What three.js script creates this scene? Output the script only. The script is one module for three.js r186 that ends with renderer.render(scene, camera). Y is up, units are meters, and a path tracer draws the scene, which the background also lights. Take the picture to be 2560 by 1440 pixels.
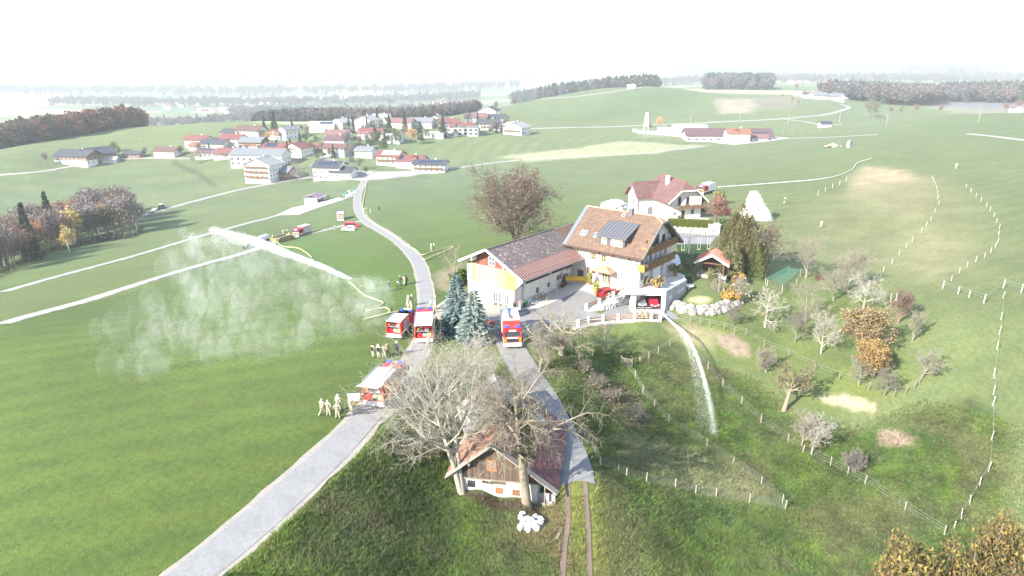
import * as THREE from 'three';
import { mergeGeometries } from 'three/addons/utils/BufferGeometryUtils.js';
import { MarchingCubes } from 'three/addons/objects/MarchingCubes.js';

// ---------------------------------------------------------------- camera, sky, sun, exposure
const V3 = THREE.Vector3;
const K = 1.15, H = 33 * K, PITCH = 18.4 * Math.PI / 180, FPX = 1698;           // eye height over the yard, downward tilt, focal length for a 2560 px wide frame
const scene = new THREE.Scene();
const camera = new THREE.PerspectiveCamera(2 * Math.atan(720 / FPX) * 180 / Math.PI, 16 / 9, 0.5, 40000);
camera.position.set(0, H, 0);
camera.rotation.set(-PITCH, 0, 0);
scene.add(camera);
const renderer = new THREE.WebGLRenderer({ antialias: true });
renderer.setSize(1024, 576);
renderer.toneMapping = THREE.LinearToneMapping;
renderer.toneMappingExposure = 2.7;
renderer.shadowMap.enabled = true;

const SUN = new V3(-0.66, 0.50, 0.57).normalize();
{
const w = 256, h = 128, d = new Float32Array(w * h * 4);
for (let j = 0; j < h; j++) for (let i = 0; i < w; i++) {
const el = ((j + 0.5) / h - 0.5) * Math.PI, az = ((i + 0.5) / w - 0.5) * 2 * Math.PI;
const dir = new V3(Math.cos(el) * Math.cos(az), Math.sin(el), Math.cos(el) * Math.sin(az));
const t = Math.max(0, dir.y), k = Math.pow(1 - t, 3.2), g = Math.pow(Math.max(0, dir.dot(SUN)), 6) * 0.5;
const o = (j * w + i) * 4;
d[o] = 0.20 + 0.62 * k + g; d[o + 1] = 0.30 + 0.53 * k + g * 0.97; d[o + 2] = 0.48 + 0.36 * k + g * 0.9; d[o + 3] = 1;
}
const sky = new THREE.DataTexture(d, w, h, THREE.RGBAFormat, THREE.FloatType);
sky.mapping = THREE.EquirectangularReflectionMapping; sky.magFilter = THREE.LinearFilter; sky.needsUpdate = true;
scene.background = sky; scene.environment = sky;
}
const sun = new THREE.DirectionalLight(new THREE.Color().setRGB(1, 0.945, 0.85), 5.0);
sun.position.copy(SUN).multiplyScalar(900).add(new V3(0, 0, -250));
sun.target.position.set(0, 0, -250); scene.add(sun, sun.target);
sun.castShadow = true; sun.shadow.radius = 1.4;
{ const c = sun.shadow.camera; c.left = -600; c.right = 600; c.top = 600; c.bottom = -600; c.near = 1; c.far = 2500; sun.shadow.mapSize.set(4096, 4096); }
scene.fog = new THREE.FogExp2(new THREE.Color().setRGB(0.93, 1.0, 1.0), 0.00021);

// ---------------------------------------------------------------- helpers
function mulberry(a) { return () => { a |= 0; a = a + 0x6D2B79F5 | 0; let t = Math.imul(a ^ a >>> 15, 1 | a); t = t + Math.imul(t ^ t >>> 7, 61 | t) ^ t; return ((t ^ t >>> 14) >>> 0) / 4294967296; }; }
const hash2 = (i, j, s = 0) => { let h = Math.imul(i, 374761393) ^ Math.imul(j, 668265263) ^ Math.imul(s + 11, 2147483647); h = Math.imul(h ^ h >>> 13, 1274126177); return ((h ^ h >>> 16) >>> 0) / 4294967296; };
function vnoise(x, y, s = 0) {
const i = Math.floor(x), j = Math.floor(y), fx = x - i, fy = y - j, u = fx * fx * (3 - 2 * fx), v = fy * fy * (3 - 2 * fy);
const a = hash2(i, j, s), b = hash2(i + 1, j, s), c = hash2(i, j + 1, s), d = hash2(i + 1, j + 1, s);
return a + (b - a) * u + (c - a) * v + (a - b - c + d) * u * v;
}
const fbm = (x, y, o = 4, s = 0) => { let t = 0, a = 0.5, n = 0; for (let k = 0; k < o; k++) { t += a * vnoise(x, y, s + k * 7); n += a; a *= 0.5; x = x * 2.03 + 3.1; y = y * 2.03 + 1.7; } return t / n; };
const clamp = (x, a = 0, b = 1) => Math.min(b, Math.max(a, x));
const sstep = (a, b, x) => { const t = clamp((x - a) / (b - a)); return t * t * (3 - 2 * t); };
const lerp = (a, b, t) => a + (b - a) * t;
const sP = Math.sin(PITCH), cP = Math.cos(PITCH);
const ray = (px, py) => { const a = (px - 1280) / FPX, b = (720 - py) / FPX; return new V3(a, -sP + b * cP, -(cP + b * sP)); };
const onY = (px, py, y) => { const r = ray(px, py), t = (y - H) / r.y; return new V3(r.x * t, y, r.z * t); };
const atF = (px, py, F) => { const r = ray(px, py), t = F / -r.z; return new V3(r.x * t, H + r.y * t, r.z * t); };

const usedNames = new Map();
function numbered(n) { const k = usedNames.get(n) ?? 0; usedNames.set(n, k + 1); return k ? n + '_' + String(k).padStart(3, '0') : n; }
function tag(o, label, category, group, kind) {
if (label) o.userData.label = label;
if (category) o.userData.category = category;
if (group) o.userData.group = group;
if (kind) o.userData.kind = kind;
return o;
}
function thing(name, label, category, p, turn = 0, group) {
const o = new THREE.Group(); o.name = numbered(name); scene.add(o);
if (p) o.position.copy(p);
o.rotation.y = turn;
return tag(o, label, category, group);
}
function copyOf(src, name, label, p, turn, group) {
const c = src.clone(); c.name = numbered(name); scene.add(c);
c.userData = { ...src.userData }; if (label) c.userData.label = label; if (group) c.userData.group = group;
if (p) c.position.copy(p);
if (turn !== undefined) c.rotation.y = turn;
return c;
}
// a builder of one mesh: flat or smooth triangles with metre uv
class MB {
constructor() { this.p = []; this.n = []; this.u = []; this.c = null; this.m = null; this.col = null; }
at(m) { this.m = m; return this; }
color(r, g, b) { if (!this.c) { this.c = []; for (let i = 0; i < this.p.length / 3; i++) this.c.push(1, 1, 1); } this.col = [r, g, b]; return this; }
vert(p, n, u, v) {
if (this.m) { p = p.clone().applyMatrix4(this.m); n = n.clone().transformDirection(this.m); }
this.p.push(p.x, p.y, p.z); this.n.push(n.x, n.y, n.z); this.u.push(u, v);
if (this.c) this.c.push(...(this.col || [1, 1, 1]));
}
tri(a, b, c, uv) {
const n = new V3().subVectors(b, a).cross(new V3().subVectors(c, a)); if (n.lengthSq() < 1e-16) return this; n.normalize();
let U, W;
if (Math.abs(n.y) > 0.95) { U = new V3(1, 0, 0); W = new V3(0, 0, -1); } else { U = new V3(0, 1, 0).cross(n).normalize(); W = n.clone().cross(U); }
[a, b, c].forEach((p, i) => { if (uv) this.vert(p, n, uv[i][0], uv[i][1]); else this.vert(p, n, p.dot(U), p.dot(W)); });
return this;
}
quad(a, b, c, d) { this.tri(a, b, c); this.tri(a, c, d); return this; }
fan(pts) { for (let i = 1; i + 1 < pts.length; i++) this.tri(pts[0], pts[i], pts[i + 1]); return this; }
box(x0, x1, y0, y1, z0, z1) {
const P = (x, y, z) => new V3(x, y, z);
const a = P(x0, y0, z0), b = P(x1, y0, z0), c = P(x1, y1, z0), d = P(x0, y1, z0), e = P(x0, y0, z1), f = P(x1, y0, z1), g = P(x1, y1, z1), h = P(x0, y1, z1);
return this.quad(e, f, g, h).quad(b, a, d, c).quad(f, b, c, g).quad(a, e, h, d).quad(h, g, c, d).quad(a, b, f, e);
}
// a box with chamfered vertical and top edges
cbox(x0, x1, y0, y1, z0, z1, r) {
const ring = (y, i) => [[x0 + r, z1 - i], [x1 - r, z1 - i], [x1 - i, z1 - r], [x1 - i, z0 + r], [x1 - r, z0 + i], [x0 + r, z0 + i], [x0 + i, z0 + r], [x0 + i, z1 - r]].map(([x, z]) => new V3(x, y, z));
const A = ring(y0, 0), B = ring(y1 - r, 0), C = ring(y1, r * 0.9);
for (let k = 0; k < 8; k++) { const l = (k + 1) % 8; this.quad(A[k], A[l], B[l], B[k]).quad(B[k], B[l], C[l], C[k]); }
this.fan(C); this.fan(A.slice().reverse());
return this;
}
// a slab along a polygon (in plan or any plane) pushed by vector t
slab(pts, t) {
const q = pts.map((p) => p.clone().add(t)); this.fan(q); this.fan(pts.slice().reverse());
for (let i = 0; i < pts.length; i++) { const j = (i + 1) % pts.length; this.quad(pts[i], pts[j], q[j], q[i]); }
return this;
}
beam(a, b, w, h = w, up = new V3(0, 1, 0)) {
const d = new V3().subVectors(b, a).normalize(); let s = d.clone().cross(up); if (s.lengthSq() < 1e-6) s = new V3(1, 0, 0); s.normalize().multiplyScalar(w / 2);
const u = s.clone().cross(d).normalize().multiplyScalar(h / 2);
const r = (p) => [p.clone().add(s).add(u), p.clone().sub(s).add(u), p.clone().sub(s).sub(u), p.clone().add(s).sub(u)], A = r(a), B = r(b);
for (let i = 0; i < 4; i++) { const j = (i + 1) % 4; this.quad(A[i], A[j], B[j], B[i]); }
this.fan(B); this.fan(A.slice().reverse());
return this;
}
tube(pts, rad, sides = 6, caps = true) {
const n = pts.length, rings = []; let ref = new V3(0.3, 1, 0.2).normalize();
for (let i = 0; i < n; i++) {
const d = new V3().subVectors(pts[Math.min(n - 1, i + 1)], pts[Math.max(0, i - 1)]).normalize();
let s = new V3().crossVectors(d, ref); if (s.lengthSq() < 1e-4) s = new V3().crossVectors(d, new V3(1, 0, 0)); s.normalize();
const u = new V3().crossVectors(s, d), r = typeof rad === 'number' ? rad : rad[i], R = [];
ref = u.clone();
for (let k = 0; k < sides; k++) { const a = k / sides * 2 * Math.PI, nn = s.clone().multiplyScalar(Math.cos(a)).addScaledVector(u, Math.sin(a)); R.push([pts[i].clone().addScaledVector(nn, r), nn]); }
rings.push(R);
}
let L = 0;
for (let i = 0; i + 1 < n; i++) {
const l = pts[i].distanceTo(pts[i + 1]);
for (let k = 0; k < sides; k++) {
const m = (k + 1) % sides, a = rings[i][k], b = rings[i][m], c = rings[i + 1][m], d = rings[i + 1][k], u0 = k / sides, u1 = (k + 1) / sides;
for (const [q, u, v] of [[a, u0, L], [c, u1, L + l], [b, u1, L], [a, u0, L], [d, u0, L + l], [c, u1, L + l]]) this.vert(q[0], q[1], u, v);
}
L += l;
}
if (caps) { this.fan(rings[n - 1].map((q) => q[0]).reverse()); this.fan(rings[0].map((q) => q[0])); }
return this;
}
cyl(a, b, r0, r1 = r0, sides = 12) { return this.tube([a, b], [r0, r1], sides); }
blob(c, rx, ry, rz, seed = 1, rough = 0.15, seg = 7) {
const P = (i, j) => { const t = i / seg * Math.PI, f = (j % (seg + 2)) / (seg + 2) * 2 * Math.PI, k = 1 + rough * (hash2(i === 0 || i === seg ? 0 : j % (seg + 2), i, seed) * 2 - 1); return new V3(c.x + rx * k * Math.sin(t) * Math.cos(f), c.y + ry * k * Math.cos(t), c.z + rz * k * Math.sin(t) * Math.sin(f)); };
for (let i = 0; i < seg; i++) for (let j = 0; j < seg + 2; j++) { const a = P(i, j), b = P(i, j + 1), d = P(i + 1, j), e = P(i + 1, j + 1); if (i) this.tri(a, b, e); if (i < seg - 1 || true) this.tri(a, e, d); }
return this;
}
geo() {
const g = new THREE.BufferGeometry();
g.setAttribute('position', new THREE.Float32BufferAttribute(this.p, 3)); g.setAttribute('normal', new THREE.Float32BufferAttribute(this.n, 3)); g.setAttribute('uv', new THREE.Float32BufferAttribute(this.u, 2));
if (this.c) g.setAttribute('color', new THREE.Float32BufferAttribute(this.c, 3));
return g;
}
build(name, material, parent) {
const o = new THREE.Mesh(this.geo(), material); o.castShadow = o.receiveShadow = true;
o.name = parent ? name : numbered(name); (parent || scene).add(o); return o;
}
}
function meshOf(name, g, m, parent) { const o = new THREE.Mesh(g, m); o.castShadow = o.receiveShadow = true; o.name = parent ? name : numbered(name); (parent || scene).add(o); return o; }
const v = (x, y, z) => new V3(x, y, z);
const mat4 = (p, turn = 0, s = 1) => new THREE.Matrix4().compose(p, new THREE.Quaternion().setFromAxisAngle(new V3(0, 1, 0), turn), new V3(s, s, s));

// ---------------------------------------------------------------- materials
function noiseTex(size, fn, srgb, rx = 1, ry = rx) {           // fn(u, v) -> [r, g, b] in 0..1; tiles because u, v wrap
const d = new Uint8Array(size * size * 4);
for (let j = 0; j < size; j++) for (let i = 0; i < size; i++) { const c = fn(i / size, j / size), o = (j * size + i) * 4; d[o] = clamp(c[0]) * 255; d[o + 1] = clamp(c[1]) * 255; d[o + 2] = clamp(c[2]) * 255; d[o + 3] = 255; }
const t = new THREE.DataTexture(d, size, size); t.wrapS = t.wrapT = THREE.RepeatWrapping; t.magFilter = THREE.LinearFilter; t.minFilter = THREE.LinearMipmapLinearFilter; t.generateMipmaps = true;
if (srgb) t.colorSpace = THREE.SRGBColorSpace; t.repeat.set(rx, ry); t.needsUpdate = true; return t;
}
function tileNoise(u, v2, n, s) {                                // value noise that tiles n times
const x = u * n, y = v2 * n, i = Math.floor(x), j = Math.floor(y), fx = x - i, fy = y - j, a = fx * fx * (3 - 2 * fx), b = fy * fy * (3 - 2 * fy), w = (k) => ((k % n) + n) % n;
const p = hash2(w(i), w(j), s), q = hash2(w(i + 1), w(j), s), r = hash2(w(i), w(j + 1), s), t = hash2(w(i + 1), w(j + 1), s);
return p + (q - p) * a + (r - p) * b + (p - q - r + t) * a * b;
}
const grainTex = noiseTex(256, (a, b) => { const g = 0.80 + 0.12 * (tileNoise(a, b, 8, 1) - 0.5) * 2 + 0.08 * (tileNoise(a, b, 64, 2) - 0.5) * 2 + 0.06 * (tileNoise(a, b, 128, 3) - 0.5) * 2; return [g, g, g]; }, false, 0.4);
const plankTex = noiseTex(256, (a, b) => { const g = 0.72 + 0.22 * (tileNoise(a * 1, b * 0.125, 64, 5) - 0.5) * 2 + 0.14 * (tileNoise(a, b, 16, 6) - 0.5) * 2; return [g, g * 0.98, g * 0.95]; }, false, 0.5);
const S = (r, g, b, rough = 0.9, extra = {}) => new THREE.MeshStandardMaterial({ color: new THREE.Color().setRGB(r, g, b), roughness: rough, ...extra });
const grained = (r, g, b, rough = 0.9, extra = {}) => S(r, g, b, rough, { map: grainTex, ...extra });
const M = {
plaster: grained(0.80, 0.78, 0.73), cream: grained(0.74, 0.68, 0.52), white: S(0.8, 0.8, 0.8, 0.6), concrete: grained(0.55, 0.53, 0.5), greyPlaster: grained(0.42, 0.43, 0.45),
dark: S(0.02, 0.02, 0.022, 0.7), rubber: S(0.025, 0.025, 0.027, 0.85), glass: S(0.03, 0.04, 0.05, 0.08), winGlass: S(0.10, 0.12, 0.13, 0.1),
wood: S(0.20, 0.11, 0.055, 0.85, { map: plankTex }), oldWood: S(0.16, 0.12, 0.09, 0.9, { map: plankTex }), paleWood: S(0.42, 0.33, 0.15, 0.9, { map: plankTex }), redWood: S(0.15, 0.06, 0.045, 0.9, { map: plankTex }),
honeyWood: S(0.24, 0.12, 0.042, 0.8, { map: plankTex }), greyWood: S(0.36, 0.31, 0.25, 0.9, { map: plankTex }),
red: S(0.50, 0.012, 0.02, 0.3), fireRed: S(0.48, 0.02, 0.015, 0.3), orange: S(0.8, 0.17, 0.03, 0.4), yellow: S(0.65, 0.42, 0.02, 0.5), paint: S(0.8, 0.8, 0.8, 0.3), alu: S(0.62, 0.63, 0.65, 0.35, { metalness: 0.6 }),
steel: S(0.35, 0.36, 0.38, 0.4, { metalness: 0.7 }), blueLamp: S(0.03, 0.09, 0.5, 0.2), grey: S(0.2, 0.2, 0.21, 0.6), green: S(0.03, 0.10, 0.04, 0.6), navy: S(0.03, 0.045, 0.12, 0.6), skyblue: S(0.12, 0.32, 0.5, 0.5),
};
// ---------------------------------------------------------------- terrain: heights under known points, joined by a thin plate over bearing and log distance
const slopeAt = (py) => { const r = ray(1280, py); return -r.y / -r.z; };
const CP = [];                                                       // [x, z, y]
const cp = (px, py, drop) => { const p = atF(px, py, drop * K / slopeAt(py)); CP.push([p.x, p.z, (33 - drop) * K]); };
const cf = (px, F, drop) => CP.push([(px - 1280) / FPX * F * K / (cP + 0.33 * sP), -F * K, (33 - drop) * K]);
for (const a of [
[0, 1440, 30], [300, 1440, 30.5], [620, 1440, 31.5], [480, 1440, 31], [1000, 1440, 35], [1280, 1440, 37], [1450, 1440, 37.2], [1700, 1440, 39.5], [1950, 1440, 42], [2250, 1440, 43], [2560, 1440, 42],
[0, 1200, 30], [400, 1200, 30], [700, 1240, 31], [900, 1060, 31.2], [840, 1045, 30.8], [0, 1000, 31], [400, 1000, 30.6], [1000, 1200, 33.4], [1200, 1235, 35], [1310, 1260, 35.2], [1440, 1195, 34.8], [1350, 1330, 35.5],
[1030, 930, 32], [1060, 850, 32.5], [1060, 770, 33], [1055, 700, 34], [1040, 640, 36.5], [985, 600, 41], [905, 550, 48], [895, 500, 53], [910, 450, 57],
[700, 900, 31], [400, 850, 32], [0, 812, 34], [300, 750, 38], [640, 760, 33.5], [850, 700, 36], [500, 650, 46], [760, 590, 50], [900, 620, 41], [0, 730, 45], [0, 665, 57], [340, 590, 59], [540, 580, 54], [700, 530, 57],
[405, 522, 63], [200, 460, 64], [600, 480, 61], [770, 445, 59], [670, 455, 60], [0, 480, 66], [640, 400, 56], [880, 420, 56], [880, 360, 50], [700, 330, 47], [880, 305, 44.5], [1100, 340, 49], [1230, 280, 43], [1060, 420, 57], [1280, 335, 50],
[210, 410, 60], [0, 390, 54.5], [150, 355, 51.5], [320, 318, 49], [500, 309, 45.5], [640, 304, 44], [330, 360, 53], [480, 390, 57],
[1100, 610, 39], [1100, 560, 43], [1150, 500, 47], [1250, 450, 50], [1400, 400, 48], [1100, 470, 52], [1500, 480, 41], [1300, 520, 41], [1300, 620, 35], [1700, 480, 35], [1600, 560, 34], [1600, 370, 46], [1830, 350, 48.5], [1400, 320, 50], [1620, 335, 49],
[1250, 272, 44], [1400, 238, 36], [1500, 221, 30.5], [1650, 217, 30], [1800, 236, 36], [1950, 250, 40], [2050, 247, 40.5], [2170, 292, 51], [1500, 310, 51], [1850, 292, 47], [1300, 320, 50], [1560, 262, 40], [1720, 262, 40],
[2400, 288, 31], [2560, 283, 28], [2200, 322, 38], [2000, 345, 44], [2100, 370, 34], [2200, 400, 31], [2560, 345, 27], [2400, 400, 29], [2560, 500, 28], [2300, 500, 30], [2000, 480, 33], [2160, 425, 32], [1960, 510, 33],
[2200, 600, 33], [2560, 650, 29.5], [2450, 800, 31], [2000, 600, 33.5], [2000, 700, 34], [1900, 800, 35.2], [2200, 900, 35.2], [2500, 1000, 35.5], [2000, 1100, 39.5], [1800, 1050, 39], [1150, 1350, 36.2], [1600, 950, 37], [1700, 860, 36], [1530, 860, 36], [1500, 1050, 36], [1440, 950, 34], [1380, 900, 33.3],
[1700, 1200, 39.5], [1880, 1220, 41.3], [1800, 1320, 41.5], [2050, 1300, 42.5], [2400, 1250, 40.5], [1280, 860, 33], [1250, 780, 33], [1400, 740, 32.8], [1480, 715, 32], [1620, 790, 33.8], [1170, 752, 34], [1140, 700, 34.5], [1600, 700, 31.5], [1750, 740, 33.2], [1850, 740, 33.6], [1750, 640, 31.2], [1720, 595, 31.6], [1700, 548, 32],
[1150, 980, 33], [1250, 950, 33.5],
]) cp(...a);
for (const [px, rows] of [[-200, [[520, 74], [640, 84], [800, 98], [1100, 105], [1600, 118], [3000, 130], [6000, 135], [16000, 140]]], [320, [[640, 68], [800, 88], [1100, 105], [1600, 118], [3000, 130], [6000, 135], [16000, 140]]], [700, [[640, 54], [800, 64], [1050, 88], [1600, 112], [3000, 128], [6000, 134], [16000, 140]]],
[1100, [[640, 50], [800, 60], [1050, 80], [1600, 105], [3000, 120], [6000, 130], [16000, 140]]], [1500, [[900, 36], [1050, 50], [1300, 56], [2000, 80], [3500, 98], [6000, 110], [16000, 130]]],
[1840, [[900, 42], [1100, 45], [1350, 47], [2000, 60], [3500, 80], [6000, 95], [16000, 120]]], [2300, [[520, 40], [700, 50], [900, 48], [1300, 52], [2000, 60], [3500, 75], [6000, 90], [16000, 110]]], [2800, [[520, 36], [700, 44], [900, 46], [1300, 50], [2000, 58], [3500, 70], [6000, 85], [16000, 105]]]])
for (const [F, d] of rows) cf(px, F, d);
for (const [x, z] of [[-40, -8], [0, -8], [40, -8], [-14, -22], [14, -22]]) CP.push([x, z, x < 0 ? 2.5 : -2.5]);
for (const a of [[21, -111, -1.9], [24, -109.5, -1.9], [26, -110.5, -1.9], [23, -113, -1.8], [26.5, -107, -1.35], [22, -106.5, -1.2], [30.5, -110, -0.1], [33, -108, -0.3], [20.3, -108.6, -1.1], [17.5, -106.5, -0.75], [18.5, -112.5, 0.9], [16.5, -110.5, 0.7], [12.5, -107.5, 0.1], [-5.0, -57.6, -3.0], [-1.6, -56.6, -3.5], [2.5, -56.4, -4.0], [-5.5, -62, -2.6], [0, -64, -2.6], [4, -62, -3.2]]) CP.push(a.length > 2 ? [a[0], a[1], a[2]] : a);
const uvOf = (x, z) => { let t = Math.atan2(x, -z); return [clamp(t, -0.9, 0.9) * 1.9, Math.log(Math.max(12, Math.hypot(x, z)))]; };
const tps = (() => {
const n = CP.length, N = n + 3, P = CP.map((c) => uvOf(c[0], c[1])), A = [], phi = (r2) => r2 < 1e-12 ? 0 : 0.5 * r2 * Math.log(r2);
for (let i = 0; i < N; i++) { A.push(new Float64Array(N + 1)); }
for (let i = 0; i < n; i++) { for (let j = 0; j < n; j++) A[i][j] = phi((P[i][0] - P[j][0]) ** 2 + (P[i][1] - P[j][1]) ** 2); A[i][i] += 0.0012; A[i][n] = A[n][i] = 1; A[i][n + 1] = A[n + 1][i] = P[i][0]; A[i][n + 2] = A[n + 2][i] = P[i][1]; A[i][N] = CP[i][2]; }
for (let c = 0; c < N; c++) { let b = c; for (let r = c + 1; r < N; r++) if (Math.abs(A[r][c]) > Math.abs(A[b][c])) b = r; [A[c], A[b]] = [A[b], A[c]]; for (let r = c + 1; r < N; r++) { const f = A[r][c] / A[c][c]; if (f) for (let k = c; k <= N; k++) A[r][k] -= f * A[c][k]; } }
const w = new Float64Array(N); for (let i = N - 1; i >= 0; i--) { let t = A[i][N]; for (let k = i + 1; k < N; k++) t -= A[i][k] * w[k]; w[i] = t / A[i][i]; }
return (x, z) => { const [a, b] = uvOf(x, z); let t = w[n] + w[n + 1] * a + w[n + 2] * b; for (let i = 0; i < n; i++) t += w[i] * phi((a - P[i][0]) ** 2 + (b - P[i][1]) ** 2); return t; };
})();
const RB = [[4, 36, 14], [36, 120, 175], [120, 900, 165], [900, 21000, 80]], NCI = 500, NCO = 44, TH = 46 * Math.PI / 180;
const RROWS = []; for (const [a, b, n] of RB) for (let i = 0; i < n; i++) RROWS.push(a * Math.pow(b / a, i / n)); RROWS.push(21000);
const NR = RROWS.length, NC = NCI + NCO;                            // columns wrap
const thOf = (c) => c <= NCI ? -TH + 2 * TH * c / NCI : TH + (2 * Math.PI - 2 * TH) * (c - NCI) / NCO;
const HG = new Float32Array(NR * NC);
for (let j = 0; j < NR; j++) for (let c = 0; c < NC; c++) {
const t = thOf(c), R = RROWS[j]; let y = tps(R * Math.sin(t), -R * Math.cos(t));
const tt = t > Math.PI ? t - 2 * Math.PI : t, back = sstep(0.95, 2.2, Math.abs(tt)); y = lerp(y, R < 300 ? 0 : -20, back);
HG[j * NC + c] = y;
}
function gridAt(x, z) {
const R = clamp(Math.hypot(x, z), 4.001, 20999); let t = Math.atan2(x, -z), c;
if (t < -TH) t += 2 * Math.PI;
c = t <= TH ? (t + TH) / (2 * TH) * NCI : NCI + (t - TH) / (2 * Math.PI - 2 * TH) * NCO;
let base = 0, j = 0; for (const [a, b, n] of RB) { if (R < b) { j = base + Math.log(R / a) / Math.log(b / a) * n; break; } base += n; }
return [j, c];
}
function gy(x, z) {
const [jf, cf2] = gridAt(x, z), j = Math.min(NR - 2, Math.floor(jf)), c = Math.floor(cf2) % NC, fj = jf - j, fc = cf2 - Math.floor(cf2), d = (c + 1) % NC;
const a = HG[j * NC + c], b = HG[j * NC + d], e = HG[(j + 1) * NC + c], f = HG[(j + 1) * NC + d];
return a + (b - a) * fc + (e - a) * fj + (a - b - e + f) * fj * fc;
}
function onG(px, py, lift = 0) {                                     // where the sight line through a pixel of the photograph meets the ground
const r = ray(px, py); let t = 22, p = t;
for (let k = 0; k < 1400; k++) { if (H + r.y * t < gy(r.x * t, r.z * t)) break; p = t; t *= 1.006; if (t > 20000) break; }
for (let k = 0; k < 24; k++) { const m = (p + t) / 2; if (H + r.y * m < gy(r.x * m, r.z * m)) t = m; else p = m; }
const q = new V3(r.x * p, 0, r.z * p); q.y = gy(q.x, q.z) + lift; return q;
}
const onTop = (x, z, l = 0) => new V3(x, gy(x, z) + l, z);

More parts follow.
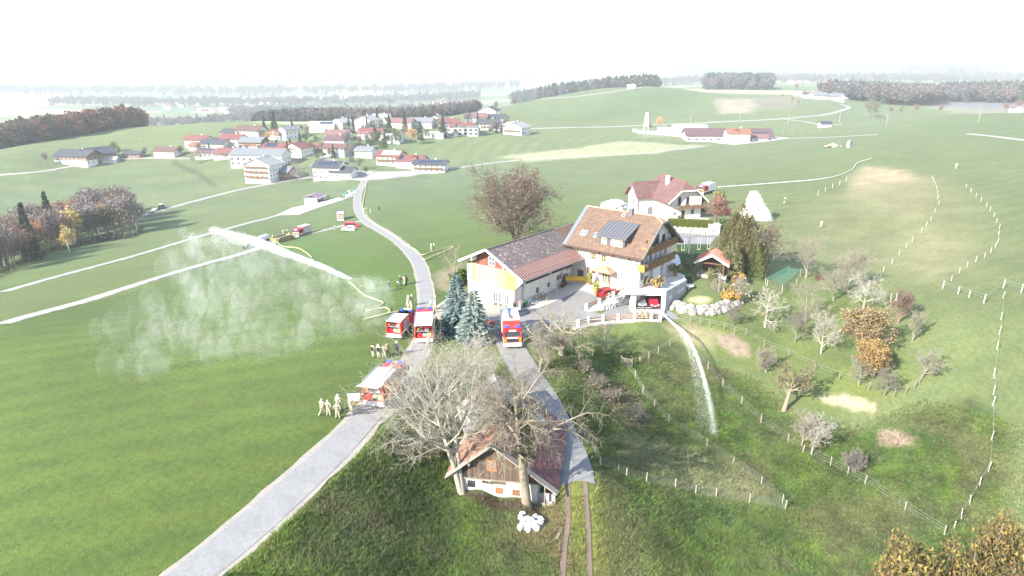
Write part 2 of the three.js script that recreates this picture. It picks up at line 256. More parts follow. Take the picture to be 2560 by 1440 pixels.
// areas of the ground tinted apart, one with painted sunlight: outlines in plan
const inPoly = (P, x, z) => { let c = false; for (let i = 0, j = P.length - 1; i < P.length; j = i++) if ((P[i][1] > z) !== (P[j][1] > z) && x < (P[j][0] - P[i][0]) * (z - P[i][1]) / (P[j][1] - P[i][1]) + P[i][0]) c = !c; return c; };
const polyDist = (P, x, z) => { let m = 1e9; for (let i = 0, j = P.length - 1; i < P.length; j = i++) { const ax = P[j][0], az = P[j][1], dx = P[i][0] - ax, dz = P[i][1] - az, t = clamp(((x - ax) * dx + (z - az) * dz) / (dx * dx + dz * dz + 1e-9)); m = Math.min(m, Math.hypot(x - ax - dx * t, z - az - dz * t)); } return inPoly(P, x, z) ? m : -m; };
const plan = (pts) => pts.map(([a, b]) => { const p = onG(a, b); return [p.x, p.z]; });
const AREAS = [
// outline, colour, edge softness in metres, roughness of the edge, share
{ p: plan([[1250, 392], [1430, 372], [1550, 353], [1640, 356], [1700, 362], [1780, 362], [1640, 384], [1450, 396], [1330, 404]]), c: [0.24, 0.235, 0.15], s: 6, k: 0.9 },
{ p: plan([[2160, 415], [2260, 425], [2340, 455], [2330, 540], [2270, 560], [2200, 530], [2120, 500], [2130, 450]]), c: [0.25, 0.20, 0.13], s: 4, k: 0.98 },
{ p: plan([[2100, 480], [2380, 440], [2480, 520], [2480, 600], [2400, 700], [2210, 690], [1960, 640], [1960, 560]]), c: [0.13, 0.135, 0.065], s: 9, k: 0.85 },
{ p: plan([[2210, 650], [2300, 560], [2400, 590], [2440, 620], [2360, 720]]), c: [0.17, 0.165, 0.085], s: 4, k: 0.8 },
{ p: plan([[1785, 250], [1830, 245], [1880, 248], [1900, 262], [1870, 282], [1800, 285]]), c: [0.24, 0.20, 0.17], s: 8, k: 0.9 },
{ p: plan([[1880, 245], [1960, 240], [2010, 255], [1980, 275], [1900, 275]]), c: [0.15, 0.13, 0.10], s: 10, k: 0.8 },
{ p: plan([[1785, 838], [1830, 835], [1868, 858], [1872, 890], [1840, 895], [1800, 862]]), c: [0.24, 0.18, 0.14], s: 0.7, k: 0.95 },
{ p: plan([[1660, 815], [1720, 805], [1800, 830], [1780, 870], [1700, 850]]), c: [0.25, 0.21, 0.13], s: 1.5, k: 0.8 },
{ p: plan([[2050, 990], [2110, 985], [2190, 1010], [2185, 1032], [2130, 1025], [2060, 1005]]), c: [0.32, 0.28, 0.2], s: 0.6, k: 0.9 },
{ p: plan([[2195, 1080], [2240, 1072], [2285, 1095], [2270, 1118], [2200, 1115]]), c: [0.22, 0.165, 0.13], s: 0.7, k: 0.85 },
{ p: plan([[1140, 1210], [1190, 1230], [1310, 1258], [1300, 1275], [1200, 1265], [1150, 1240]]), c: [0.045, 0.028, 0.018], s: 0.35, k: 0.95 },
{ p: plan([[1320, 1265], [1420, 1230], [1440, 1440], [1400, 1440], [1310, 1340]]), c: [0.11, 0.085, 0.04], s: 1.2, k: 0.75 },
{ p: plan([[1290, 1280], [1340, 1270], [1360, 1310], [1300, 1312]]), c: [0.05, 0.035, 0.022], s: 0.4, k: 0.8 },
{ p: plan([[1395, 1200], [1490, 1190], [1520, 1440], [1440, 1440]]), c: [0.13, 0.14, 0.03], s: 0.7, k: 0.75 },
{ p: plan([[1490, 1180], [1560, 1210], [1650, 1440], [1500, 1440]]), c: [0.115, 0.115, 0.045], s: 1.4, k: 0.5 },
{ p: plan([[1560, 1080], [1800, 1130], [1930, 1240], [1900, 1260], [1640, 1190], [1540, 1150]]), c: [0.14, 0.135, 0.07], s: 2, k: 0.6 },  // pool of sunlight in the paddock, painted as a paler ground patch
{ p: plan([[1480, 960], [1560, 960], [1640, 1050], [1600, 1080], [1510, 1020]]), c: [0.13, 0.11, 0.06], s: 1.2, k: 0.7 },
{ p: plan([[1718, 749], [1730, 742], [1750, 740], [1770, 742], [1782, 749], [1772, 756], [1750, 759], [1728, 756]]), c: [0.36, 0.31, 0.19], s: 0.5, k: 0.95 },
{ p: plan([[1080, 690], [1150, 660], [1170, 700], [1160, 740], [1090, 720]]), c: [0.24, 0.19, 0.135], s: 1.6, k: 0.8 },
{ p: plan([[1700, 470], [1770, 462], [1640, 500], [1620, 520], [1560, 500], [1500, 520], [1530, 560], [1600, 580]]), c: [0.13, 0.16, 0.07], s: 4, k: 0.4 },
{ p: plan([[2210, 212], [2380, 243], [2560, 247], [2560, 275], [2300, 262], [2200, 255]]), c: [0.12, 0.11, 0.14], s: 12, k: 0.85 },
{ p: plan([[640, 306], [760, 300], [900, 301], [900, 306], [700, 310]]), c: [0.3, 0.3, 0.2], s: 8, k: 0.8 },
{ p: plan([[1420, 300], [1560, 232], [1700, 225], [1760, 240], [1600, 300]]), c: [0.06, 0.095, 0.04], s: 20, k: 0.6 },
{ p: plan([[1590, 320], [1690, 322], [1680, 345], [1600, 345]]), c: [0.18, 0.19, 0.13], s: 4, k: 0.6 },
{ p: plan([[425, 408], [440, 402], [505, 432], [545, 465], [535, 467], [490, 438]]), c: [0.05, 0.055, 0.03], s: 1, k: 0.8 },
{ p: plan([[690, 605], [760, 592], [940, 640], [1020, 690], [1010, 740], [900, 690], [770, 640]]), c: [0.05, 0.115, 0.014], s: 8, k: 0.5 },
{ p: plan([[1230, 870], [1265, 900], [1210, 960], [1120, 960], [1090, 900], [1120, 850]]), c: [0.115, 0.125, 0.04], s: 1.5, k: 0.75 },
];
for (const a of AREAS) { a.x0 = Math.min(...a.p.map((q) => q[0])) - a.s * 2; a.x1 = Math.max(...a.p.map((q) => q[0])) + a.s * 2; a.z0 = Math.min(...a.p.map((q) => q[1])) - a.s * 2; a.z1 = Math.max(...a.p.map((q) => q[1])) + a.s * 2; }
// the near rough pasture on the right of the lane, darker and richer than the mown field on its left
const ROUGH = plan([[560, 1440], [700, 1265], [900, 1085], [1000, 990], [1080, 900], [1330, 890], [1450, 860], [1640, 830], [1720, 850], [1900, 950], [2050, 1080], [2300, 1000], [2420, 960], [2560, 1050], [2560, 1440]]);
const MEADOW = plan([[1640, 830], [1760, 775], [1960, 700], [2200, 700], [2260, 800], [2330, 960], [2250, 1010], [2050, 1080], [1900, 950]]);
const FIELDS = [plan([[0, 815], [610, 630], [730, 592], [540, 582], [0, 730]]), plan([[0, 725], [540, 578], [800, 505], [780, 470], [400, 530], [340, 590], [0, 670]])];
function groundColor(x, z) {
const R = Math.hypot(x, z);
const n1 = fbm(x / 60, z / 60, 4, 1), n2 = fbm(x / 9, z / 9, 4, 2), n3 = vnoise(x / 1.3, z / 1.3, 3), n4 = fbm(x / 300, z / 300, 3, 9);
let r = 0.058, g = 0.092, b = 0.015; const rt = sstep(-5, 45, x); r = lerp(r, 0.092, rt); g = lerp(g, 0.115, rt); b = lerp(b, 0.045, rt);                             // cut meadow
r *= 0.86 + 0.35 * n1; g *= 0.9 + 0.22 * n1;
if (R > 130) { const t = sstep(130, 420, R); r = lerp(r, 0.092 * (0.8 + 0.4 * n4), t); g = lerp(g, 0.118 * (0.85 + 0.3 * n4), t); b = lerp(b, 0.052, t); }
// tractor lines of mowing
const s1 = (x * 0.42 + z * 0.907) / 5.2 + n1 * 0.6, w1 = Math.sin(s1 * 2 * Math.PI), a1 = x < 30 || R > 140 ? 0.07 : 0.03;
const k = 1 + a1 * w1 * (0.4 + n2) + 0.30 * (n2 - 0.5) + 0.14 * (n3 - 0.5); r *= k * (1 + 0.05 * w1); g *= k; b *= k;
if (R > 900) {                                                    // patchwork of the plain
const cx = Math.floor((x * 0.8 + z * 0.3) / 420 + n4), cz = Math.floor((z * 0.9 - x * 0.35) / 300), q = hash2(cx, cz, 5);
if (q < 0.2) { r = 0.26; g = 0.23; b = 0.15; } else if (q < 0.55) { r *= 0.75; g *= 0.95; } else if (q > 0.85) { r = 0.16; g = 0.15; b = 0.11; }
}
const mix = (c, t) => { r = lerp(r, c[0], t); g = lerp(g, c[1], t); b = lerp(b, c[2], t); };
if (R < 420) {
for (const F of FIELDS) if (inPoly(F, x, z)) { const q = F === FIELDS[0] ? 0.35 : 0.2; mix([0.115, 0.135, 0.05], q * (0.5 + n1)); }
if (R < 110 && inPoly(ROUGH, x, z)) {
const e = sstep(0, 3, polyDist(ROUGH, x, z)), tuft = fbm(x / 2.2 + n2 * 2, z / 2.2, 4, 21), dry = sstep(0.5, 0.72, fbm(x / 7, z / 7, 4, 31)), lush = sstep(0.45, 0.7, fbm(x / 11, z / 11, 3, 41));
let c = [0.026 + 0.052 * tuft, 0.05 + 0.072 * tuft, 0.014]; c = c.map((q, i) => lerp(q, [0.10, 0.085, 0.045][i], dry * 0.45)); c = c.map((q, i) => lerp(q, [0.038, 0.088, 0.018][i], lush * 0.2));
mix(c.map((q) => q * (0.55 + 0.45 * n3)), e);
} else if (R < 130 && inPoly(MEADOW, x, z)) {
const e = sstep(0, 4, polyDist(MEADOW, x, z)), t = fbm(x / 4, z / 4, 4, 51); mix([0.045 + 0.085 * t, 0.075 + 0.075 * t, 0.022 + 0.015 * t], e * 0.85);
}
}
{ const a = AREAS[3]; if (x > a.x0 && x < a.x1 && z > a.z0 && z < a.z1 && inPoly(a.p, x, z)) { const l = (x * 0.35 + z * 0.94) / 5.5 + 0.5 * (n2 - 0.5), f = Math.abs(l - Math.round(l)); if (f < 0.12) mix([0.24, 0.22, 0.13], 0.7 * (0.5 + n3 * 0.5)); } }
for (const a of AREAS) if (x > a.x0 && x < a.x1 && z > a.z0 && z < a.z1 && a.k) {
const d = polyDist(a.p, x, z) + a.s * 1.6 * (fbm(x / (a.s * 1.3), z / (a.s * 1.3), 4, 77) - 0.5), t = sstep(-a.s, a.s, d) * a.k; if (t > 0) { const m = 0.72 + 0.56 * fbm(x / (a.s * 0.6), z / (a.s * 0.6), 4, 88); mix(a.c.map((q) => q * m), t); }
}
return [r, g, b];
}
const grassTex = noiseTex(1024, (a, b) => {
const blade = tileNoise(a + 0.02 * tileNoise(a, b, 32, 14), b * 0.5, 512, 11) * 0.5 + tileNoise(a, b, 128, 12) * 0.3 + tileNoise(a, b, 24, 13) * 0.2, g = 0.42 + 0.95 * (blade - 0.25);
const y = tileNoise(a, b, 40, 15); return [g * (0.9 + 0.18 * y), g, g * (0.85 + 0.1 * y)];
}, false, 1 / 9);
{
const pos = new Float32Array((NR * NC + 1) * 3), col = new Float32Array((NR * NC + 1) * 3), uv = new Float32Array((NR * NC + 1) * 2), idx = [];
for (let j = 0; j < NR; j++) for (let c = 0; c < NC; c++) {
const o = j * NC + c, t = thOf(c), x = RROWS[j] * Math.sin(t), z = -RROWS[j] * Math.cos(t);
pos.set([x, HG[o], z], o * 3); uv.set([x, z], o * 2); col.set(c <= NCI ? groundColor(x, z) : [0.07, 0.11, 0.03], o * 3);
}
const last = NR * NC; pos.set([0, HG[0], 0], last * 3); col.set([0.07, 0.11, 0.03], last * 3);
for (let c = 0; c < NC; c++) { const d = (c + 1) % NC; idx.push(last, d, c); for (let j = 0; j + 1 < NR; j++) { const a = j * NC + c, b = j * NC + d, e = a + NC, f = b + NC; idx.push(a, b, f, a, f, e); } }
const g = new THREE.BufferGeometry(); g.setAttribute('position', new THREE.BufferAttribute(pos, 3)); g.setAttribute('color', new THREE.BufferAttribute(col, 3)); g.setAttribute('uv', new THREE.BufferAttribute(uv, 2)); g.setIndex(idx); g.computeVertexNormals();
tag(meshOf('ground', g, new THREE.MeshStandardMaterial({ vertexColors: true, map: grassTex, color: new THREE.Color().setRGB(1.9, 1.9, 1.9), roughness: 1, bumpMap: grassTex, bumpScale: 0.05 })), 'green meadows and rolling hills of the whole valley', 'ground', null, 'structure');
}
// ---------------------------------------------------------------- roads, paths, yard
const asphaltTex = noiseTex(256, (a, b) => { const g = 0.74 + 0.06 * (tileNoise(a, b, 5, 21) - 0.5) * 2 + 0.05 * (tileNoise(a, b, 24, 22) - 0.5) * 2 + 0.12 * (tileNoise(a, b, 128, 23) - 0.5) * 2; return [g, g, g]; }, false, 0.13);
const RM = { asphalt: S(0.30, 0.29, 0.285, 0.92, { map: asphaltTex }), lane: S(0.33, 0.325, 0.32, 0.92, { map: asphaltTex }), pale: S(0.44, 0.42, 0.38, 0.95, { map: asphaltTex }), gravel: S(0.42, 0.38, 0.32, 1, { map: asphaltTex }), dirt: S(0.26, 0.19, 0.14, 1, { map: asphaltTex }), slab: S(0.62, 0.59, 0.55, 0.9, { map: asphaltTex }), dark: S(0.16, 0.16, 0.165, 0.85, { map: asphaltTex }) };
function pathPts(px, step = 1.5) {
const P = px.map(([a, b]) => { const q = onG(a, b); return new V3(q.x, 0, q.z); }), c = new THREE.CatmullRomCurve3(P, false, 'centripetal');
return c.getSpacedPoints(Math.max(6, Math.round(c.getLength() / step)));
}
function ribbon(name, label, px, w, mat, lift = 0.03, rough = 0.12, step = 1.5) {
const P = pathPts(px, step), b = new MB(), N = Math.max(2, Math.ceil((typeof w === 'number' ? w : w(0)) / 1.2)), rows = []; let L = 0;
for (let i = 0; i < P.length; i++) {
const t = new V3().subVectors(P[Math.min(P.length - 1, i + 1)], P[Math.max(0, i - 1)]).normalize(), s = v(-t.z, 0, t.x), R = P[i].length(), up = lift + R * 0.00035, row = [];
if (i) L += P[i].distanceTo(P[i - 1]);
const wd = typeof w === 'number' ? w : w(i / (P.length - 1)), w0 = wd / 2 * (1 + rough * (fbm(L / 2.5, 1.5, 3, 3) - 0.5) * 2), w1 = wd / 2 * (1 + rough * (fbm(L / 2.5, 9.5, 3, 5) - 0.5) * 2);
for (let k = -1; k <= N + 1; k++) { const f = clamp(k / N), o = lerp(-w0, w1, f), x = P[i].x + s.x * o, z = P[i].z + s.z * o, out = k < 0 || k > N; row.push([v(x, gy(x, z) + (out ? -0.25 : up), z), o + (out ? 0 : 0), L]); }
rows.push(row);
}
const up = v(0, 1, 0);
for (let i = 0; i + 1 < rows.length; i++) for (let k = 0; k + 1 < rows[0].length; k++) { const A = rows[i][k], B = rows[i][k + 1], C = rows[i + 1][k + 1], D = rows[i + 1][k]; for (const q of [A, B, C, A, C, D]) b.vert(q[0], up, q[1], q[2]); }
return tag(b.build(name, mat), label, 'road', null, 'structure');
}
// a sheet draped on the ground (or on a height function) inside an outline
function sheet(name, label, pts, mat, lift = 0.04, yf, cell = 1.6, cat = 'ground') {
const P = pts.map((q) => q instanceof V3 ? new THREE.Vector2(q.x, q.z) : (() => { const g = onG(q[0], q[1]); return new THREE.Vector2(g.x, g.z); })());
const f = THREE.ShapeUtils.triangulateShape(P, []), b = new MB(), up = v(0, 1, 0), hf = yf || ((x, z) => gy(x, z) + lift + Math.hypot(x, z) * 0.0003);
const rec = (a, c, d, k) => {
const e = [[a, c], [c, d], [d, a]].map(([p, q]) => p.distanceTo(q)), m = e.indexOf(Math.max(...e));
if (e[m] > cell && k < 14) { const [p, q, r] = m === 0 ? [a, c, d] : m === 1 ? [c, d, a] : [d, a, c], h = p.clone().add(q).multiplyScalar(0.5); rec(p, h, r, k + 1); rec(h, q, r, k + 1); return; }
const s = (c.x - a.x) * (d.y - a.y) - (c.y - a.y) * (d.x - a.x) > 0 ? [a, d, c] : [a, c, d];
for (const q of s) b.vert(v(q.x, hf(q.x, q.y), q.y), up, q.x, q.y);
};
for (const [i, j, k] of f) rec(P[i], P[j], P[k], 0);
const n = P.length; for (let i = 0; i < n; i++) { const a = P[i], c = P[(i + 1) % n], m = Math.max(1, Math.ceil(a.distanceTo(c) / cell)); for (let k = 0; k < m; k++) { const p = a.clone().lerp(c, k / m), q = a.clone().lerp(c, (k + 1) / m), y0 = hf(p.x, p.y), y1 = hf(q.x, q.y); b.quad(v(p.x, y0, p.y), v(q.x, y1, q.y), v(q.x, y1 - 0.4, q.y), v(p.x, y0 - 0.4, p.y)); } }
return tag(b.build(name, mat), label, cat, null, 'structure');
}
const LANE = [[330, 1560], [475, 1442], [600, 1340], [745, 1212], [850, 1112], [930, 1028], [985, 968], [1035, 900], [1058, 850], [1064, 800], [1066, 745], [1058, 692], [1045, 656], [1010, 616], [960, 580], [917, 554], [897, 526], [893, 500], [900, 474], [912, 450]];
ribbon('lane_shoulder', 'pale gravel edge of the lane curving uphill past the fire engines', LANE, (t) => 1.0 + lerp(2.9, 2.25, sstep(0.03, 0.13, t)) + 0.6 * sstep(0.35, 0.6, t), RM.gravel, 0.018, 0.22);
ribbon('lane', 'grey lane curving from the bottom edge past the farm to the village', LANE, (t) => lerp(3.0, 2.2, sstep(0.03, 0.13, t)) + 0.6 * sstep(0.35, 0.6, t), RM.lane, 0.04, 0.05);
ribbon('driveway', 'grey asphalt driveway beside the old cottage, leading up to the farmyard', [[1262, 800], [1272, 850], [1290, 890], [1325, 950], [1365, 1010], [1400, 1080], [1428, 1145], [1441, 1203]], 3.9, RM.asphalt, 0.05, 0.06, 1);
ribbon('wheel_track', 'bare earth wheel track below the driveway, nearer the cottage', [[1418, 1210], [1420, 1300], [1412, 1360], [1405, 1445]], 0.55, RM.dirt, 0.03, 0.5, 0.7);
ribbon('wheel_track', 'bare earth wheel track below the driveway, farther from the cottage', [[1462, 1205], [1468, 1280], [1472, 1360], [1474, 1445]], 0.5, RM.dirt, 0.03, 0.5, 0.7);
ribbon('field_path', 'pale field path crossing the slope, the farther of two', [[0, 732], [150, 690], [300, 650], [450, 606], [540, 580], [640, 553], [730, 530], [800, 513], [850, 500], [890, 487]], 3.2, RM.pale, 0.04, 0.15, 2.5);
ribbon('field_path', 'pale field path under the water jet where the tractor stands', [[0, 812], [150, 770], [300, 725], [450, 678], [600, 636], [640, 623], [690, 606], [760, 588], [850, 566], [905, 552]], 3.0, RM.pale, 0.04, 0.15, 2.5);
sheet('gravel_apron', 'white gravel apron in front of the small shed in the field', [[690, 538], [730, 520], [800, 505], [850, 494], [860, 500], [800, 518], [750, 536]], RM.slab, 0.05, null, 3);
ribbon('valley_road', 'straight pale road with the tractor, leading to the village', [[250, 575], [330, 548], [400, 527], [500, 500], [600, 475], [700, 456], [770, 444], [850, 441], [912, 446]], 4.2, RM.pale, 0.05, 0.06, 4);
ribbon('ridge_road', 'pale road running from the village along the beige field', [[905, 450], [960, 447], [1000, 443], [1100, 427], [1230, 408], [1330, 398], [1450, 391], [1600, 384], [1700, 374], [1760, 367]], 3.6, RM.pale, 0.05, 0.15, 4);
ribbon('hill_road', 'pale road past the long stable toward the far farm', [[1322, 322], [1400, 320], [1500, 318], [1600, 314], [1700, 310], [1850, 303], [1960, 297], [2050, 289], [2100, 278], [2122, 268], [2105, 262]], 4.5, RM.pale, 0.05, 0.1, 6);
ribbon('hill_path', 'thin pale path branching below the far farm', [[1960, 298], [2010, 304], [2060, 312], [2110, 312]], 2.5, RM.pale, 0.05, 0.2, 6);
ribbon('summit_road', 'pale track climbing to the top of the round hill', [[1240, 272], [1300, 256], [1400, 245], [1500, 234], [1570, 224], [1625, 217]], 4, RM.pale, 0.05, 0.1, 6);
ribbon('stable_path', 'pale path running right from the long stable', [[1900, 350], [1960, 347], [2080, 343], [2200, 336]], 2.5, RM.pale, 0.05, 0.2, 6);
ribbon('far_path', 'pale farm track near the right edge of the meadow', [[2420, 335], [2480, 341], [2560, 351], [2640, 362]], 2.5, RM.pale, 0.05, 0.2, 5);
ribbon('village_street', 'village street between the houses above the road junction', [[912, 446], [895, 430], [870, 418], [830, 402], [790, 388], [760, 372]], 5, RM.asphalt, 0.05, 0.05, 4);
ribbon('farm_track', 'thin pale track to the farm below the wood', [[-20, 440], [100, 430], [180, 417], [270, 401], [335, 396], [480, 396]], 2.6, RM.pale, 0.05, 0.2, 5);
sheet('village_forecourt', 'pale paved forecourt at the village road junction', [[795, 447], [850, 436], [890, 428], [935, 430], [1000, 430], [1060, 425], [1062, 432], [980, 443], [915, 452], [850, 448]], RM.slab, 0.06, null, 4);
sheet('stable_yard', 'bright concrete yard around the long stable', [[1640, 336], [1690, 318], [1740, 322], [1900, 335], [1975, 346], [1900, 356], [1840, 362], [1760, 352], [1720, 348], [1700, 342]], RM.slab, 0.07, null, 6);
// ---------------------------------------------------------------- farmyard ground
const frame = (p, deg) => { const m = mat4(p, deg * Math.PI / 180); return { m, inv: m.clone().invert(), p, turn: deg * Math.PI / 180, w: (x, y, z) => new V3(x, y, z).applyMatrix4(m) }; };
function hit(f, axis, val, px, py) {                                  // sight line through a pixel of the photograph against a plane of a building's own frame
const o = new V3(0, H, 0).applyMatrix4(f.inv), d = ray(px, py).transformDirection(f.inv), t = (val - o[axis]) / d[axis]; return o.addScaledVector(d, t);
}
const BF = frame(v(0.35, 0, -103.5), -39);                            // barn and farmhouse share one grid
sheet('yard', 'grey asphalt farmyard between barn and driveway', [[1140, 790], [1170, 778], [1284, 776], [1320, 776], [1400, 745], [1440, 729], [1478, 718], [1500, 735], [1520, 752], [1500, 765], [1470, 778], [1500, 785], [1575, 762], [1660, 772], [1700, 797], [1650, 797], [1560, 801], [1450, 816], [1340, 832], [1300, 850], [1250, 820], [1215, 812], [1150, 808]], RM.asphalt, 0.04, null, 1.2);
sheet('concrete_apron', 'bright concrete strip along the long barn wall', [[1284, 774], [1300, 757], [1400, 708], [1462, 682], [1500, 694], [1492, 708], [1475, 718], [1440, 731], [1400, 748], [1330, 776]], RM.slab, 0.06, null, 1.2);
sheet('forecourt', 'white paved forecourt by the farmhouse entrance', [[1470, 712], [1496, 700], [1560, 708], [1592, 714], [1578, 732], [1550, 738], [1525, 752], [1500, 738]], RM.slab, 0.07, null, 1.2);
sheet('gravel_yard', 'light gravel in front of the barn gable', [[1085, 770], [1120, 745], [1165, 725], [1170, 752], [1225, 762], [1285, 772], [1280, 784], [1180, 790], [1150, 795], [1085, 800]], RM.gravel, 0.055, null, 1.2);
sheet('back_road', 'asphalt road between the swing lawn and the white house', [[1672, 580], [1790, 578], [1795, 590], [1775, 612], [1660, 613], [1660, 590]], RM.asphalt, 0.06, null, 2);
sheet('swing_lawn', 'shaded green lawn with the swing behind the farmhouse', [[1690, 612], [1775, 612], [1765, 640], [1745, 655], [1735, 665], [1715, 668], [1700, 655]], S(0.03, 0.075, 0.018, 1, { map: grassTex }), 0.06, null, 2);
// ---------------------------------------------------------------- building helpers
const vcol = (rough = 0.85, extra = {}) => new THREE.MeshStandardMaterial({ vertexColors: true, roughness: rough, ...extra });
const VC = vcol(0.85), VCG = vcol(0.9, { map: grainTex });
// overlapping courses of roof tiles from O along U (unit) and down D (unit), each tile a plate with a lip
function tiles(b, O, U, D, lu, lv, tw, th, col, clip, lift = 0.05, seed = 1) {
const N = U.clone().cross(D); if (N.y < 0) N.negate();
const fl = U.clone().cross(D).y < 0;
const nv = Math.ceil(lv / th), nu = Math.ceil(lu / tw), P = (u, w, h) => O.clone().addScaledVector(U, u).addScaledVector(D, w).addScaledVector(N, h);
for (let r = 0; r < nv; r++) for (let c = -1; c <= nu; c++) {
const u0 = Math.max(0, c * tw + (r % 2) * tw / 2), u1 = Math.min(lu, c * tw + tw + (r % 2) * tw / 2), v0 = r * th, v1 = Math.min(lv, v0 + th); if (u1 - u0 < 0.02) continue;
if (clip && !clip((u0 + u1) / 2, (v0 + v1) / 2)) continue;
const q = hash2(r, c, seed), k = col(q, (u0 + u1) / 2, (v0 + v1) / 2); b.color(k[0], k[1], k[2]);
const j = lift * (0.85 + 0.5 * q), a = P(u0, v0, 0.004), d = P(u1, v0, 0.004), e = P(u1, v1, j), f = P(u0, v1, j), g = P(u1, v1, 0), h = P(u0, v1, 0);
if (fl) { b.quad(a, d, e, f).quad(f, e, g, h); } else { b.quad(d, a, f, e).quad(e, f, h, g); }
}
}
function boards(b, O, U, lu, y0f, y1f, w, col, seed = 1, gap = 0.012, proud = 0.03) {   // upright boards side by side along U, feet and heads from functions of the distance along U
const N = U.clone().cross(v(0, 1, 0)).normalize(), n = Math.round(lu / w), ww = lu / n;
for (let i = 0; i < n; i++) {
const q = hash2(i, 3, seed), k = col(q, i * ww); b.color(k[0], k[1], k[2]);
const a = i * ww + gap / 2, c = (i + 1) * ww - gap / 2, f = proud * (0.5 + q), p = (u, y, o) => O.clone().addScaledVector(U, u).addScaledVector(N, o).setY(O.y + y);
const A = p(a, y0f(a), f), B = p(c, y0f(c), f), C = p(c, y1f(c), f), D = p(a, y1f(a), f);
b.quad(A, B, C, D).quad(B, p(c, y0f(c), 0), p(c, y1f(c), 0), C).quad(p(a, y0f(a), 0), A, D, p(a, y1f(a), 0)).quad(p(a, y0f(a), 0), p(c, y0f(c), 0), B, A);
}
}
const rotY = (d) => new THREE.Matrix4().makeRotationY(d * Math.PI / 180);
// a window: frame proud of the wall, recessed-looking pane, glazing bars; faces +z before the matrix
function makeWindow(parent, mx, w, h, o = {}) {
const fm = o.frame || M.white, t = o.t || 0.09, b = new MB().at(mx);
b.box(-w / 2, w / 2, h / 2 - t, h / 2, -0.02, 0.06).box(-w / 2, w / 2, -h / 2, -h / 2 + t, -0.02, 0.06).box(-w / 2, -w / 2 + t, -h / 2 + t, h / 2 - t, -0.02, 0.06).box(w / 2 - t, w / 2, -h / 2 + t, h / 2 - t, -0.02, 0.06);
for (let i = 1; i < (o.nx || 2); i++) { const x = -w / 2 + w * i / (o.nx || 2); b.box(x - t / 2, x + t / 2, -h / 2 + t, h / 2 - t, -0.02, 0.055); }
for (let i = 1; i < (o.ny || 2); i++) { const y = -h / 2 + h * i / (o.ny || 2); b.box(-w / 2 + t, w / 2 - t, y - t / 3, y + t / 3, -0.02, 0.05); }
if (o.sill) b.box(-w / 2 - 0.08, w / 2 + 0.08, -h / 2 - 0.08, -h / 2, -0.02, 0.16);
const f = b.build(o.name || 'window', fm, parent);
new MB().at(mx).box(-w / 2 + t * 0.5, w / 2 - t * 0.5, -h / 2 + t * 0.5, h / 2 - t * 0.5, -0.02, 0.02).build('pane', o.pane || M.winGlass, f);
return f;
}
const T = (x, y, z, ry = 0) => new THREE.Matrix4().makeTranslation(x, y, z).multiply(rotY(ry));

const clayTile = (q, u, w) => { const k = (0.78 + 0.42 * q) * (0.85 + 0.3 * fbm(u / 3, w / 3, 3, 5)); return [0.175 * k, 0.112 * k, 0.08 * k]; };
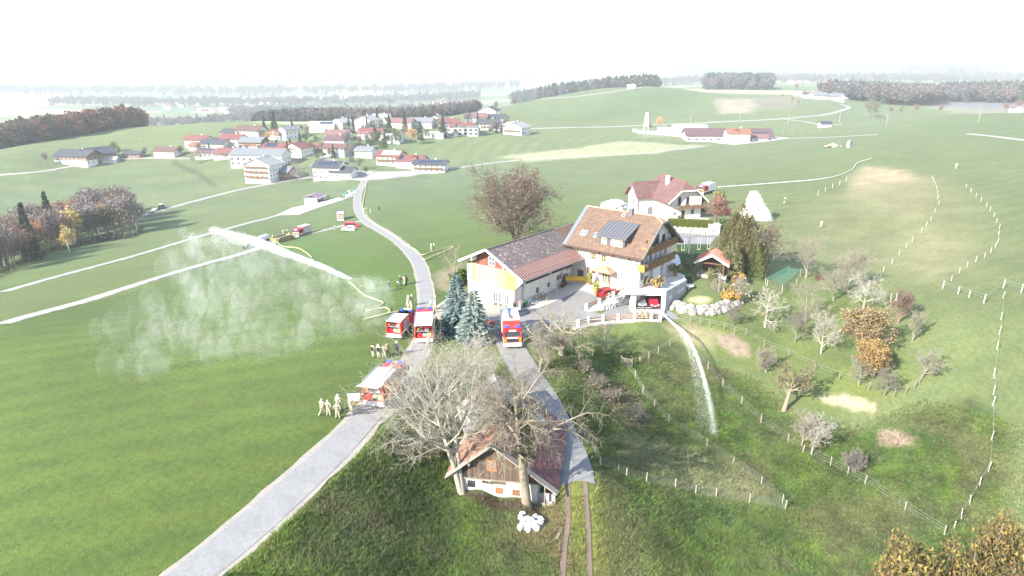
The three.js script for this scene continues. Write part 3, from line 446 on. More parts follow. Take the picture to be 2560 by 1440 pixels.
// ---------------------------------------------------------------- barn
const farmMat = BF.m;
{
const o = thing('barn', 'long barn with pale boarded gable and grey tiled roof, joined to the farmhouse', 'barn', BF.p, BF.turn);
const RX = -4.9, RY = 9.25, EL = -10.9, ELY = 6.35, ER = 2.7, ERY = 5.45, ZF = 1.3, ZB = -17.4;
const sr = (RY - ERY) / (ER - RX), sl = (RY - ELY) / (RX - EL), roofY = (x) => x > RX ? RY - (x - RX) * sr : RY - (RX - x) * sl;
new MB().box(-10.1, 0, -2.5, 3.1, -0.4, 0).box(-0.4, -0.001, -2, 3.45, ZB, -0.4).box(-10.1, -9.7, -2.5, 6.0, -27.5, -0.4).box(-10.1, 0, -1, 5.5, -27.6, -27.2).build('wall', M.plaster, o);
new MB().cyl(v(0.12, -0.5, -2.4), v(0.12, 4.2, -2.4), 0.24, 0.24, 12).build('pillar', M.plaster, o);
// gable boards
const gb = new MB(), bc = (q, u) => { const lite = sstep(0.25, 0.75, fbm(u / 1.4, 3.3, 3, 5)); return [lerp(0.31, 0.58, lite) * (0.7 + 0.5 * q), lerp(0.28, 0.57, lite) * (0.7 + 0.5 * q), lerp(0.11, 0.40, lite) * (0.7 + 0.45 * q)]; };
boards(gb, v(-10.12, 0, 0.02), v(1, 0, 0), 12.2, (u) => u > 10.1 ? 3.0 + (u - 10.1) * 0.95 : 2.95, (u) => Math.min(6.05, roofY(-10.12 + u) - 0.3), 0.24, bc, 7);
tag(gb.build('gable_boards', VC, o), 'bleached yellowish upright boards', null, null, 'stuff');
const gr = new MB(); boards(gr, v(-9.6, 0, -0.35), v(1, 0, 0), 10.4, () => 5.9, (u) => roofY(-9.6 + u) - 0.2, 0.26, (q) => [0.15 + 0.09 * q, 0.055 + 0.03 * q, 0.04 + 0.02 * q], 9);
tag(gr.build('upper_boards', VC, o), 'red-brown boards under the ridge', null, null, 'stuff');
new MB().box(-10.1, 0.2, 5.9, 6.1, -0.5, -0.02).build('ledge', M.greyWood, o);
makeWindow(o, T(-4.9, 7.05, -0.28), 1.35, 1.6, { nx: 2, ny: 2 });
// dark boarding under the eaves
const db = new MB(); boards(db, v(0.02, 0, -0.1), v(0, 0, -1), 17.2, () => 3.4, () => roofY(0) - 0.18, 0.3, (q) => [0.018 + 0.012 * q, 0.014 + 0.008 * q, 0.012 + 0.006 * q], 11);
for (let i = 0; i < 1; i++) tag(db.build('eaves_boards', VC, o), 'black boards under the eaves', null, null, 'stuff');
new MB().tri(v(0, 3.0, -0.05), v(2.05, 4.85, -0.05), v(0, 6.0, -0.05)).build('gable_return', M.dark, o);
// roof
const th = 0.2, slab = new MB();
slab.slab([v(RX, RY, ZF), v(ER, ERY, ZF), v(ER, ERY, ZB), v(RX, RY, ZB)], v(0, -th, 0)).slab([v(RX, RY, ZB), v(RX + 5.6, RY - 5.6 * sr, ZB), v(RX + 5.6, RY - 5.6 * sr, -28), v(RX, RY, -28)], v(0, -th, 0)).slab([v(EL, ELY, ZF), v(RX, RY, ZF), v(RX, RY, -28), v(EL, ELY, -28)], v(0, -th, 0));
const roof = slab.build('roof', M.oldWood, o);
const U = v(0, 0, -1), DR = v(ER - RX, ERY - RY, 0), LR = DR.length(); DR.normalize();
const DL = v(EL - RX, ELY - RY, 0), LL = DL.length(); DL.normalize();
const tb = new MB(), grey = (q, u, w) => { const k = (0.62 + 0.55 * q) * (q > 0.95 ? 1.7 : 1) * (0.8 + 0.4 * fbm(u / 2.5, w / 2.5, 3, 12)); return [0.20 * k, 0.162 * k, 0.15 * k]; };
tiles(tb, v(RX, RY, ZF), U, DR, ZF - ZB, LR * 0.66, 0.33, 0.36, grey, null, 0.085, 3); tiles(tb, v(RX, RY, ZF), U, DL, ZF + 27.9, LL, 0.34, 0.38, grey, null, 0.07, 4);
const lk = (q, u, w) => clayTile(q, u, w); tiles(tb, v(RX, RY, ZB), U, DR, 28 + ZB, LR * 0.75, 0.33, 0.36, lk, null, 0.06, 6);
tag(tb.build('roof_tiles', VC, roof), null, null, null, 'stuff');
// sheet metal along the lower part with standing seams and snow stops
const Pm = (u, w, h) => v(RX, RY, ZF - u).addScaledVector(DR, w).add(v(-DR.y, DR.x, 0).multiplyScalar(h)), mb = new MB();
mb.slab([Pm(0, LR * 0.655, 0.02), Pm(0, LR + 0.06, 0.02), Pm(ZF - ZB, LR + 0.06, 0.02), Pm(ZF - ZB, LR * 0.655, 0.02)], v(0, 0.04, 0));
const brown = S(0.15, 0.075, 0.06, 0.45), sm = mb.build('metal_strip', brown, roof);
const seam = new MB(), stop = new MB();
for (let u = 0.15; u < ZF - ZB; u += 0.6) seam.beam(Pm(u, LR * 0.655, 0.08), Pm(u, LR + 0.05, 0.08), 0.05, 0.06);
stop.beam(Pm(0.1, LR * 0.9, 0.16), Pm(ZF - ZB - 0.1, LR * 0.9, 0.16), 0.04, 0.05); for (let u = 0.45; u < ZF - ZB; u += 0.6) stop.beam(Pm(u, LR * 0.9 - 0.12, 0.09), Pm(u, LR * 0.9, 0.2), 0.07, 0.05);
tag(seam.build('seams', S(0.36, 0.23, 0.2, 0.4), roof), null, null, null, 'stuff'); stop.build('snow_guard', S(0.42, 0.28, 0.24, 0.4), roof);
new MB().beam(v(EL - 0.05, ELY + 0.02, ZF + 0.03), v(RX, RY + 0.05, ZF + 0.03), 0.12, 0.36, v(0, 1, 0)).beam(v(RX, RY + 0.05, ZF + 0.03), v(ER + 0.06, ERY + 0.02, ZF + 0.03), 0.12, 0.36, v(0, 1, 0)).build('verge_board', M.white, roof);
new MB().tube([v(ER + 0.08, ERY - 0.1, ZF), v(ER + 0.08, ERY - 0.1, ZB)], 0.09, 6).build('gutter', M.steel, roof);
for (const x of [-8.2, -1.4]) new MB().box(x - 0.1, x + 0.1, roofY(x) - 0.85, roofY(x) - 0.15, -0.1, 1.1).build('bracket', M.white, o);
new MB().beam(v(RX, RY + 0.1, ZF), v(RX, RY + 0.1, ZB), 0.34, 0.1).build('ridge', S(0.13, 0.10, 0.09), roof);
// gable gate of three leaves and the stable door
const g = new MB(); for (let i = 0; i < 3; i++) { const x0 = -4.4 + i * 1.13, x1 = x0 + 1.05; g.box(x0, x1, -0.9, -0.82, 0.0, 0.08).box(x0, x1, 1.95, 2.05, 0, 0.08).box(x0, x0 + 0.1, -0.9, 2.05, 0, 0.08).box(x1 - 0.1, x1, -0.9, 2.05, 0, 0.08).box(x0 + 0.48, x0 + 0.57, 0.3, 2.0, 0, 0.07).box(x0, x1, 0.25, 0.35, 0, 0.08); }
const gate = g.build('gate', M.white, o);
for (let i = 0; i < 3; i++) { const x0 = -4.4 + i * 1.13; new MB().box(x0 + 0.05, x0 + 1.0, 0.3, 2.0, -0.05, 0.03).build('pane', M.winGlass, gate); new MB().box(x0 + 0.05, x0 + 1.0, -0.88, 0.3, -0.05, 0.035).build('panel', M.oldWood, gate); }
const d1 = new MB().box(-9.35, -8.35, -1.3, 0.85, -0.1, 0.03).build('door', M.redWood, o); new MB().beam(v(-9.4, -0.25, 0.1), v(-9.85, -0.25, 0.75), 0.06, 2.0).build('door_leaf', M.redWood, d1);
for (const [z, y, w, h] of [[-6.2, 1.55, 0.7, 0.95], [-9.4, 1.7, 0.65, 0.8], [-12.2, 2.3, 0.75, 0.9], [-14.9, 2.2, 0.6, 0.8]]) makeWindow(o, T(0.0, y, z, 90), w, h, { frame: M.grey, nx: 2, ny: 2, t: 0.06 });
new MB().box(0, 0.06, 1.9, 2.9, -13.1, -12.75).build('shutter', M.grey, o);
new MB().box(0, 0.05, 0.4, 2.5, -14.3, -13.7).build('side_door', M.grey, o);
new MB().box(0, 0.5, 2.55, 3.35, -15.1, -14.5).build('wall_box', M.white, o);
new MB().tube([v(0.15, 0.5, -13.3), v(0.15, 3.6, -13.3), v(2.5, 5.2, -13.3)], 0.07, 6).build('downpipe', M.steel, o);
}
// ---------------------------------------------------------------- farmhouse
{
const o = thing('farmhouse', 'large white farmhouse with orange tiled roof, grey dormer and flowered balconies', 'farmhouse', BF.p, BF.turn);
const X0 = -0.2, X1 = 13.6, ZF = -16.2, ZB = -28.4, RZ = -22, RY = 13.25, EF = -14.8, EFY = 7.6, EB = -29.6, EBY = 7.55, VX = 14.8, HY = 12.45, HZ0 = -21.0, HZ1 = -23.0, VL = -0.7;
const topY = (z) => z > RZ ? RY - (z - RZ) * (RY - EFY) / (EF - RZ) : RY - (RZ - z) * (RY - EBY) / (RZ - EB);
const w = new MB();
w.quad(v(X0, -1, ZF), v(X1, -1, ZF), v(X1, topY(ZF) - 0.2, ZF), v(X0, topY(ZF) - 0.2, ZF));
w.fan([v(X1, -1, ZF), v(X1, -1, ZB), v(X1, topY(ZB) - 0.2, ZB), v(X1, topY(HZ1) - 0.3, HZ1), v(X1, topY(HZ0) - 0.3, HZ0), v(X1, topY(ZF) - 0.2, ZF)]);
w.quad(v(X1, -1, ZB), v(X0, -1, ZB), v(X0, topY(ZB) - 0.2, ZB), v(X1, topY(ZB) - 0.2, ZB));
w.fan([v(X0, -1, ZB), v(X0, -1, ZF), v(X0, topY(ZF) - 0.2, ZF), v(X0, RY - 0.3, RZ), v(X0, topY(ZB) - 0.2, ZB)]);
w.build('wall', M.plaster, o);
const th = v(0, -0.24, 0), rb = new MB(), hx = 12.95, A = v(VL, RY, RZ), B = v(hx, RY, RZ), h0 = v(VX, topY(HZ0), HZ0), h1 = v(VX, topY(HZ1), HZ1);
rb.slab([v(VL, EFY, EF), v(VX, EFY, EF), h0, B, A], th).slab([A, B, h1, v(VX, EBY, EB), v(VL, EBY, EB)], th).slab([B, h0, h1], th);
const roof = rb.build('roof', M.oldWood, o);
const DF = v(0, EFY - RY, EF - RZ), LF = DF.length(); DF.normalize(); const DB = v(0, EBY - RY, EB - RZ), LB = DB.length(); DB.normalize();
const tb = new MB(), cut = (hzd) => (u, s) => { const x = VL + u; return x < hx + (VX - hx) * clamp(s / hzd); };
tiles(tb, A, v(1, 0, 0), DF, VX - VL, LF, 0.3, 0.36, clayTile, cut(1.27), 0.06, 21); tiles(tb, A, v(1, 0, 0), DB, VX - VL, LB, 0.3, 0.36, clayTile, cut(1.27), 0.06, 22);
tag(tb.build('roof_tiles', VC, roof), null, null, null, 'stuff');
const hb = new MB(); hb.color(0.42, 0.2, 0.13); for (let i = 0; i < 5; i++) { const a = i / 5, c = (i + 1) / 5, L = (t, q) => B.clone().lerp(h0, t).lerp(B.clone().lerp(h1, t), q).add(v(0.02, 0.05, 0)); hb.quad(L(a, 0), L(c, 0).add(v(0, 0.07, 0)), L(c, 1).add(v(0, 0.07, 0)), L(a, 1)).quad(L(c, 0).add(v(0, 0.07, 0)), L(c, 0), L(c, 1), L(c, 1).add(v(0, 0.07, 0))); } hb.build('hip_tiles', VC, roof);
new MB().beam(A.clone().add(v(0, 0.08, 0)), B.clone().add(v(0, 0.08, 0)), 0.3, 0.14).beam(B.clone().add(v(0, 0.07, 0)), h0.clone().add(v(0, 0.07, 0)), 0.24, 0.1).beam(B.clone().add(v(0, 0.07, 0)), h1.clone().add(v(0, 0.07, 0)), 0.24, 0.1).build('ridge', S(0.6, 0.36, 0.22, 0.8), roof);
new MB().beam(v(VX + 0.05, EFY, EF), h0.clone().add(v(0.05, 0, 0)), 0.1, 0.34).beam(h0.clone().add(v(0.05, 0, 0)), h1.clone().add(v(0.05, 0, 0)), 0.1, 0.34).beam(h1.clone().add(v(0.05, 0, 0)), v(VX + 0.05, EBY, EB), 0.1, 0.34).build('verge_board', M.grey, roof);
new MB().tube([v(VL, EFY - 0.12, EF + 0.1), v(VX, EFY - 0.12, EF + 0.1)], 0.09, 6).build('gutter', M.redWood, roof);
new MB().beam(v(VL, RY + 0.03, RZ), v(VL, EFY + 0.03, EF), 0.7, 0.12).build('flashing', M.steel, roof);
for (const y of [10.4, 9.2, 8.3]) for (const z of [topY(0) ? 0 : 0]) { const zf = RZ + (RY - y) / (RY - EFY) * (EF - RZ); new MB().box(X1 - 0.3, VX, y - 0.55, y - 0.3, zf - 0.12, zf + 0.12).build('purlin', M.wood, roof); const zb = RZ - (RY - y) / (RY - EBY) * (RZ - EB); new MB().box(X1 - 0.3, VX, y - 0.55, y - 0.3, zb - 0.12, zb + 0.12).build('purlin', M.wood, roof); }
// dormer
const d = new MB(), X = [5.7, 10.7], zf = -15.95, yb = topY(zf) - 0.3, yt = 10.0;
d.quad(v(X[0], yb, zf), v(X[1], yb, zf), v(X[1], yt, zf), v(X[0], yt, zf)); const zTop = -20.2, yTop = topY(zTop);
for (const x of X) { const q = [v(x, yb, zf), v(x, yt, zf), v(x, yTop, zTop)]; d.tri(...(x === X[0] ? q : q.reverse())); }
const dm = d.build('dormer', S(0.10, 0.085, 0.095, 0.7), o);
const rO = v(X[0] - 0.35, yt + 0.12, zf + 0.5), rT = v(X[0] - 0.35, yTop + 0.12, zTop), dr = new MB(); const rw = X[1] - X[0] + 0.7;
dr.slab([rO, rO.clone().add(v(rw, 0, 0)), rT.clone().add(v(rw, 0, 0)), rT], v(0, -0.14, 0)); const dmr = dr.build('dormer_roof', S(0.15, 0.145, 0.16, 0.5, { metalness: 0.2 }), dm);
const ds = new MB(); for (let i = 0; i <= 9; i++) { const x = rw * i / 9; ds.beam(rO.clone().add(v(x, 0.03, 0)), rT.clone().add(v(x, 0.03, 0)), 0.045, 0.07); } ds.build('seams', S(0.08, 0.075, 0.085, 0.5), dm);
const cwin = { frame: S(0.8, 0.74, 0.5, 0.6), nx: 2, ny: 2, t: 0.12 };
for (const x of [6.75, 8.62, 9.72]) makeWindow(dm, T(x, 9.25, zf + 0.02), 1.02, 1.15, cwin);
// roof windows and chimney
for (const [x, wd] of [[1.4, 0.62], [2.1, 0.62], [4.25, 0.62]]) { const z = -17.25, y = topY(z), mx = new THREE.Matrix4().makeTranslation(x, y + 0.08, z).multiply(new THREE.Matrix4().makeRotationX(-Math.PI / 2 + Math.atan2(RY - EFY, EF - RZ))); makeWindow(o, mx, wd, 1.2, { frame: M.alu, nx: 1, ny: 1, t: 0.1, pane: M.skyblue, name: 'roof_window' }); }
{ const z = -21.35, y = topY(z), mx = new THREE.Matrix4().makeTranslation(7.2, y + 0.08, z).multiply(new THREE.Matrix4().makeRotationX(-Math.PI / 2 + Math.atan2(RY - EFY, EF - RZ))); makeWindow(o, mx, 0.6, 0.8, { frame: M.alu, nx: 1, ny: 1, t: 0.12, pane: M.winGlass, name: 'roof_hatch' }); }
const ch = new MB().box(7.95, 8.75, 12.2, 14.1, -22.1, -21.4).build('chimney', S(0.13, 0.12, 0.13, 0.8), o); new MB().box(7.85, 8.85, 14.1, 14.22, -22.2, -21.3).build('chimney_cap', M.concrete, ch);
// front windows and doors
const yw = { frame: S(0.62, 0.5, 0.2, 0.6), nx: 2, ny: 2, t: 0.1, pane: S(0.12, 0.06, 0.06, 0.2) };
for (const x of [1.0, 4.58, 6.64]) makeWindow(o, T(x, 6.1, ZF), 1.05, 1.25, yw);
makeWindow(o, T(9.96, 6.2, ZF), 1.05, 1.25, { nx: 2, ny: 2, pane: M.greyPlaster });
for (const x of [3.67, 4.9]) makeWindow(o, T(x, 3.5, ZF), 0.9, 1.25, { nx: 1, ny: 1, pane: S(0.12, 0.06, 0.06, 0.2), t: 0.12 });
makeWindow(o, T(10.02, 3.7, ZF), 1.05, 1.3, { nx: 2, ny: 2, t: 0.14 });
makeWindow(o, T(13.0, 6.4, ZF), 0.5, 1.0, { nx: 1, ny: 2 });
const sd = new MB().box(1.45, 2.65, 0.9, 3.15, ZF - 0.1, ZF + 0.05).build('side_door', M.honeyWood, o); new MB().box(1.95, 2.45, 1.9, 2.95, ZF, ZF + 0.06).build('pane', M.winGlass, sd);
const ed = new MB().box(6.5, 8.1, 1.6, 4.0, ZF - 0.1, ZF + 0.05).build('entrance_door', S(0.62, 0.5, 0.18, 0.6), o); for (let i = 0; i < 3; i++) new MB().box(6.6 + i * 0.5, 6.95 + i * 0.5, 1.9, 3.85, ZF, ZF + 0.06).build('pane', M.winGlass, ed);
// entrance canopy: a small hipped roof on two posts
const cb = new MB(), cx = 7.3, cy = 5.25, cz = ZF; cb.color(0.5, 0.24, 0.17); const ap = v(cx, cy, cz + 0.6), c1 = v(cx - 2.0, 4.15, cz + 2.1), c2 = v(cx + 2.0, 4.15, cz + 2.1), c3 = v(cx + 2.0, 4.15, cz), c4 = v(cx - 2.0, 4.15, cz);
const strips = (a, b2, t) => { for (let i = 0; i < 6; i++) { const p = i / 6, q = (i + 1) / 6, k = 0.85 + 0.3 * hash2(i, 5, 9); cb.color(0.5 * k, 0.23 * k, 0.16 * k); const L = (s, e) => t.clone().lerp(e, s).add(v(0, 0.02, 0)); cb.quad(L(q, a).add(v(0, 0.06, 0)), L(q, b2).add(v(0, 0.06, 0)), L(p, b2), L(p, a)).quad(L(q, a), L(q, b2), L(q, b2).add(v(0, 0.06, 0)), L(q, a).add(v(0, 0.06, 0))); } };
strips(c1, c2, ap); strips(c2, c3, ap); strips(c4, c1, ap); cb.color(0.2, 0.12, 0.07).fan([c1, c4, c3, c2]);
const can = cb.build('canopy', VC, o); for (const x of [-1.75, 1.75]) new MB().box(cx + x - 0.08, cx + x + 0.08, 1.0, 4.15, cz + 1.75, cz + 1.92).build('post', M.honeyWood, can);
new MB().box(5.4, 9.4, 0.2, 1.55, ZF, ZF + 2.6).box(5.0, 9.8, 0.2, 1.2, ZF, ZF + 3.0).box(4.6, 10.2, 0.2, 0.9, ZF, ZF + 3.4).build('entrance_steps', M.plaster, o);
for (const x of [5.7, 8.5, 11.6]) new MB().slab([v(x, 6.6, ZF), v(x, 7.2, ZF), v(x, 7.2, ZF + 0.9)], v(0.16, 0, 0)).build('bracket', M.wood, o);
// right gable: windows, doors, two balconies
for (const [z, y, ww, hh] of [[-19.7, 6.75, 0.85, 1.2], [-25.1, 6.85, 0.85, 1.2], [-17.0, 6.8, 0.7, 1.2]]) makeWindow(o, T(X1, y, z, 90), ww, hh, { frame: M.greyPlaster, nx: 1, ny: 1, t: 0.12 });
for (const z of [-18.3, -21.6, -23.3]) new MB().box(X1, X1 + 0.08, 5.5, 7.8, z - 0.35, z + 0.35).build('shutter', M.greyPlaster, o);
new MB().box(X1 - 0.05, X1 + 0.04, 8.2, 10.6, -22.3, -21.0).build('balcony_door', M.dark, o); new MB().box(X1 - 0.05, X1 + 0.04, 8.2, 9.9, -24.6, -23.6).build('balcony_door', M.dark, o);
for (const z of [-20.4, -24.3]) new MB().box(X1 - 0.05, X1 + 0.06, 2.1, 4.5, z - 0.55, z + 0.55).build('terrace_door', M.greyPlaster, o);
makeWindow(o, T(X1, 3.9, -17.2, 90), 0.8, 1.2, { frame: M.greyPlaster, nx: 1, ny: 2 });
const flower = vcol(0.9);
for (const [y, z0, z1, xo] of [[8.0, -16.4, -27.6, 14.75], [5.4, -15.4, -26.6, 14.9]]) {
const b = new MB(); b.box(X1, xo, y - 0.16, y, z1, z0).box(xo - 0.1, xo - 0.02, y + 1.08, y + 1.18, z1, z0);
const bal = b.build('balcony', M.honeyWood, o), pb = new MB();
boards(pb, v(xo - 0.06, 0, z0), v(0, 0, -1), z0 - z1, () => y - 0.1, () => y + 1.1, 0.2, (q) => [0.15 + 0.09 * q, 0.07 + 0.045 * q, 0.025 + 0.015 * q], 31 + y, 0.02);
tag(pb.build('balustrade', VC, bal), null, null, null, 'stuff');
const eb = new MB(); boards(eb, v(X1, 0, z0), v(1, 0, 0), xo - X1, () => y - 0.1, () => y + 1.1, 0.2, (q) => [0.36 + 0.12 * q, 0.21 + 0.08 * q, 0.055], 33, 0.02); tag(eb.build('end_panel', VC, bal), null, null, null, 'stuff');
const fb = new MB(), R = mulberry(40 + y); for (let i = 0; i < 330; i++) { const z = lerp(z1 + 0.1, z0 - 0.1, R()), g = R(); fb.color(...(g < 0.55 ? [0.10, 0.15, 0.05] : g < 0.75 ? [0.3, 0.25, 0.13] : g < 0.9 ? [0.5, 0.42, 0.33] : [0.4, 0.06, 0.07])); const p = v(xo + 0.05 + 0.22 * R(), y + 0.75 + 0.65 * R() - 0.2 * (fbm(z, 2, 2, 3)), z), s = 0.09 + 0.1 * R(), a = R() * 6.3; fb.tri(p, p.clone().add(v(Math.cos(a) * s, s * 0.9, Math.sin(a) * s)), p.clone().add(v(Math.cos(a + 2) * s, s * 0.2, Math.sin(a + 2) * s))); }
tag(fb.build('flowers', flower, bal), null, null, null, 'stuff');
}
new MB().slab([v(X1 + 0.2, 8.05, -17.0), v(X1 + 0.2, 10.2, -17.3), v(X1 + 0.2, 9.4, -20.4), v(X1 + 0.2, 8.05, -20.9)], v(0.1, 0, 0)).build('side_panel', M.honeyWood, o);
}
// ---------------------------------------------------------------- terrace over the garage
const TY = 1.95, GF = frame(v(25.35, 0, -106.6), -24);
{
const tp = [[1545, 733], [1577, 729], [1662, 729], [1714, 700], [1712, 688], [1692, 680], [1702, 655], [1692, 618], [1672, 608], [1640, 640], [1595, 690], [1570, 715]].map(([a, b]) => onY(a, b, TY));
const o = thing('garage', 'white garage under the terrace with two cars inside', 'garage');
new MB().slab(tp.map((p) => p.clone().setY(TY - 0.34)).reverse(), v(0, 0.34, 0)).build('terrace_slab', M.slab || grained(0.74, 0.71, 0.66), o);
const g0 = tp[1], g1 = tp[2], g2 = tp[3], dir = g1.clone().sub(g0).setY(0), W = dir.length(); dir.normalize(); const nrm = v(-dir.z, 0, dir.x), P = (x, y, z) => g0.clone().addScaledVector(dir, x).addScaledVector(nrm, z).setY(y);
const seg = (x0, x1, y0, y1, d0, d1, b) => b.slab([P(x0, y0, d0), P(x1, y0, d0), P(x1, y1, d0), P(x0, y1, d0)], nrm.clone().multiplyScalar(d1 - d0));
const fb = new MB(), o0 = W * 0.17, o1 = W * 0.925, top = 1.62, bot = -1.6; seg(0, o0, bot, TY - 0.34, -0.35, -0.001, fb); seg(o1, W, bot, TY - 0.34, -0.35, -0.001, fb); seg(o0, o1, 1.25, TY - 0.34, -0.35, -0.001, fb); seg(-0.02, W + 0.02, TY - 0.34, TY + 0.14, -0.4, 0.06, fb);
fb.build('front_wall', M.plaster, o);
const rb = new MB().slab([g1.clone().setY(bot), g2.clone().setY(-0.6), g2.clone().setY(TY + 0.12), g1.clone().setY(TY + 0.12)], v(0.22, 0, 0.2)); const rw = rb.build('side_wall', M.greyPlaster, o);
const sdir = g2.clone().sub(g1).setY(0).normalize();
for (const [t, y] of [[0.22, 0.55], [0.62, 0.75], [0.78, 0.8]]) { const p = g1.clone().lerp(g2, t).setY(y).add(v(0.23, 0, 0.21)), mx = new THREE.Matrix4().makeTranslation(p.x, p.y, p.z).multiply(new THREE.Matrix4().makeRotationY(Math.atan2(-sdir.z, sdir.x))); makeWindow(rw, mx, 0.8, 0.5, { nx: 1, ny: 1, t: 0.12 }); }
const ib = new MB(); seg(0.2, W - 0.2, bot, TY - 0.4, -6.3, -6.2, ib); seg(0.2, 0.35, bot, TY - 0.4, -6.2, -0.36, ib); ib.build('inner_wall', M.greyPlaster, o);
const fl = new MB(); seg(0.1, W - 0.1, -1.75, -1.0, -6.2, 1.2, fl); fl.build('floor', M.concrete, o);
seg(o0 - 0.1, o1 + 0.1, -1.1, -0.98, 1.2, 1.5, fl.constructor === MB ? new MB() : 0);
const db = new MB(); seg(o0, o1, -1.0, -0.94, 0.1, 0.5, db); db.build('drain', M.dark, o);
const lp = new MB(); seg(0.25, o0 - 0.25, -1.0, 1.2, -0.003, 0.02, lp); lp.build('side_door', M.white, o);
scene.userData.garage = { P, W, o0, o1 };
}
// ---------------------------------------------------------------- white house above the farm
{
const WF = frame(v(39.2, 1.1, -164), 16), o = thing('white_house', 'white house with dark red hipped roof and flower balcony above the farm', 'house', WF.p, WF.turn);
const rt = (q, u, w) => { const k = (0.8 + 0.4 * q) * (0.85 + 0.3 * fbm(u / 3, w / 3, 3, 5)); return [0.155 * k, 0.083 * k, 0.078 * k]; };
const RX = 3.9, RY = 9.0, EY = 4.2, EL = -1.6, ER = 9.4, ZF = 1, ZB = -14.2, HY = 7.15, sl = (RY - EY) / (RX - EL), topY = (x) => RY - Math.abs(x - RX) * sl, hx = (RY - HY) / sl;
const w = new MB();
w.fan([v(0, -1.5, 0), v(8, -1.5, 0), v(8, topY(8) - 0.25, 0), v(RX + hx, HY - 0.3, 0), v(RX - hx, HY - 0.3, 0), v(0, topY(0) - 0.25, 0)]);
w.quad(v(0, -2.5, -13.5), v(0, -2.5, 0), v(0, topY(0) - 0.2, 0), v(0, topY(0) - 0.2, -13.5)).quad(v(8, -2, 0), v(8, -2, -13.5), v(8, topY(8) - 0.2, -13.5), v(8, topY(8) - 0.2, 0)).fan([v(8, -2, -13.5), v(0, -2, -13.5), v(0, 4, -13.5), v(RX, 8, -13.5), v(8, 4, -13.5)]);
// wing with its own gable
const WY = 7.7, WE = 4.2, WZ = -11.2, w0 = -7.6, w1 = -14.8, ws = (WY - WE) / (WZ - w1), wy = (z) => WY - Math.abs(z - WZ) * ws;
w.fan([v(-5, -2.5, w1 + 0.6), v(-5, -2.5, w0 - 0.6), v(-5, wy(w0 - 0.6) - 0.2, w0 - 0.6), v(-5, 6.6, WZ + 0.8), v(-5, 6.6, WZ - 0.8), v(-5, wy(w1 + 0.6) - 0.2, w1 + 0.6)]).quad(v(-5, -2.5, w0 - 0.6), v(0, -2.5, w0 - 0.6), v(0, wy(w0 - 0.6) - 0.2, w0 - 0.6), v(-5, wy(w0 - 0.6) - 0.2, w0 - 0.6)).quad(v(0, -2.5, w1 + 0.6), v(-5, -2.5, w1 + 0.6), v(-5, 4.2, w1 + 0.6), v(0, 4.2, w1 + 0.6));
w.build('wall', M.plaster, o);
const th = v(0, -0.2, 0), rb = new MB(), A = v(RX, RY, ZF - hx - 0.4), B = v(RX, RY, ZB), hl = v(RX - hx, HY, ZF), hr = v(RX + hx, HY, ZF);
rb.slab([A, B, v(EL, EY, ZB), v(EL, EY, ZF), hl], th).slab([B, A, hr, v(ER, EY, ZF), v(ER, EY, ZB)], th).slab([A, hl, hr], th);
const WA = v(-6, WY, WZ), wh = 0.9, wl = v(-6.0, 6.7, WZ + wh * 1.05), wr = v(-6.0, 6.7, WZ - wh * 1.05), WAi = v(-5.2, WY, WZ), WB = v(RX - (RY - WY) / sl, WY, WZ);
rb.slab([WAi, wl, v(-6, WE, w0), v(EL, WE, w0), WB], th).slab([wr, WAi, WB, v(EL, WE, w1), v(-6, WE, w1)], th).slab([wl, WAi, wr], th);
const roof = rb.build('roof', S(0.2, 0.09, 0.075, 0.85), o), tb = new MB();
const DL = v(EL - RX, EY - RY, 0), LL = DL.length(); DL.normalize(); const DR = v(ER - RX, EY - RY, 0).normalize(), L = ZF - ZB, cut = (u, s) => u > (hx + 0.4) * Math.max(0, 1 - s / (hx / Math.cos(Math.atan(sl))));
tiles(tb, v(RX, RY, ZF), v(0, 0, -1), DL, L, LL, 0.4, 0.4, rt, cut, 0.05, 51); tiles(tb, v(RX, RY, ZF), v(0, 0, -1), DR, L, LL, 0.4, 0.4, rt, cut, 0.05, 52);
const DW = v(0, WE - WY, w0 - WZ), LW = DW.length(); DW.normalize(); tiles(tb, v(-6, WY, WZ), v(1, 0, 0), DW, 8.2, LW, 0.4, 0.4, rt, (u, s) => u > 0.8 * (1 - s / 1.3) && (WY - s * (WY - WE) / LW) > topY(-6 + u) - 0.05 || u < 4.4 && u > 0.8 * (1 - s / 1.3), 0.05, 53);
for (let i = 0; i < 5; i++) { const k = 0.85 + 0.3 * hash2(i, 1, 3); tb.color(0.155 * k, 0.083 * k, 0.078 * k); const a = i / 5, c = (i + 1) / 5, P = (t, e) => A.clone().lerp(e, t).add(v(0, 0.03, 0.02)); tb.quad(P(c, hl).add(v(0, 0.05, 0)), P(c, hr).add(v(0, 0.05, 0)), P(a, hr), P(a, hl)); const Q = (t, e) => WAi.clone().lerp(e, t).add(v(-0.02, 0.03, 0)); tb.quad(Q(c, wr).add(v(0, 0.05, 0)), Q(c, wl).add(v(0, 0.05, 0)), Q(a, wl), Q(a, wr)); }
tag(tb.build('roof_tiles', VC, roof), null, null, null, 'stuff');
const rd = S(0.22, 0.1, 0.085); new MB().beam(A.clone().add(v(0, 0.08, 0)), B.clone().add(v(0, 0.08, 0)), 0.24, 0.12).beam(A.clone().add(v(0, 0.06, 0)), hl.clone().add(v(0, 0.06, 0)), 0.2, 0.1).beam(A.clone().add(v(0, 0.06, 0)), hr.clone().add(v(0, 0.06, 0)), 0.2, 0.1).beam(WAi.clone().add(v(0, 0.08, 0)), WB.clone().add(v(0, 0.08, 0)), 0.22, 0.1).build('ridge', rd, roof);
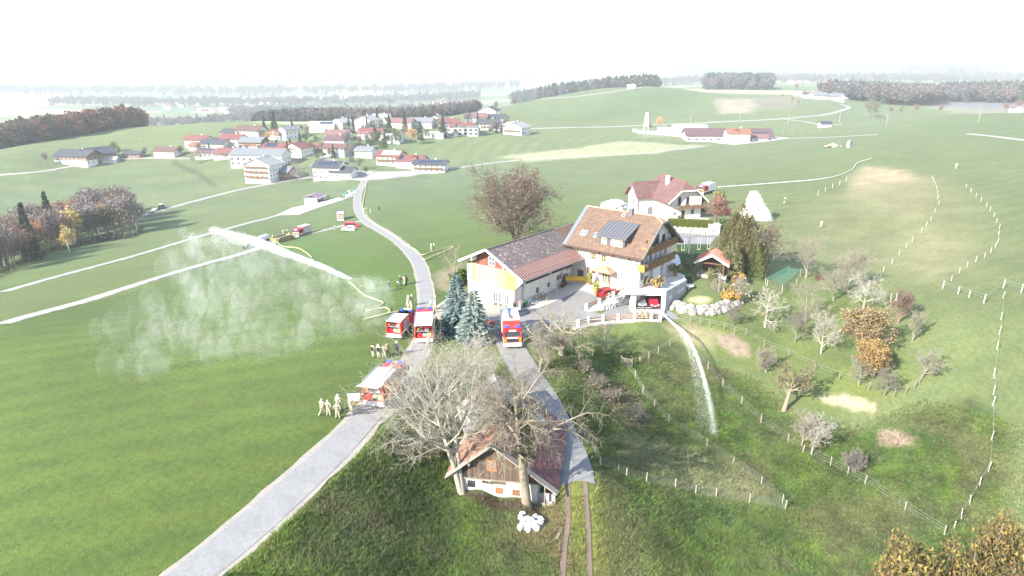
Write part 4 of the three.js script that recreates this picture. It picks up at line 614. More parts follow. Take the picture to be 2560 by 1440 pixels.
new MB().beam(v(EL, EY - 0.05, ZF + 0.04), hl.clone().add(v(0, -0.05, 0.04)), 0.08, 0.3).beam(hr.clone().add(v(0, -0.05, 0.04)), v(ER, EY - 0.05, ZF + 0.04), 0.08, 0.3).beam(hl.clone().add(v(0, -0.05, 0.04)), hr.clone().add(v(0, -0.05, 0.04)), 0.08, 0.25).build('verge_board', M.white, roof); new MB().beam(v(-6.04, WE - 0.05, w0), wl.clone().add(v(-0.04, -0.05, 0)), 0.08, 0.3).build('verge_board', M.white, roof);
const ch = new MB().box(1.9, 2.7, 7.0, 9.6, -7.6, -6.9).build('chimney', M.plaster, o); new MB().box(1.8, 2.8, 9.6, 9.72, -7.7, -6.8).build('chimney_cap', M.concrete, ch);
for (const [x, ww] of [[1.9, 0.85], [4.1, 0.8]]) { const b = new MB().box(x - ww / 2, x + ww / 2, 3.3, 5.5, -0.1, 0.03).build('balcony_door', x < 3 ? S(0.05, 0.06, 0.08, 0.3) : M.redWood, o); new MB().box(x - ww / 2 + 0.12, x + ww / 2 - 0.12, 3.9, 5.35, 0, 0.05).build('pane', M.glass, b); }
const dd = new MB().box(2.7, 3.55, 0, 2.2, -0.1, 0.03).build('terrace_door', M.dark, o); new MB().box(3.3, 3.55, 0, 2.2, 0.02, 0.06).build('door_leaf', M.redWood, dd);
makeWindow(o, T(5.7, 1.75, 0.01), 0.9, 1.3, { frame: M.greyPlaster, nx: 1, ny: 1 }); makeWindow(o, T(0.8, 1.5, 0.01), 0.75, 0.9, { frame: M.greyPlaster, nx: 2, ny: 1 });
const bal = new MB().box(0.7, 8.0, 2.75, 2.9, 0, 1.3).build('balcony', M.wood, o), pb = new MB(); boards(pb, v(0.7, 0, 1.3), v(1, 0, 0), 7.3, () => 2.75, () => 3.6, 0.16, (q) => [0.16 + 0.1 * q, 0.09 + 0.05 * q, 0.06], 61, 0.03); tag(pb.build('balustrade', VC, bal), null, null, null, 'stuff');
const fb = new MB(), R = mulberry(77); for (let i = 0; i < 260; i++) { const g = R(); fb.color(...(g < 0.5 ? [0.12, 0.13, 0.05] : g < 0.8 ? [0.28, 0.13, 0.07] : [0.33, 0.22, 0.1])); const p = v(0.8 + 7.1 * R(), 3.35 + 0.55 * R(), 1.36 + 0.22 * R()), s = 0.1 + 0.1 * R(), a = R() * 6.3; fb.tri(p, p.clone().add(v(Math.cos(a) * s, s, Math.sin(a) * s)), p.clone().add(v(Math.cos(a + 2) * s, s * 0.2, Math.sin(a + 2) * s))); } tag(fb.build('flowers', VC, bal), null, null, null, 'stuff');
const ar = new MB(), arc = []; for (let i = 0; i <= 8; i++) { const a = Math.PI * i / 8; arc.push(v(-1.6 + Math.cos(a) * 0.75, 1.0 + Math.sin(a) * 0.75, w0 - 0.59)); } ar.fan([...arc, v(-2.35, -0.8, w0 - 0.59), v(-0.85, -0.8, w0 - 0.59)]); ar.build('archway', S(0.16, 0.17, 0.19), o);
new MB().box(-5.06, -4.99, 2.2, 3.4, -11.6, -10.8).build('window', M.winGlass, o);
new MB().tube([v(-5.15, 4, w0 - 0.5), v(-5.15, -2, w0 - 0.5)], 0.07, 6).build('downpipe', M.dark, o);
new MB().box(8.9, 9.35, 1.2, 4.0, -3, 0.2).build('log_stack', M.oldWood, o);
sheet('terrace', 'white terrace in front of the white house', [[1668, 552], [1690, 548], [1752, 545], [1775, 548], [1760, 556], [1740, 560], [1690, 556]], RM.slab, 0.08, null, 2);
}
// ---------------------------------------------------------------- old cottage in the foreground
{
const CF = frame(v(-5, 0, -58.3), -9), o = thing('old_cottage', 'old cottage with whitewashed base, brown boarded gable and faded red roof between bare trees', 'cottage', CF.p, CF.turn);
const RX = 3.2, RY = 2.95, EL = -1.5, ELY = -1.0, ER = 9.6, ERY = -1.75, ZF = 0.8, ZB = -8.4, sL = (RY - ELY) / (RX - EL), sR = (RY - ERY) / (ER - RX), topY = (x) => x < RX ? RY - (RX - x) * sL : RY - (x - RX) * sR;
new MB().quad(v(-0.1, -4.5, 0), v(7.6, -4.8, 0), v(7.6, -1.25, 0), v(-0.1, -1.25, 0)).quad(v(7.6, -5, 0), v(7.6, -5, -13), v(7.6, -1.0, -13), v(7.6, -1.0, 0)).quad(v(-0.1, -4.5, -13), v(-0.1, -4.5, 0), v(-0.1, -1.25, 0), v(-0.1, -1.25, -13)).quad(v(7.6, -5, -13), v(-0.1, -5, -13), v(-0.1, 0, -13), v(7.6, 0, -13)).build('wall', grained(0.78, 0.76, 0.72), o);
const gb = new MB(); boards(gb, v(-0.15, 0, 0.06), v(1, 0, 0), 7.8, () => -1.25, (u) => topY(-0.15 + u) - 0.16, 0.2, (q, u) => { const t = (0.6 + 0.8 * q) * (0.8 + 0.5 * fbm(u, 2, 2, 6)); return [0.115 * t, 0.078 * t, 0.055 * t]; }, 71, 0.02, 0.04);
tag(gb.build('gable_boards', VC, o), 'weathered brown upright boards', null, null, 'stuff');
new MB().box(-0.2, 7.7, -1.33, -1.2, 0.0, 0.16).build('sill_beam', M.greyWood, o);
const rb = new MB(), th = v(0, -0.16, 0);
rb.slab([v(RX, RY, ZF), v(RX, RY, ZB), v(EL, ELY, ZB), v(EL, ELY, ZF)], th).slab([v(RX, RY, ZB), v(RX, RY, ZF), v(ER, ERY, ZF), v(ER, ERY, -12.5), v(RX, RY, -12.5)], th);
const roof = rb.build('roof', M.oldWood, o), tb = new MB(), DL = v(EL - RX, ELY - RY, 0), LL = DL.length(); DL.normalize(); const DR = v(ER - RX, ERY - RY, 0), LR = DR.length(); DR.normalize();
tiles(tb, v(RX, RY, ZF), v(0, 0, -1), DL, ZF - ZB, LL, 0.3, 0.32, (q, u, w) => { const m = fbm(u / 1.6, w / 1.6, 4, 8), k = 0.8 + 0.3 * q; return [lerp(0.25, 0.36, m) * k, lerp(0.105, 0.20, m) * k, lerp(0.065, 0.125, m) * k]; }, null, 0.05, 81);
tiles(tb, v(RX, RY, ZF), v(0, 0, -1), DR, 13.2, LR, 0.3, 0.32, (q) => { const k = 0.75 + 0.45 * q; return [0.16 * k, 0.07 * k, 0.066 * k]; }, null, 0.05, 82);  // shade put into the colour: right slope tiles darker than the left
tag(tb.build('roof_tiles', VC, roof), null, null, null, 'stuff');
const vb = new MB(); for (const [a, b] of [[v(EL, ELY, 0), v(RX, RY, 0)], [v(RX, RY, 0), v(ER, ERY, 0)]]) { for (let k = 0; k < 3; k++) vb.beam(a.clone().add(v(0, 0.02, ZF - 0.03 - k * 0.26)), b.clone().add(v(0, 0.02, ZF - 0.03 - k * 0.26)), 0.235, 0.1 + 0.012 * k, v(0, 1, 0)); } vb.build('verge_boards', grained(0.42, 0.37, 0.32), roof);
for (const x of [0.9, 5.6]) new MB().box(x - 0.09, x + 0.09, topY(x) - 0.5, topY(x) - 0.18, -0.2, 0.75).build('purlin', M.greyWood, o);
const fr = { frame: S(0.38, 0.15, 0.06, 0.8), nx: 2, ny: 2, t: 0.1, pane: M.winGlass };
makeWindow(o, T(3.05, 0.45, 0.11), 1.0, 1.05, { ...fr, sill: 1, pane: S(0.25, 0.2, 0.17, 0.5) }); makeWindow(o, T(3.75, -2.45, 0.02), 0.72, 0.7, { ...fr, pane: S(0.3, 0.17, 0.08, 0.5) }); makeWindow(o, T(5.45, -2.5, 0.02), 0.72, 0.7, fr); makeWindow(o, T(0.95, -1.95, 0.02), 0.75, 0.75, { frame: M.dark, nx: 2, ny: 2, pane: M.glass });
new MB().slab([v(2.1, -1.5, 0.02), v(2.7, -1.55, 0.02), v(2.75, -1.4, 0.6), v(2.15, -1.35, 0.6)], v(0, 0.05, 0)).build('awning', M.oldWood, o);
new MB().box(2.9, 4.4, -1.72, -1.38, 0.02, 0.07).build('board', M.oldWood, o);
new MB().box(-0.15, 0.6, -1.25, 0.3, 0.03, 0.12).build('loft_door', M.dark, o);
new MB().box(8.3, 8.42, -5, ERY + 0.9, 0.2, 0.35).box(9.3, 9.42, -5, ERY + 0.2, 0.2, 0.35).box(7.62, 9.4, -4.3, -3.2, 0.2, 0.26).build('lean_to', M.greyWood, o);
new MB().box(7.62, 9.3, -5, -2.5, -0.4, -0.3).build('shed_wall', M.greyPlaster, o);
// rear barn part with grey shingles, turned against the front
const QF = new THREE.Matrix4().makeTranslation(3.3, 0, -7.0).multiply(rotY(22)), P = (x, y, z) => v(x, y, z).applyMatrix4(QF), q = new MB();
const L = 6.6, er = 4.6; q.slab([P(0, 3.95, 0.3), P(0, 3.95, -L), P(-4.4, 0.1, -L), P(-4.4, 0.1, 0.3)], th).slab([P(0, 3.95, -L), P(0, 3.95, 0.3), P(er, 0.3, 0.3), P(er, 0.3, -L)], th); const rear = q.build('rear_roof', M.greyWood, o);
const sb = new MB(), d = P(-4.4, 0.1, 0).sub(P(0, 3.95, 0)), ld = d.length(); d.normalize(); const d2 = P(er, 0.3, 0).sub(P(0, 3.95, 0)), l2 = d2.length(); d2.normalize(); const U2 = P(0, 0, -1).sub(P(0, 0, 0));
const sh = (qq, u, w) => { const k = 0.75 + 0.5 * qq; return [0.30 * k, 0.275 * k, 0.24 * k]; }; tiles(sb, P(0, 3.95, 0.3), U2, d, L + 0.3, ld, 0.26, 0.3, sh, null, 0.035, 91); tiles(sb, P(0, 3.95, 0.3), U2, d2, L + 0.3, l2, 0.26, 0.3, sh, null, 0.035, 92); tag(sb.build('shingles', VC, rear), null, null, null, 'stuff');
new MB().beam(P(0, 3.98, 0.32), P(-4.5, 0.04, 0.32), 0.08, 0.25).build('verge_board', M.greyWood, rear);
new MB().slab([P(-3.9, -4.5, 0), P(3.9, -4.5, 0), P(3.9, 0.6, 0), P(0, 3.6, 0), P(-3.9, 0.35, 0)], P(0, 0, -L + 0.3).sub(P(0, 0, 0))).build('rear_wall', M.dark, o);
}
// ---------------------------------------------------------------- garden hut
{
const p = onG(1778, 692), f = frame(p.clone().setY(p.y + 0.35), -24), o = thing('garden_hut', 'small open timber garden hut with bright red ribbed roof beside the tall thuja', 'hut', f.p, f.turn);
new MB().cbox(-2.5, 2.7, -1.4, 0.12, -3.4, 1.0, 0.05).build('stone_base', grained(0.5, 0.47, 0.42), o);
const b = new MB(); for (const [x, z] of [[-2.1, 0.4], [2.1, 0.4], [-2.1, -3], [2.1, -3]]) b.box(x - 0.09, x + 0.09, 0, 2.3, z - 0.09, z + 0.09); b.box(-2.2, 2.2, 2.15, 2.35, 0.3, 0.5).box(-2.2, 2.2, 2.15, 2.35, -3.1, -2.9); b.build('posts', M.wood, o);
const w = new MB(); boards(w, v(-2.1, 0, -2.4), v(1, 0, 0), 4.2, () => 0, () => 2.3, 0.2, (q) => [0.12 + 0.08 * q, 0.07 + 0.04 * q, 0.05], 95); boards(w, v(2.12, 0, 0.3), v(0, 0, -1), 3.3, () => 0, () => 2.3, 0.2, (q) => [0.05 + 0.03 * q, 0.03, 0.025], 96); tag(w.build('wall_boards', VC, o), null, null, null, 'stuff');
const rb = new MB(), A = v(0, 4.0, 1.2), B = v(0, 4.0, -3.8); rb.slab([A, B, v(-3, 2.3, -3.8), v(-3, 2.3, 1.2)], v(0, -0.12, 0)).slab([B, A, v(3, 2.3, 1.2), v(3, 2.3, -3.8)], v(0, -0.12, 0)); const roof = rb.build('roof', S(0.5, 0.13, 0.09, 0.6), o), rr = new MB();
for (let i = 0; i <= 12; i++) { const z = 1.15 - i * 0.41; for (const s of [-1, 1]) rr.beam(v(0, 4.05, z), v(s * 3, 2.35, z), 0.14, 0.09); } rr.build('ribs', S(0.56, 0.17, 0.12, 0.6), roof);
new MB().beam(v(-3.05, 2.25, 1.24), v(0, 3.98, 1.24), 0.08, 0.34).beam(v(0, 3.98, 1.24), v(3.05, 2.25, 1.24), 0.08, 0.34).build('verge_board', M.white, roof);
new MB().box(-1.2, 1.2, 0.12, 0.55, -2.2, -1.5).box(-0.6, 0.6, 0.12, 0.8, -0.9, -0.3).build('bench', M.oldWood, o);
}
// ---------------------------------------------------------------- trees
const _ax = new V3();
function bend(d, ang, az) { const s = new V3().crossVectors(d, Math.abs(d.y) > 0.9 ? _ax.set(1, 0, 0) : _ax.set(0, 1, 0)).normalize(); return d.clone().applyAxisAngle(s, ang).applyAxisAngle(d, az); }
function grow(b, p, d, len, r, lv, o, R, tips) {
const seg = o.seg[lv], pts = [p.clone()], rad = [r], dirs = [d.clone()]; d = d.clone();
for (let i = 1; i <= seg; i++) {
d.x += (R() - 0.5) * o.wob[lv]; d.y += (R() - 0.5) * o.wob[lv] + o.up[lv]; d.z += (R() - 0.5) * o.wob[lv]; d.normalize();
p = p.clone().addScaledVector(d, len / seg); pts.push(p); dirs.push(d.clone()); rad.push(Math.max(o.rmin, r * (1 - (o.taper ?? 0.75) * i / seg)));
}
b.tube(pts, rad, o.sides[lv], false);
if (lv >= o.n.length) { tips.push(pts[seg]); if (seg > 1) tips.push(pts[seg - 1]); return; }
const n = Math.max(1, Math.round(o.n[lv] * (0.8 + 0.4 * R()))), a0 = R() * 6.28;
for (let k = 0; k < n; k++) {
const t = o.t0[lv] + (1 - o.t0[lv]) * (k + R() * 0.9) / n, f = Math.min(seg - 0.001, t * seg), i = Math.floor(f), q = pts[i].clone().lerp(pts[i + 1], f - i), rr = lerp(rad[i], rad[i + 1], f - i);
const dd = bend(dirs[i], o.ang[lv] * (0.75 + 0.5 * R()), a0 + k * 2.4 + R() * 0.6);
grow(b, q, dd, len * o.ratio[lv] * (0.7 + 0.6 * R()) * (1 - (o.fall?.[lv] ?? 0.35) * t), Math.max(o.rmin, rr * 0.68), lv + 1, o, R, tips);
}
}
const bark = (r, g, b) => S(r, g, b, 0.95, { map: grainTex });
const BK = { pale: bark(0.34, 0.305, 0.24), grey: bark(0.25, 0.225, 0.19), brown: bark(0.19, 0.14, 0.11), dark: bark(0.09, 0.07, 0.055), rust: bark(0.25, 0.16, 0.13) };
const leafMat = new THREE.MeshPhysicalMaterial({ vertexColors: true, roughness: 0.95, side: THREE.DoubleSide });
const BARE = { seg: [6, 5, 4, 3, 2], sides: [8, 6, 4, 3, 3], wob: [0.10, 0.22, 0.32, 0.42, 0.5], up: [0.02, 0.05, 0.03, 0.02, 0], n: [8, 7, 6, 5], t0: [0.3, 0.22, 0.2, 0.15], ang: [0.75, 0.7, 0.75, 0.8], ratio: [0.62, 0.52, 0.5, 0.5], rmin: 0.012 };
function leaves(tips, n, size, cols, R, spread = 0.35, droop = 0) {
const b = new MB(); b.color(1, 1, 1);
for (let i = 0; i < n; i++) {
const q = tips[Math.floor(R() * tips.length)], c = q.clone().add(v((R() - 0.5) * spread * 2, (R() - 0.5) * spread * 2 - droop * R(), (R() - 0.5) * spread * 2)), k = 0.65 + 0.7 * R(), co = cols[Math.floor(R() * cols.length)]; b.color(co[0] * k, co[1] * k, co[2] * k);
const s = size * (0.6 + 0.8 * R()), a = R() * 6.28, e = (R() - 0.5) * 2.4, u = v(Math.cos(a) * s, Math.sin(e) * s * 0.7, Math.sin(a) * s), w = v(-Math.sin(a) * s * 0.6, Math.cos(e) * s * 0.7, Math.cos(a) * s * 0.6);
b.quad(c.clone().add(u), c.clone().add(w), c.clone().sub(u), c.clone().sub(w));
}
return b;
}
// a whole broadleaf tree: trunk and limbs in one skin, the twigs as crown, leaves if it still has any
function tree(name, label, pos, h, opt = {}) {
const R = mulberry(opt.seed || 1), o = { ...BARE, ...opt }, t = thing(name, label, 'tree', pos, opt.turn || 0, opt.group), b = new MB(), tips = [];
const lean = opt.lean || v(0, 0, 0); let stems = opt.stems || 1;
for (let s = 0; s < stems; s++) { const d = v((R() - 0.5) * (stems > 1 ? 0.5 : 0.1), 1, (R() - 0.5) * (stems > 1 ? 0.5 : 0.1)).add(lean).normalize(); grow(b, v(stems > 1 ? (R() - 0.5) * 0.3 : 0, -0.4, stems > 1 ? (R() - 0.5) * 0.3 : 0), d, h * (opt.trunk || 0.72), (opt.r || h * 0.028), 0, o, R, tips); }
b.build('trunk', opt.bark || BK.grey, t);
if (opt.leaves) leaves(tips, opt.leaves, opt.leaf || 0.16, opt.cols, R, opt.spread || 0.3).build('crown', leafMat, t);
return t;
}
function conifer(name, label, pos, h, w, cols, seed, n = 1400, opt = {}) {
const R = mulberry(seed), t = thing(name, label, 'tree', pos, R() * 6, opt.group), b = new MB().cyl(v(0, -0.4, 0), v(0, h * 0.97, 0), h * 0.022, 0.02, 6); b.build('trunk', BK.dark, t);
const f = new MB(); f.color(1, 1, 1); const rows = Math.round(h * (opt.dense || 2.1));
for (let i = 0; i < rows; i++) {
const y = lerp(h * (opt.base ?? 0.04), h * 0.99, Math.pow(i / rows, 0.95)), rr = w / 2 * Math.pow(1 - y / h, opt.pow || 0.8) * (0.82 + 0.36 * R()) + 0.08, m = Math.max(5, Math.round(n / rows * (rr / w * 2 + 0.15) * 1.4)), nb = Math.max(5, Math.round(rr * 4.5));
for (let k = 0; k < m; k++) {
const a = (Math.floor(R() * nb) / nb) * 6.28 + i * 1.3 + (R() - 0.5) * 0.4, q = Math.sqrt(0.05 + 0.95 * R()) * rr, c = v(Math.cos(a) * q, y - q * (opt.sag ?? 0.28) + (R() - 0.5) * 0.2, Math.sin(a) * q), co = cols[Math.floor(R() * cols.length)], kk = 0.7 + 0.6 * R(); f.color(co[0] * kk, co[1] * kk, co[2] * kk);
const s = (opt.spray || 0.3) * (0.6 + 0.8 * R()), out = v(Math.cos(a + (R() - 0.5) * 0.8) * s, -s * 0.15 + (R() - 0.3) * s * 0.5, Math.sin(a + (R() - 0.5) * 0.8) * s), si = v(-Math.sin(a) * s * 0.38, (R() - 0.5) * s * 0.3, Math.cos(a) * s * 0.38);
f.tri(c.clone().add(si), c.clone().sub(si), c.clone().add(out.clone().multiplyScalar(1.3)));
}
}
f.build('crown', leafMat, t); return t;
}
function shrub(name, label, pos, w, h, cols, seed, n = 500, opt = {}) {
const R = mulberry(seed), t = thing(name, label, opt.cat || 'shrub', pos, 0, opt.group), b = new MB(), tips = [], y0 = opt.pot ? 0.55 : 0;
for (let i = 0; i < (opt.stems || 9); i++) { const a = R() * 6.28, q = w / 2 * Math.sqrt(R()), e = v(Math.cos(a) * q, y0 + h * (0.5 + 0.5 * R()) * Math.sqrt(Math.max(0.1, 1 - Math.pow(q / (w / 2), 2) * 0.7)), Math.sin(a) * q), m = e.clone().multiply(v(0.4, 0.5, 0.4)); b.tube([v(0, y0 - 0.1, 0), m, e], [0.05, 0.03, 0.01], 4, false); for (let j = 0; j < 14; j++) tips.push(m.clone().lerp(e, R()).add(v((R() - 0.5) * w * 0.35, (R() - 0.5) * h * 0.3, (R() - 0.5) * w * 0.35))); if (opt.twig) for (let j = 0; j < opt.twig; j++) { const s = m.clone().lerp(e, R()), d = v(R() - 0.5, R() * 0.9, R() - 0.5).normalize().multiplyScalar(w * 0.28); b.tube([s, s.clone().add(d)], [0.018, 0.01], 3, false); } }
b.build('stems', opt.bark || BK.brown, t);
if (n) leaves(tips, n, opt.leaf || 0.14, cols, R, opt.spread ?? 0.18).build('foliage', leafMat, t);
if (opt.pot) new MB().cyl(v(0, 0, 0), v(0, 0.6, 0), 0.26, 0.36, 12).build('pot', S(0.42, 0.17, 0.09, 0.8), t);
return t;
}
// ---- the two great bare trees by the cottage and the one above it
const gp = (a, b) => onG(a, b);
tree('bare_tree', 'large pale bare tree with forked trunk left of the old cottage', gp(1163, 1222).add(v(-0.2, -0.2, 0.6)), 17.5, { seed: 11, bark: bark(0.44, 0.41, 0.34), stems: 2, r: 0.34, trunk: 0.66, n: [12, 8, 7, 6], t0: [0.4, 0.25, 0.2, 0.15], ang: [0.85, 0.7, 0.75, 0.8], ratio: [0.78, 0.55, 0.5, 0.5], up: [0.01, 0.035, 0.02, 0.01, 0], rmin: 0.0085, lean: v(-0.16, 0, -0.12) });
{
const R = mulberry(23), t = tree('bare_tree', 'large gnarled bare tree with drooping twigs in front of the old cottage', gp(1318, 1262).add(v(0, -0.2, 0.3)), 17, { seed: 23, bark: bark(0.30, 0.255, 0.19), r: 0.52, trunk: 0.74, n: [11, 8, 7, 6], t0: [0.45, 0.22, 0.2, 0.12], ang: [0.95, 0.75, 0.8, 0.9], ratio: [0.56, 0.55, 0.5, 0.55], wob: [0.12, 0.4, 0.5, 0.55, 0.55], up: [0.02, 0.0, -0.08, -0.2, -0.22], rmin: 0.0105, lean: v(-0.06, 0, -0.04) });
const ivy = []; for (let i = 0; i < 160; i++) ivy.push(v((R() - 0.5) * 1.6, 5.5 + R() * 5.5, (R() - 0.5) * 1.6)); leaves(ivy, 700, 0.14, [[0.04, 0.07, 0.02], [0.09, 0.09, 0.02]], R, 0.3).build('ivy', leafMat, t);
}
tree('bare_tree', 'wide spreading bare tree with long arching boughs above the lower railing', gp(1404, 888).add(v(0, -0.2, 0)), 9.5, { seed: 37, bark: bark(0.36, 0.31, 0.22), r: 0.5, trunk: 0.5, n: [13, 8, 7, 5], t0: [0.3, 0.2, 0.2, 0.15], ang: [1.05, 0.7, 0.75, 0.85], ratio: [1.15, 0.5, 0.5, 0.5], wob: [0.2, 0.35, 0.45, 0.5, 0.5], up: [0.02, -0.02, -0.06, -0.08, -0.05], rmin: 0.014 });
tree('bare_tree', 'small bare tree beside the dark stone wall', gp(1513, 882), 6.2, { seed: 41, bark: BK.grey, r: 0.16, n: [8, 7, 6, 4] });
tree('bare_tree', 'bare twiggy tree between the spreading tree and driveway', gp(1345, 935), 6.5, { seed: 43, bark: BK.pale, r: 0.14, stems: 2, n: [8, 7, 6, 4] });
tree('bare_tree', 'thin bare tree behind the grey shingled cottage roof', gp(1195, 1010), 8, { seed: 47, bark: BK.pale, r: 0.14, stems: 2, n: [7, 7, 6, 4] });
// ---- the big reddish tree behind the barn
tree('beech_tree', 'huge round tree with sparse reddish-brown leaves behind the barn', gp(1290, 608).add(v(0, -0.3, 0)), 20, { seed: 53, bark: BK.brown, stems: 4, r: 0.3, trunk: 0.66, n: [12, 8, 7, 4], t0: [0.12, 0.2, 0.2, 0.2], ang: [1.0, 0.65, 0.65, 0.7], ratio: [0.78, 0.52, 0.5, 0.5], up: [0.02, 0.06, 0.04, 0.02, 0], rmin: 0.022, leaves: 8000, leaf: 0.14, spread: 0.5, cols: [[0.17, 0.105, 0.08], [0.20, 0.135, 0.10], [0.18, 0.13, 0.095], [0.23, 0.175, 0.13]] });
// ---- spruces, thujas
const BLUE = [[0.10, 0.17, 0.17], [0.15, 0.23, 0.22], [0.22, 0.30, 0.29], [0.07, 0.12, 0.12]];
conifer('blue_spruce', 'taller blue spruce left of the pair in the grass island', gp(1143, 830), 9.2, 5.6, BLUE, 61, 5200, { spray: 0.34, pow: 0.85 });
conifer('blue_spruce', 'paler blue spruce in front, right of the pair in the grass island', gp(1186, 852), 8.0, 5.8, [[0.15, 0.22, 0.20], [0.24, 0.31, 0.28], [0.32, 0.38, 0.34], [0.10, 0.15, 0.13]], 62, 5200, { spray: 0.34, pow: 0.85 });
shrub('dark_spruce', 'low dark spruce under the taller blue spruce', gp(1128, 832), 3.0, 3.4, [[0.02, 0.05, 0.05], [0.03, 0.07, 0.06]], 63, 900, { leaf: 0.2, cat: 'tree' });
const THUJ = [[0.13, 0.135, 0.04], [0.18, 0.16, 0.06], [0.22, 0.17, 0.08], [0.08, 0.10, 0.03]];
function thuja(name, label, pos, h, w, cols, seed, n) {
const R = mulberry(seed), t = thing(name, label, 'tree', pos, R() * 6), f = new MB(), b = new MB(), lobes = [[0, 0, 1, 0.5]]; f.color(1, 1, 1); b.cyl(v(0, -0.4, 0), v(0, h * 0.9, 0), h * 0.025, 0.04, 7);
for (let i = 0; i < 11; i++) { const a = i * 2.4 + R(), q = w * (0.2 + 0.13 * R()); lobes.push([Math.cos(a) * q, Math.sin(a) * q, 0.55 + 0.4 * R(), 0.26 + 0.1 * R()]); b.tube([v(0, h * 0.1, 0), v(Math.cos(a) * q * 0.9, h * 0.35, Math.sin(a) * q * 0.9)], [0.09, 0.03], 4, false); }
b.build('trunk', BK.brown, t);
for (let i = 0; i < n; i++) {
const [x, z, hh, ww] = lobes[Math.floor(R() * lobes.length)], y = Math.pow(R(), 0.9), prof = Math.pow(Math.sin(Math.PI * Math.min(1, 0.16 + y * 0.86)), 0.8) * (1 - 0.35 * y), a = R() * 6.28, cl = 0.8 + 0.4 * vnoise(a * 2.2 + x * 3, y * 7, seed), q = w * ww * prof * cl * Math.sqrt(0.45 + 0.55 * R()), co = cols[Math.floor(clamp(R() * 0.7 + 0.3 * vnoise(x * 2 + a, y * 6, 8)) * cols.length * 0.999)], k = 0.65 + 0.6 * R(); f.color(co[0] * k, co[1] * k, co[2] * k);
const c = v(x * (1 - 0.35 * y) + Math.cos(a) * q, h * hh * y + 0.2, z * (1 - 0.35 * y) + Math.sin(a) * q), s = 0.16 + 0.2 * R(), o = v(Math.cos(a) * s * 0.7, s * (0.6 + 0.6 * R()), Math.sin(a) * s * 0.7), e = v(-Math.sin(a + R()) * s * 0.45, (R() - 0.5) * s * 0.4, Math.cos(a + R()) * s * 0.45); f.tri(c.clone().sub(e), c.clone().add(e), c.clone().add(o));
}
f.build('crown', leafMat, t); return t;
}
const th1 = thuja('thuja', 'tall brownish-green thuja behind the garden hut', gp(1842, 668), 12.2, 8.6, THUJ, 71, 17000);
thuja('thuja', 'thuja bulging right of the tall one behind the garden hut', gp(1880, 690), 7.0, 5.6, [[0.14, 0.17, 0.035], [0.18, 0.19, 0.06], [0.09, 0.12, 0.03]], 72, 7000);
thuja('thuja', 'lower thuja with grey dead twigs beside the garden hut', gp(1822, 690), 6.6, 4.8, [[0.12, 0.15, 0.035], [0.2, 0.2, 0.08], [0.26, 0.24, 0.17]], 73, 6000);
// ---- orchard
const ORCH = [
// px, py of the foot, height, options, label
[1913, 690, 12.5, { bark: BK.grey, stems: 2, leaves: 1500, leaf: 0.16, cols: [[0.12, 0.12, 0.04], [0.18, 0.14, 0.08]], spread: 0.5 }, 'tall half-bare tree beside the white water fountain'],
[2015, 695, 9.6, { bark: BK.pale }, 'bare orchard tree with pale forked trunk, farthest uphill'],
[2112, 727, 9, { bark: BK.pale, stems: 2 }, 'bare silvery tree left of the broad white one'],
[2083, 752, 6.5, { bark: BK.pale }, 'thin bare tree below the bare silvery tree'],
[2155, 779, 8.4, { bark: bark(0.5, 0.46, 0.4), ang: [0.95, 0.7, 0.75, 0.8], up: [0.02, 0.0, -0.03, -0.05, 0] }, 'broad bare tree with nearly white twigs'],
[1912, 818, 9.6, { bark: bark(0.5, 0.46, 0.38), ang: [1.15, 0.8, 0.75, 0.8], up: [0.02, -0.03, -0.08, -0.08, 0], ratio: [0.5, 0.5, 0.5, 0.5] }, 'pale bare tree with drooping boughs below the netted run'],
[2013, 808, 8.8, { bark: BK.pale }, 'rounded bare tree in the middle of the orchard'],
[1986, 855, 6.4, { bark: BK.grey }, 'small grey bare tree left below the rounded one'],
[2052, 884, 7.8, { bark: bark(0.48, 0.44, 0.37) }, 'pale bare tree left of the yellow-leaved trees'],
[1832, 812, 4.2, { bark: BK.grey }, 'small bare tree below the boulder wall'],
[1915, 930, 4.6, { bark: BK.pale, stems: 2 }, 'low bare tree by the orchard fence above the leaning trunk'],
[2210, 990, 5.4, { bark: BK.grey }, 'small grey bare tree right below the yellow bush'],
[2146, 965, 4.6, { bark: BK.pale }, 'small bare tree left of the yellow bush'],
[2245, 808, 6.0, { bark: BK.rust, stems: 2, ang: [0.45, 0.45, 0.5, 0.6] }, 'narrow reddish bare tree beyond the yellow-leaved trees'],
[2280, 855, 5, { bark: BK.pale, ang: [0.5, 0.5, 0.5, 0.6] }, 'thin pale sapling right of the reddish tree'],
[2300, 945, 5, { bark: BK.pale, ang: [0.9, 0.7, 0.75, 0.8], lean: v(0.3, 0, 0) }, 'leaning bare sapling at the right fence corner'],
[2004, 1112, 5.6, { bark: BK.pale }, 'left bare tree of the pair by the lower orchard fence'],
[2028, 1136, 6.0, { bark: bark(0.47, 0.43, 0.37) }, 'right bare tree of the pair by the lower orchard fence'],
[2138, 1180, 3.6, { bark: BK.grey, stems: 3 }, 'low grey bare bush on the lower orchard fence'],
];
for (let i = 0; i < ORCH.length; i++) { const [a, b, h, o, l] = ORCH[i]; tree('fruit_tree', l, gp(a, b), h, { seed: 100 + i, n: [10, 8, 7, 4], r: h * 0.02, rmin: 0.0115, trunk: 0.66, t0: [0.25, 0.2, 0.2, 0.15], ratio: [0.66, 0.52, 0.5, 0.5], ...o }); }
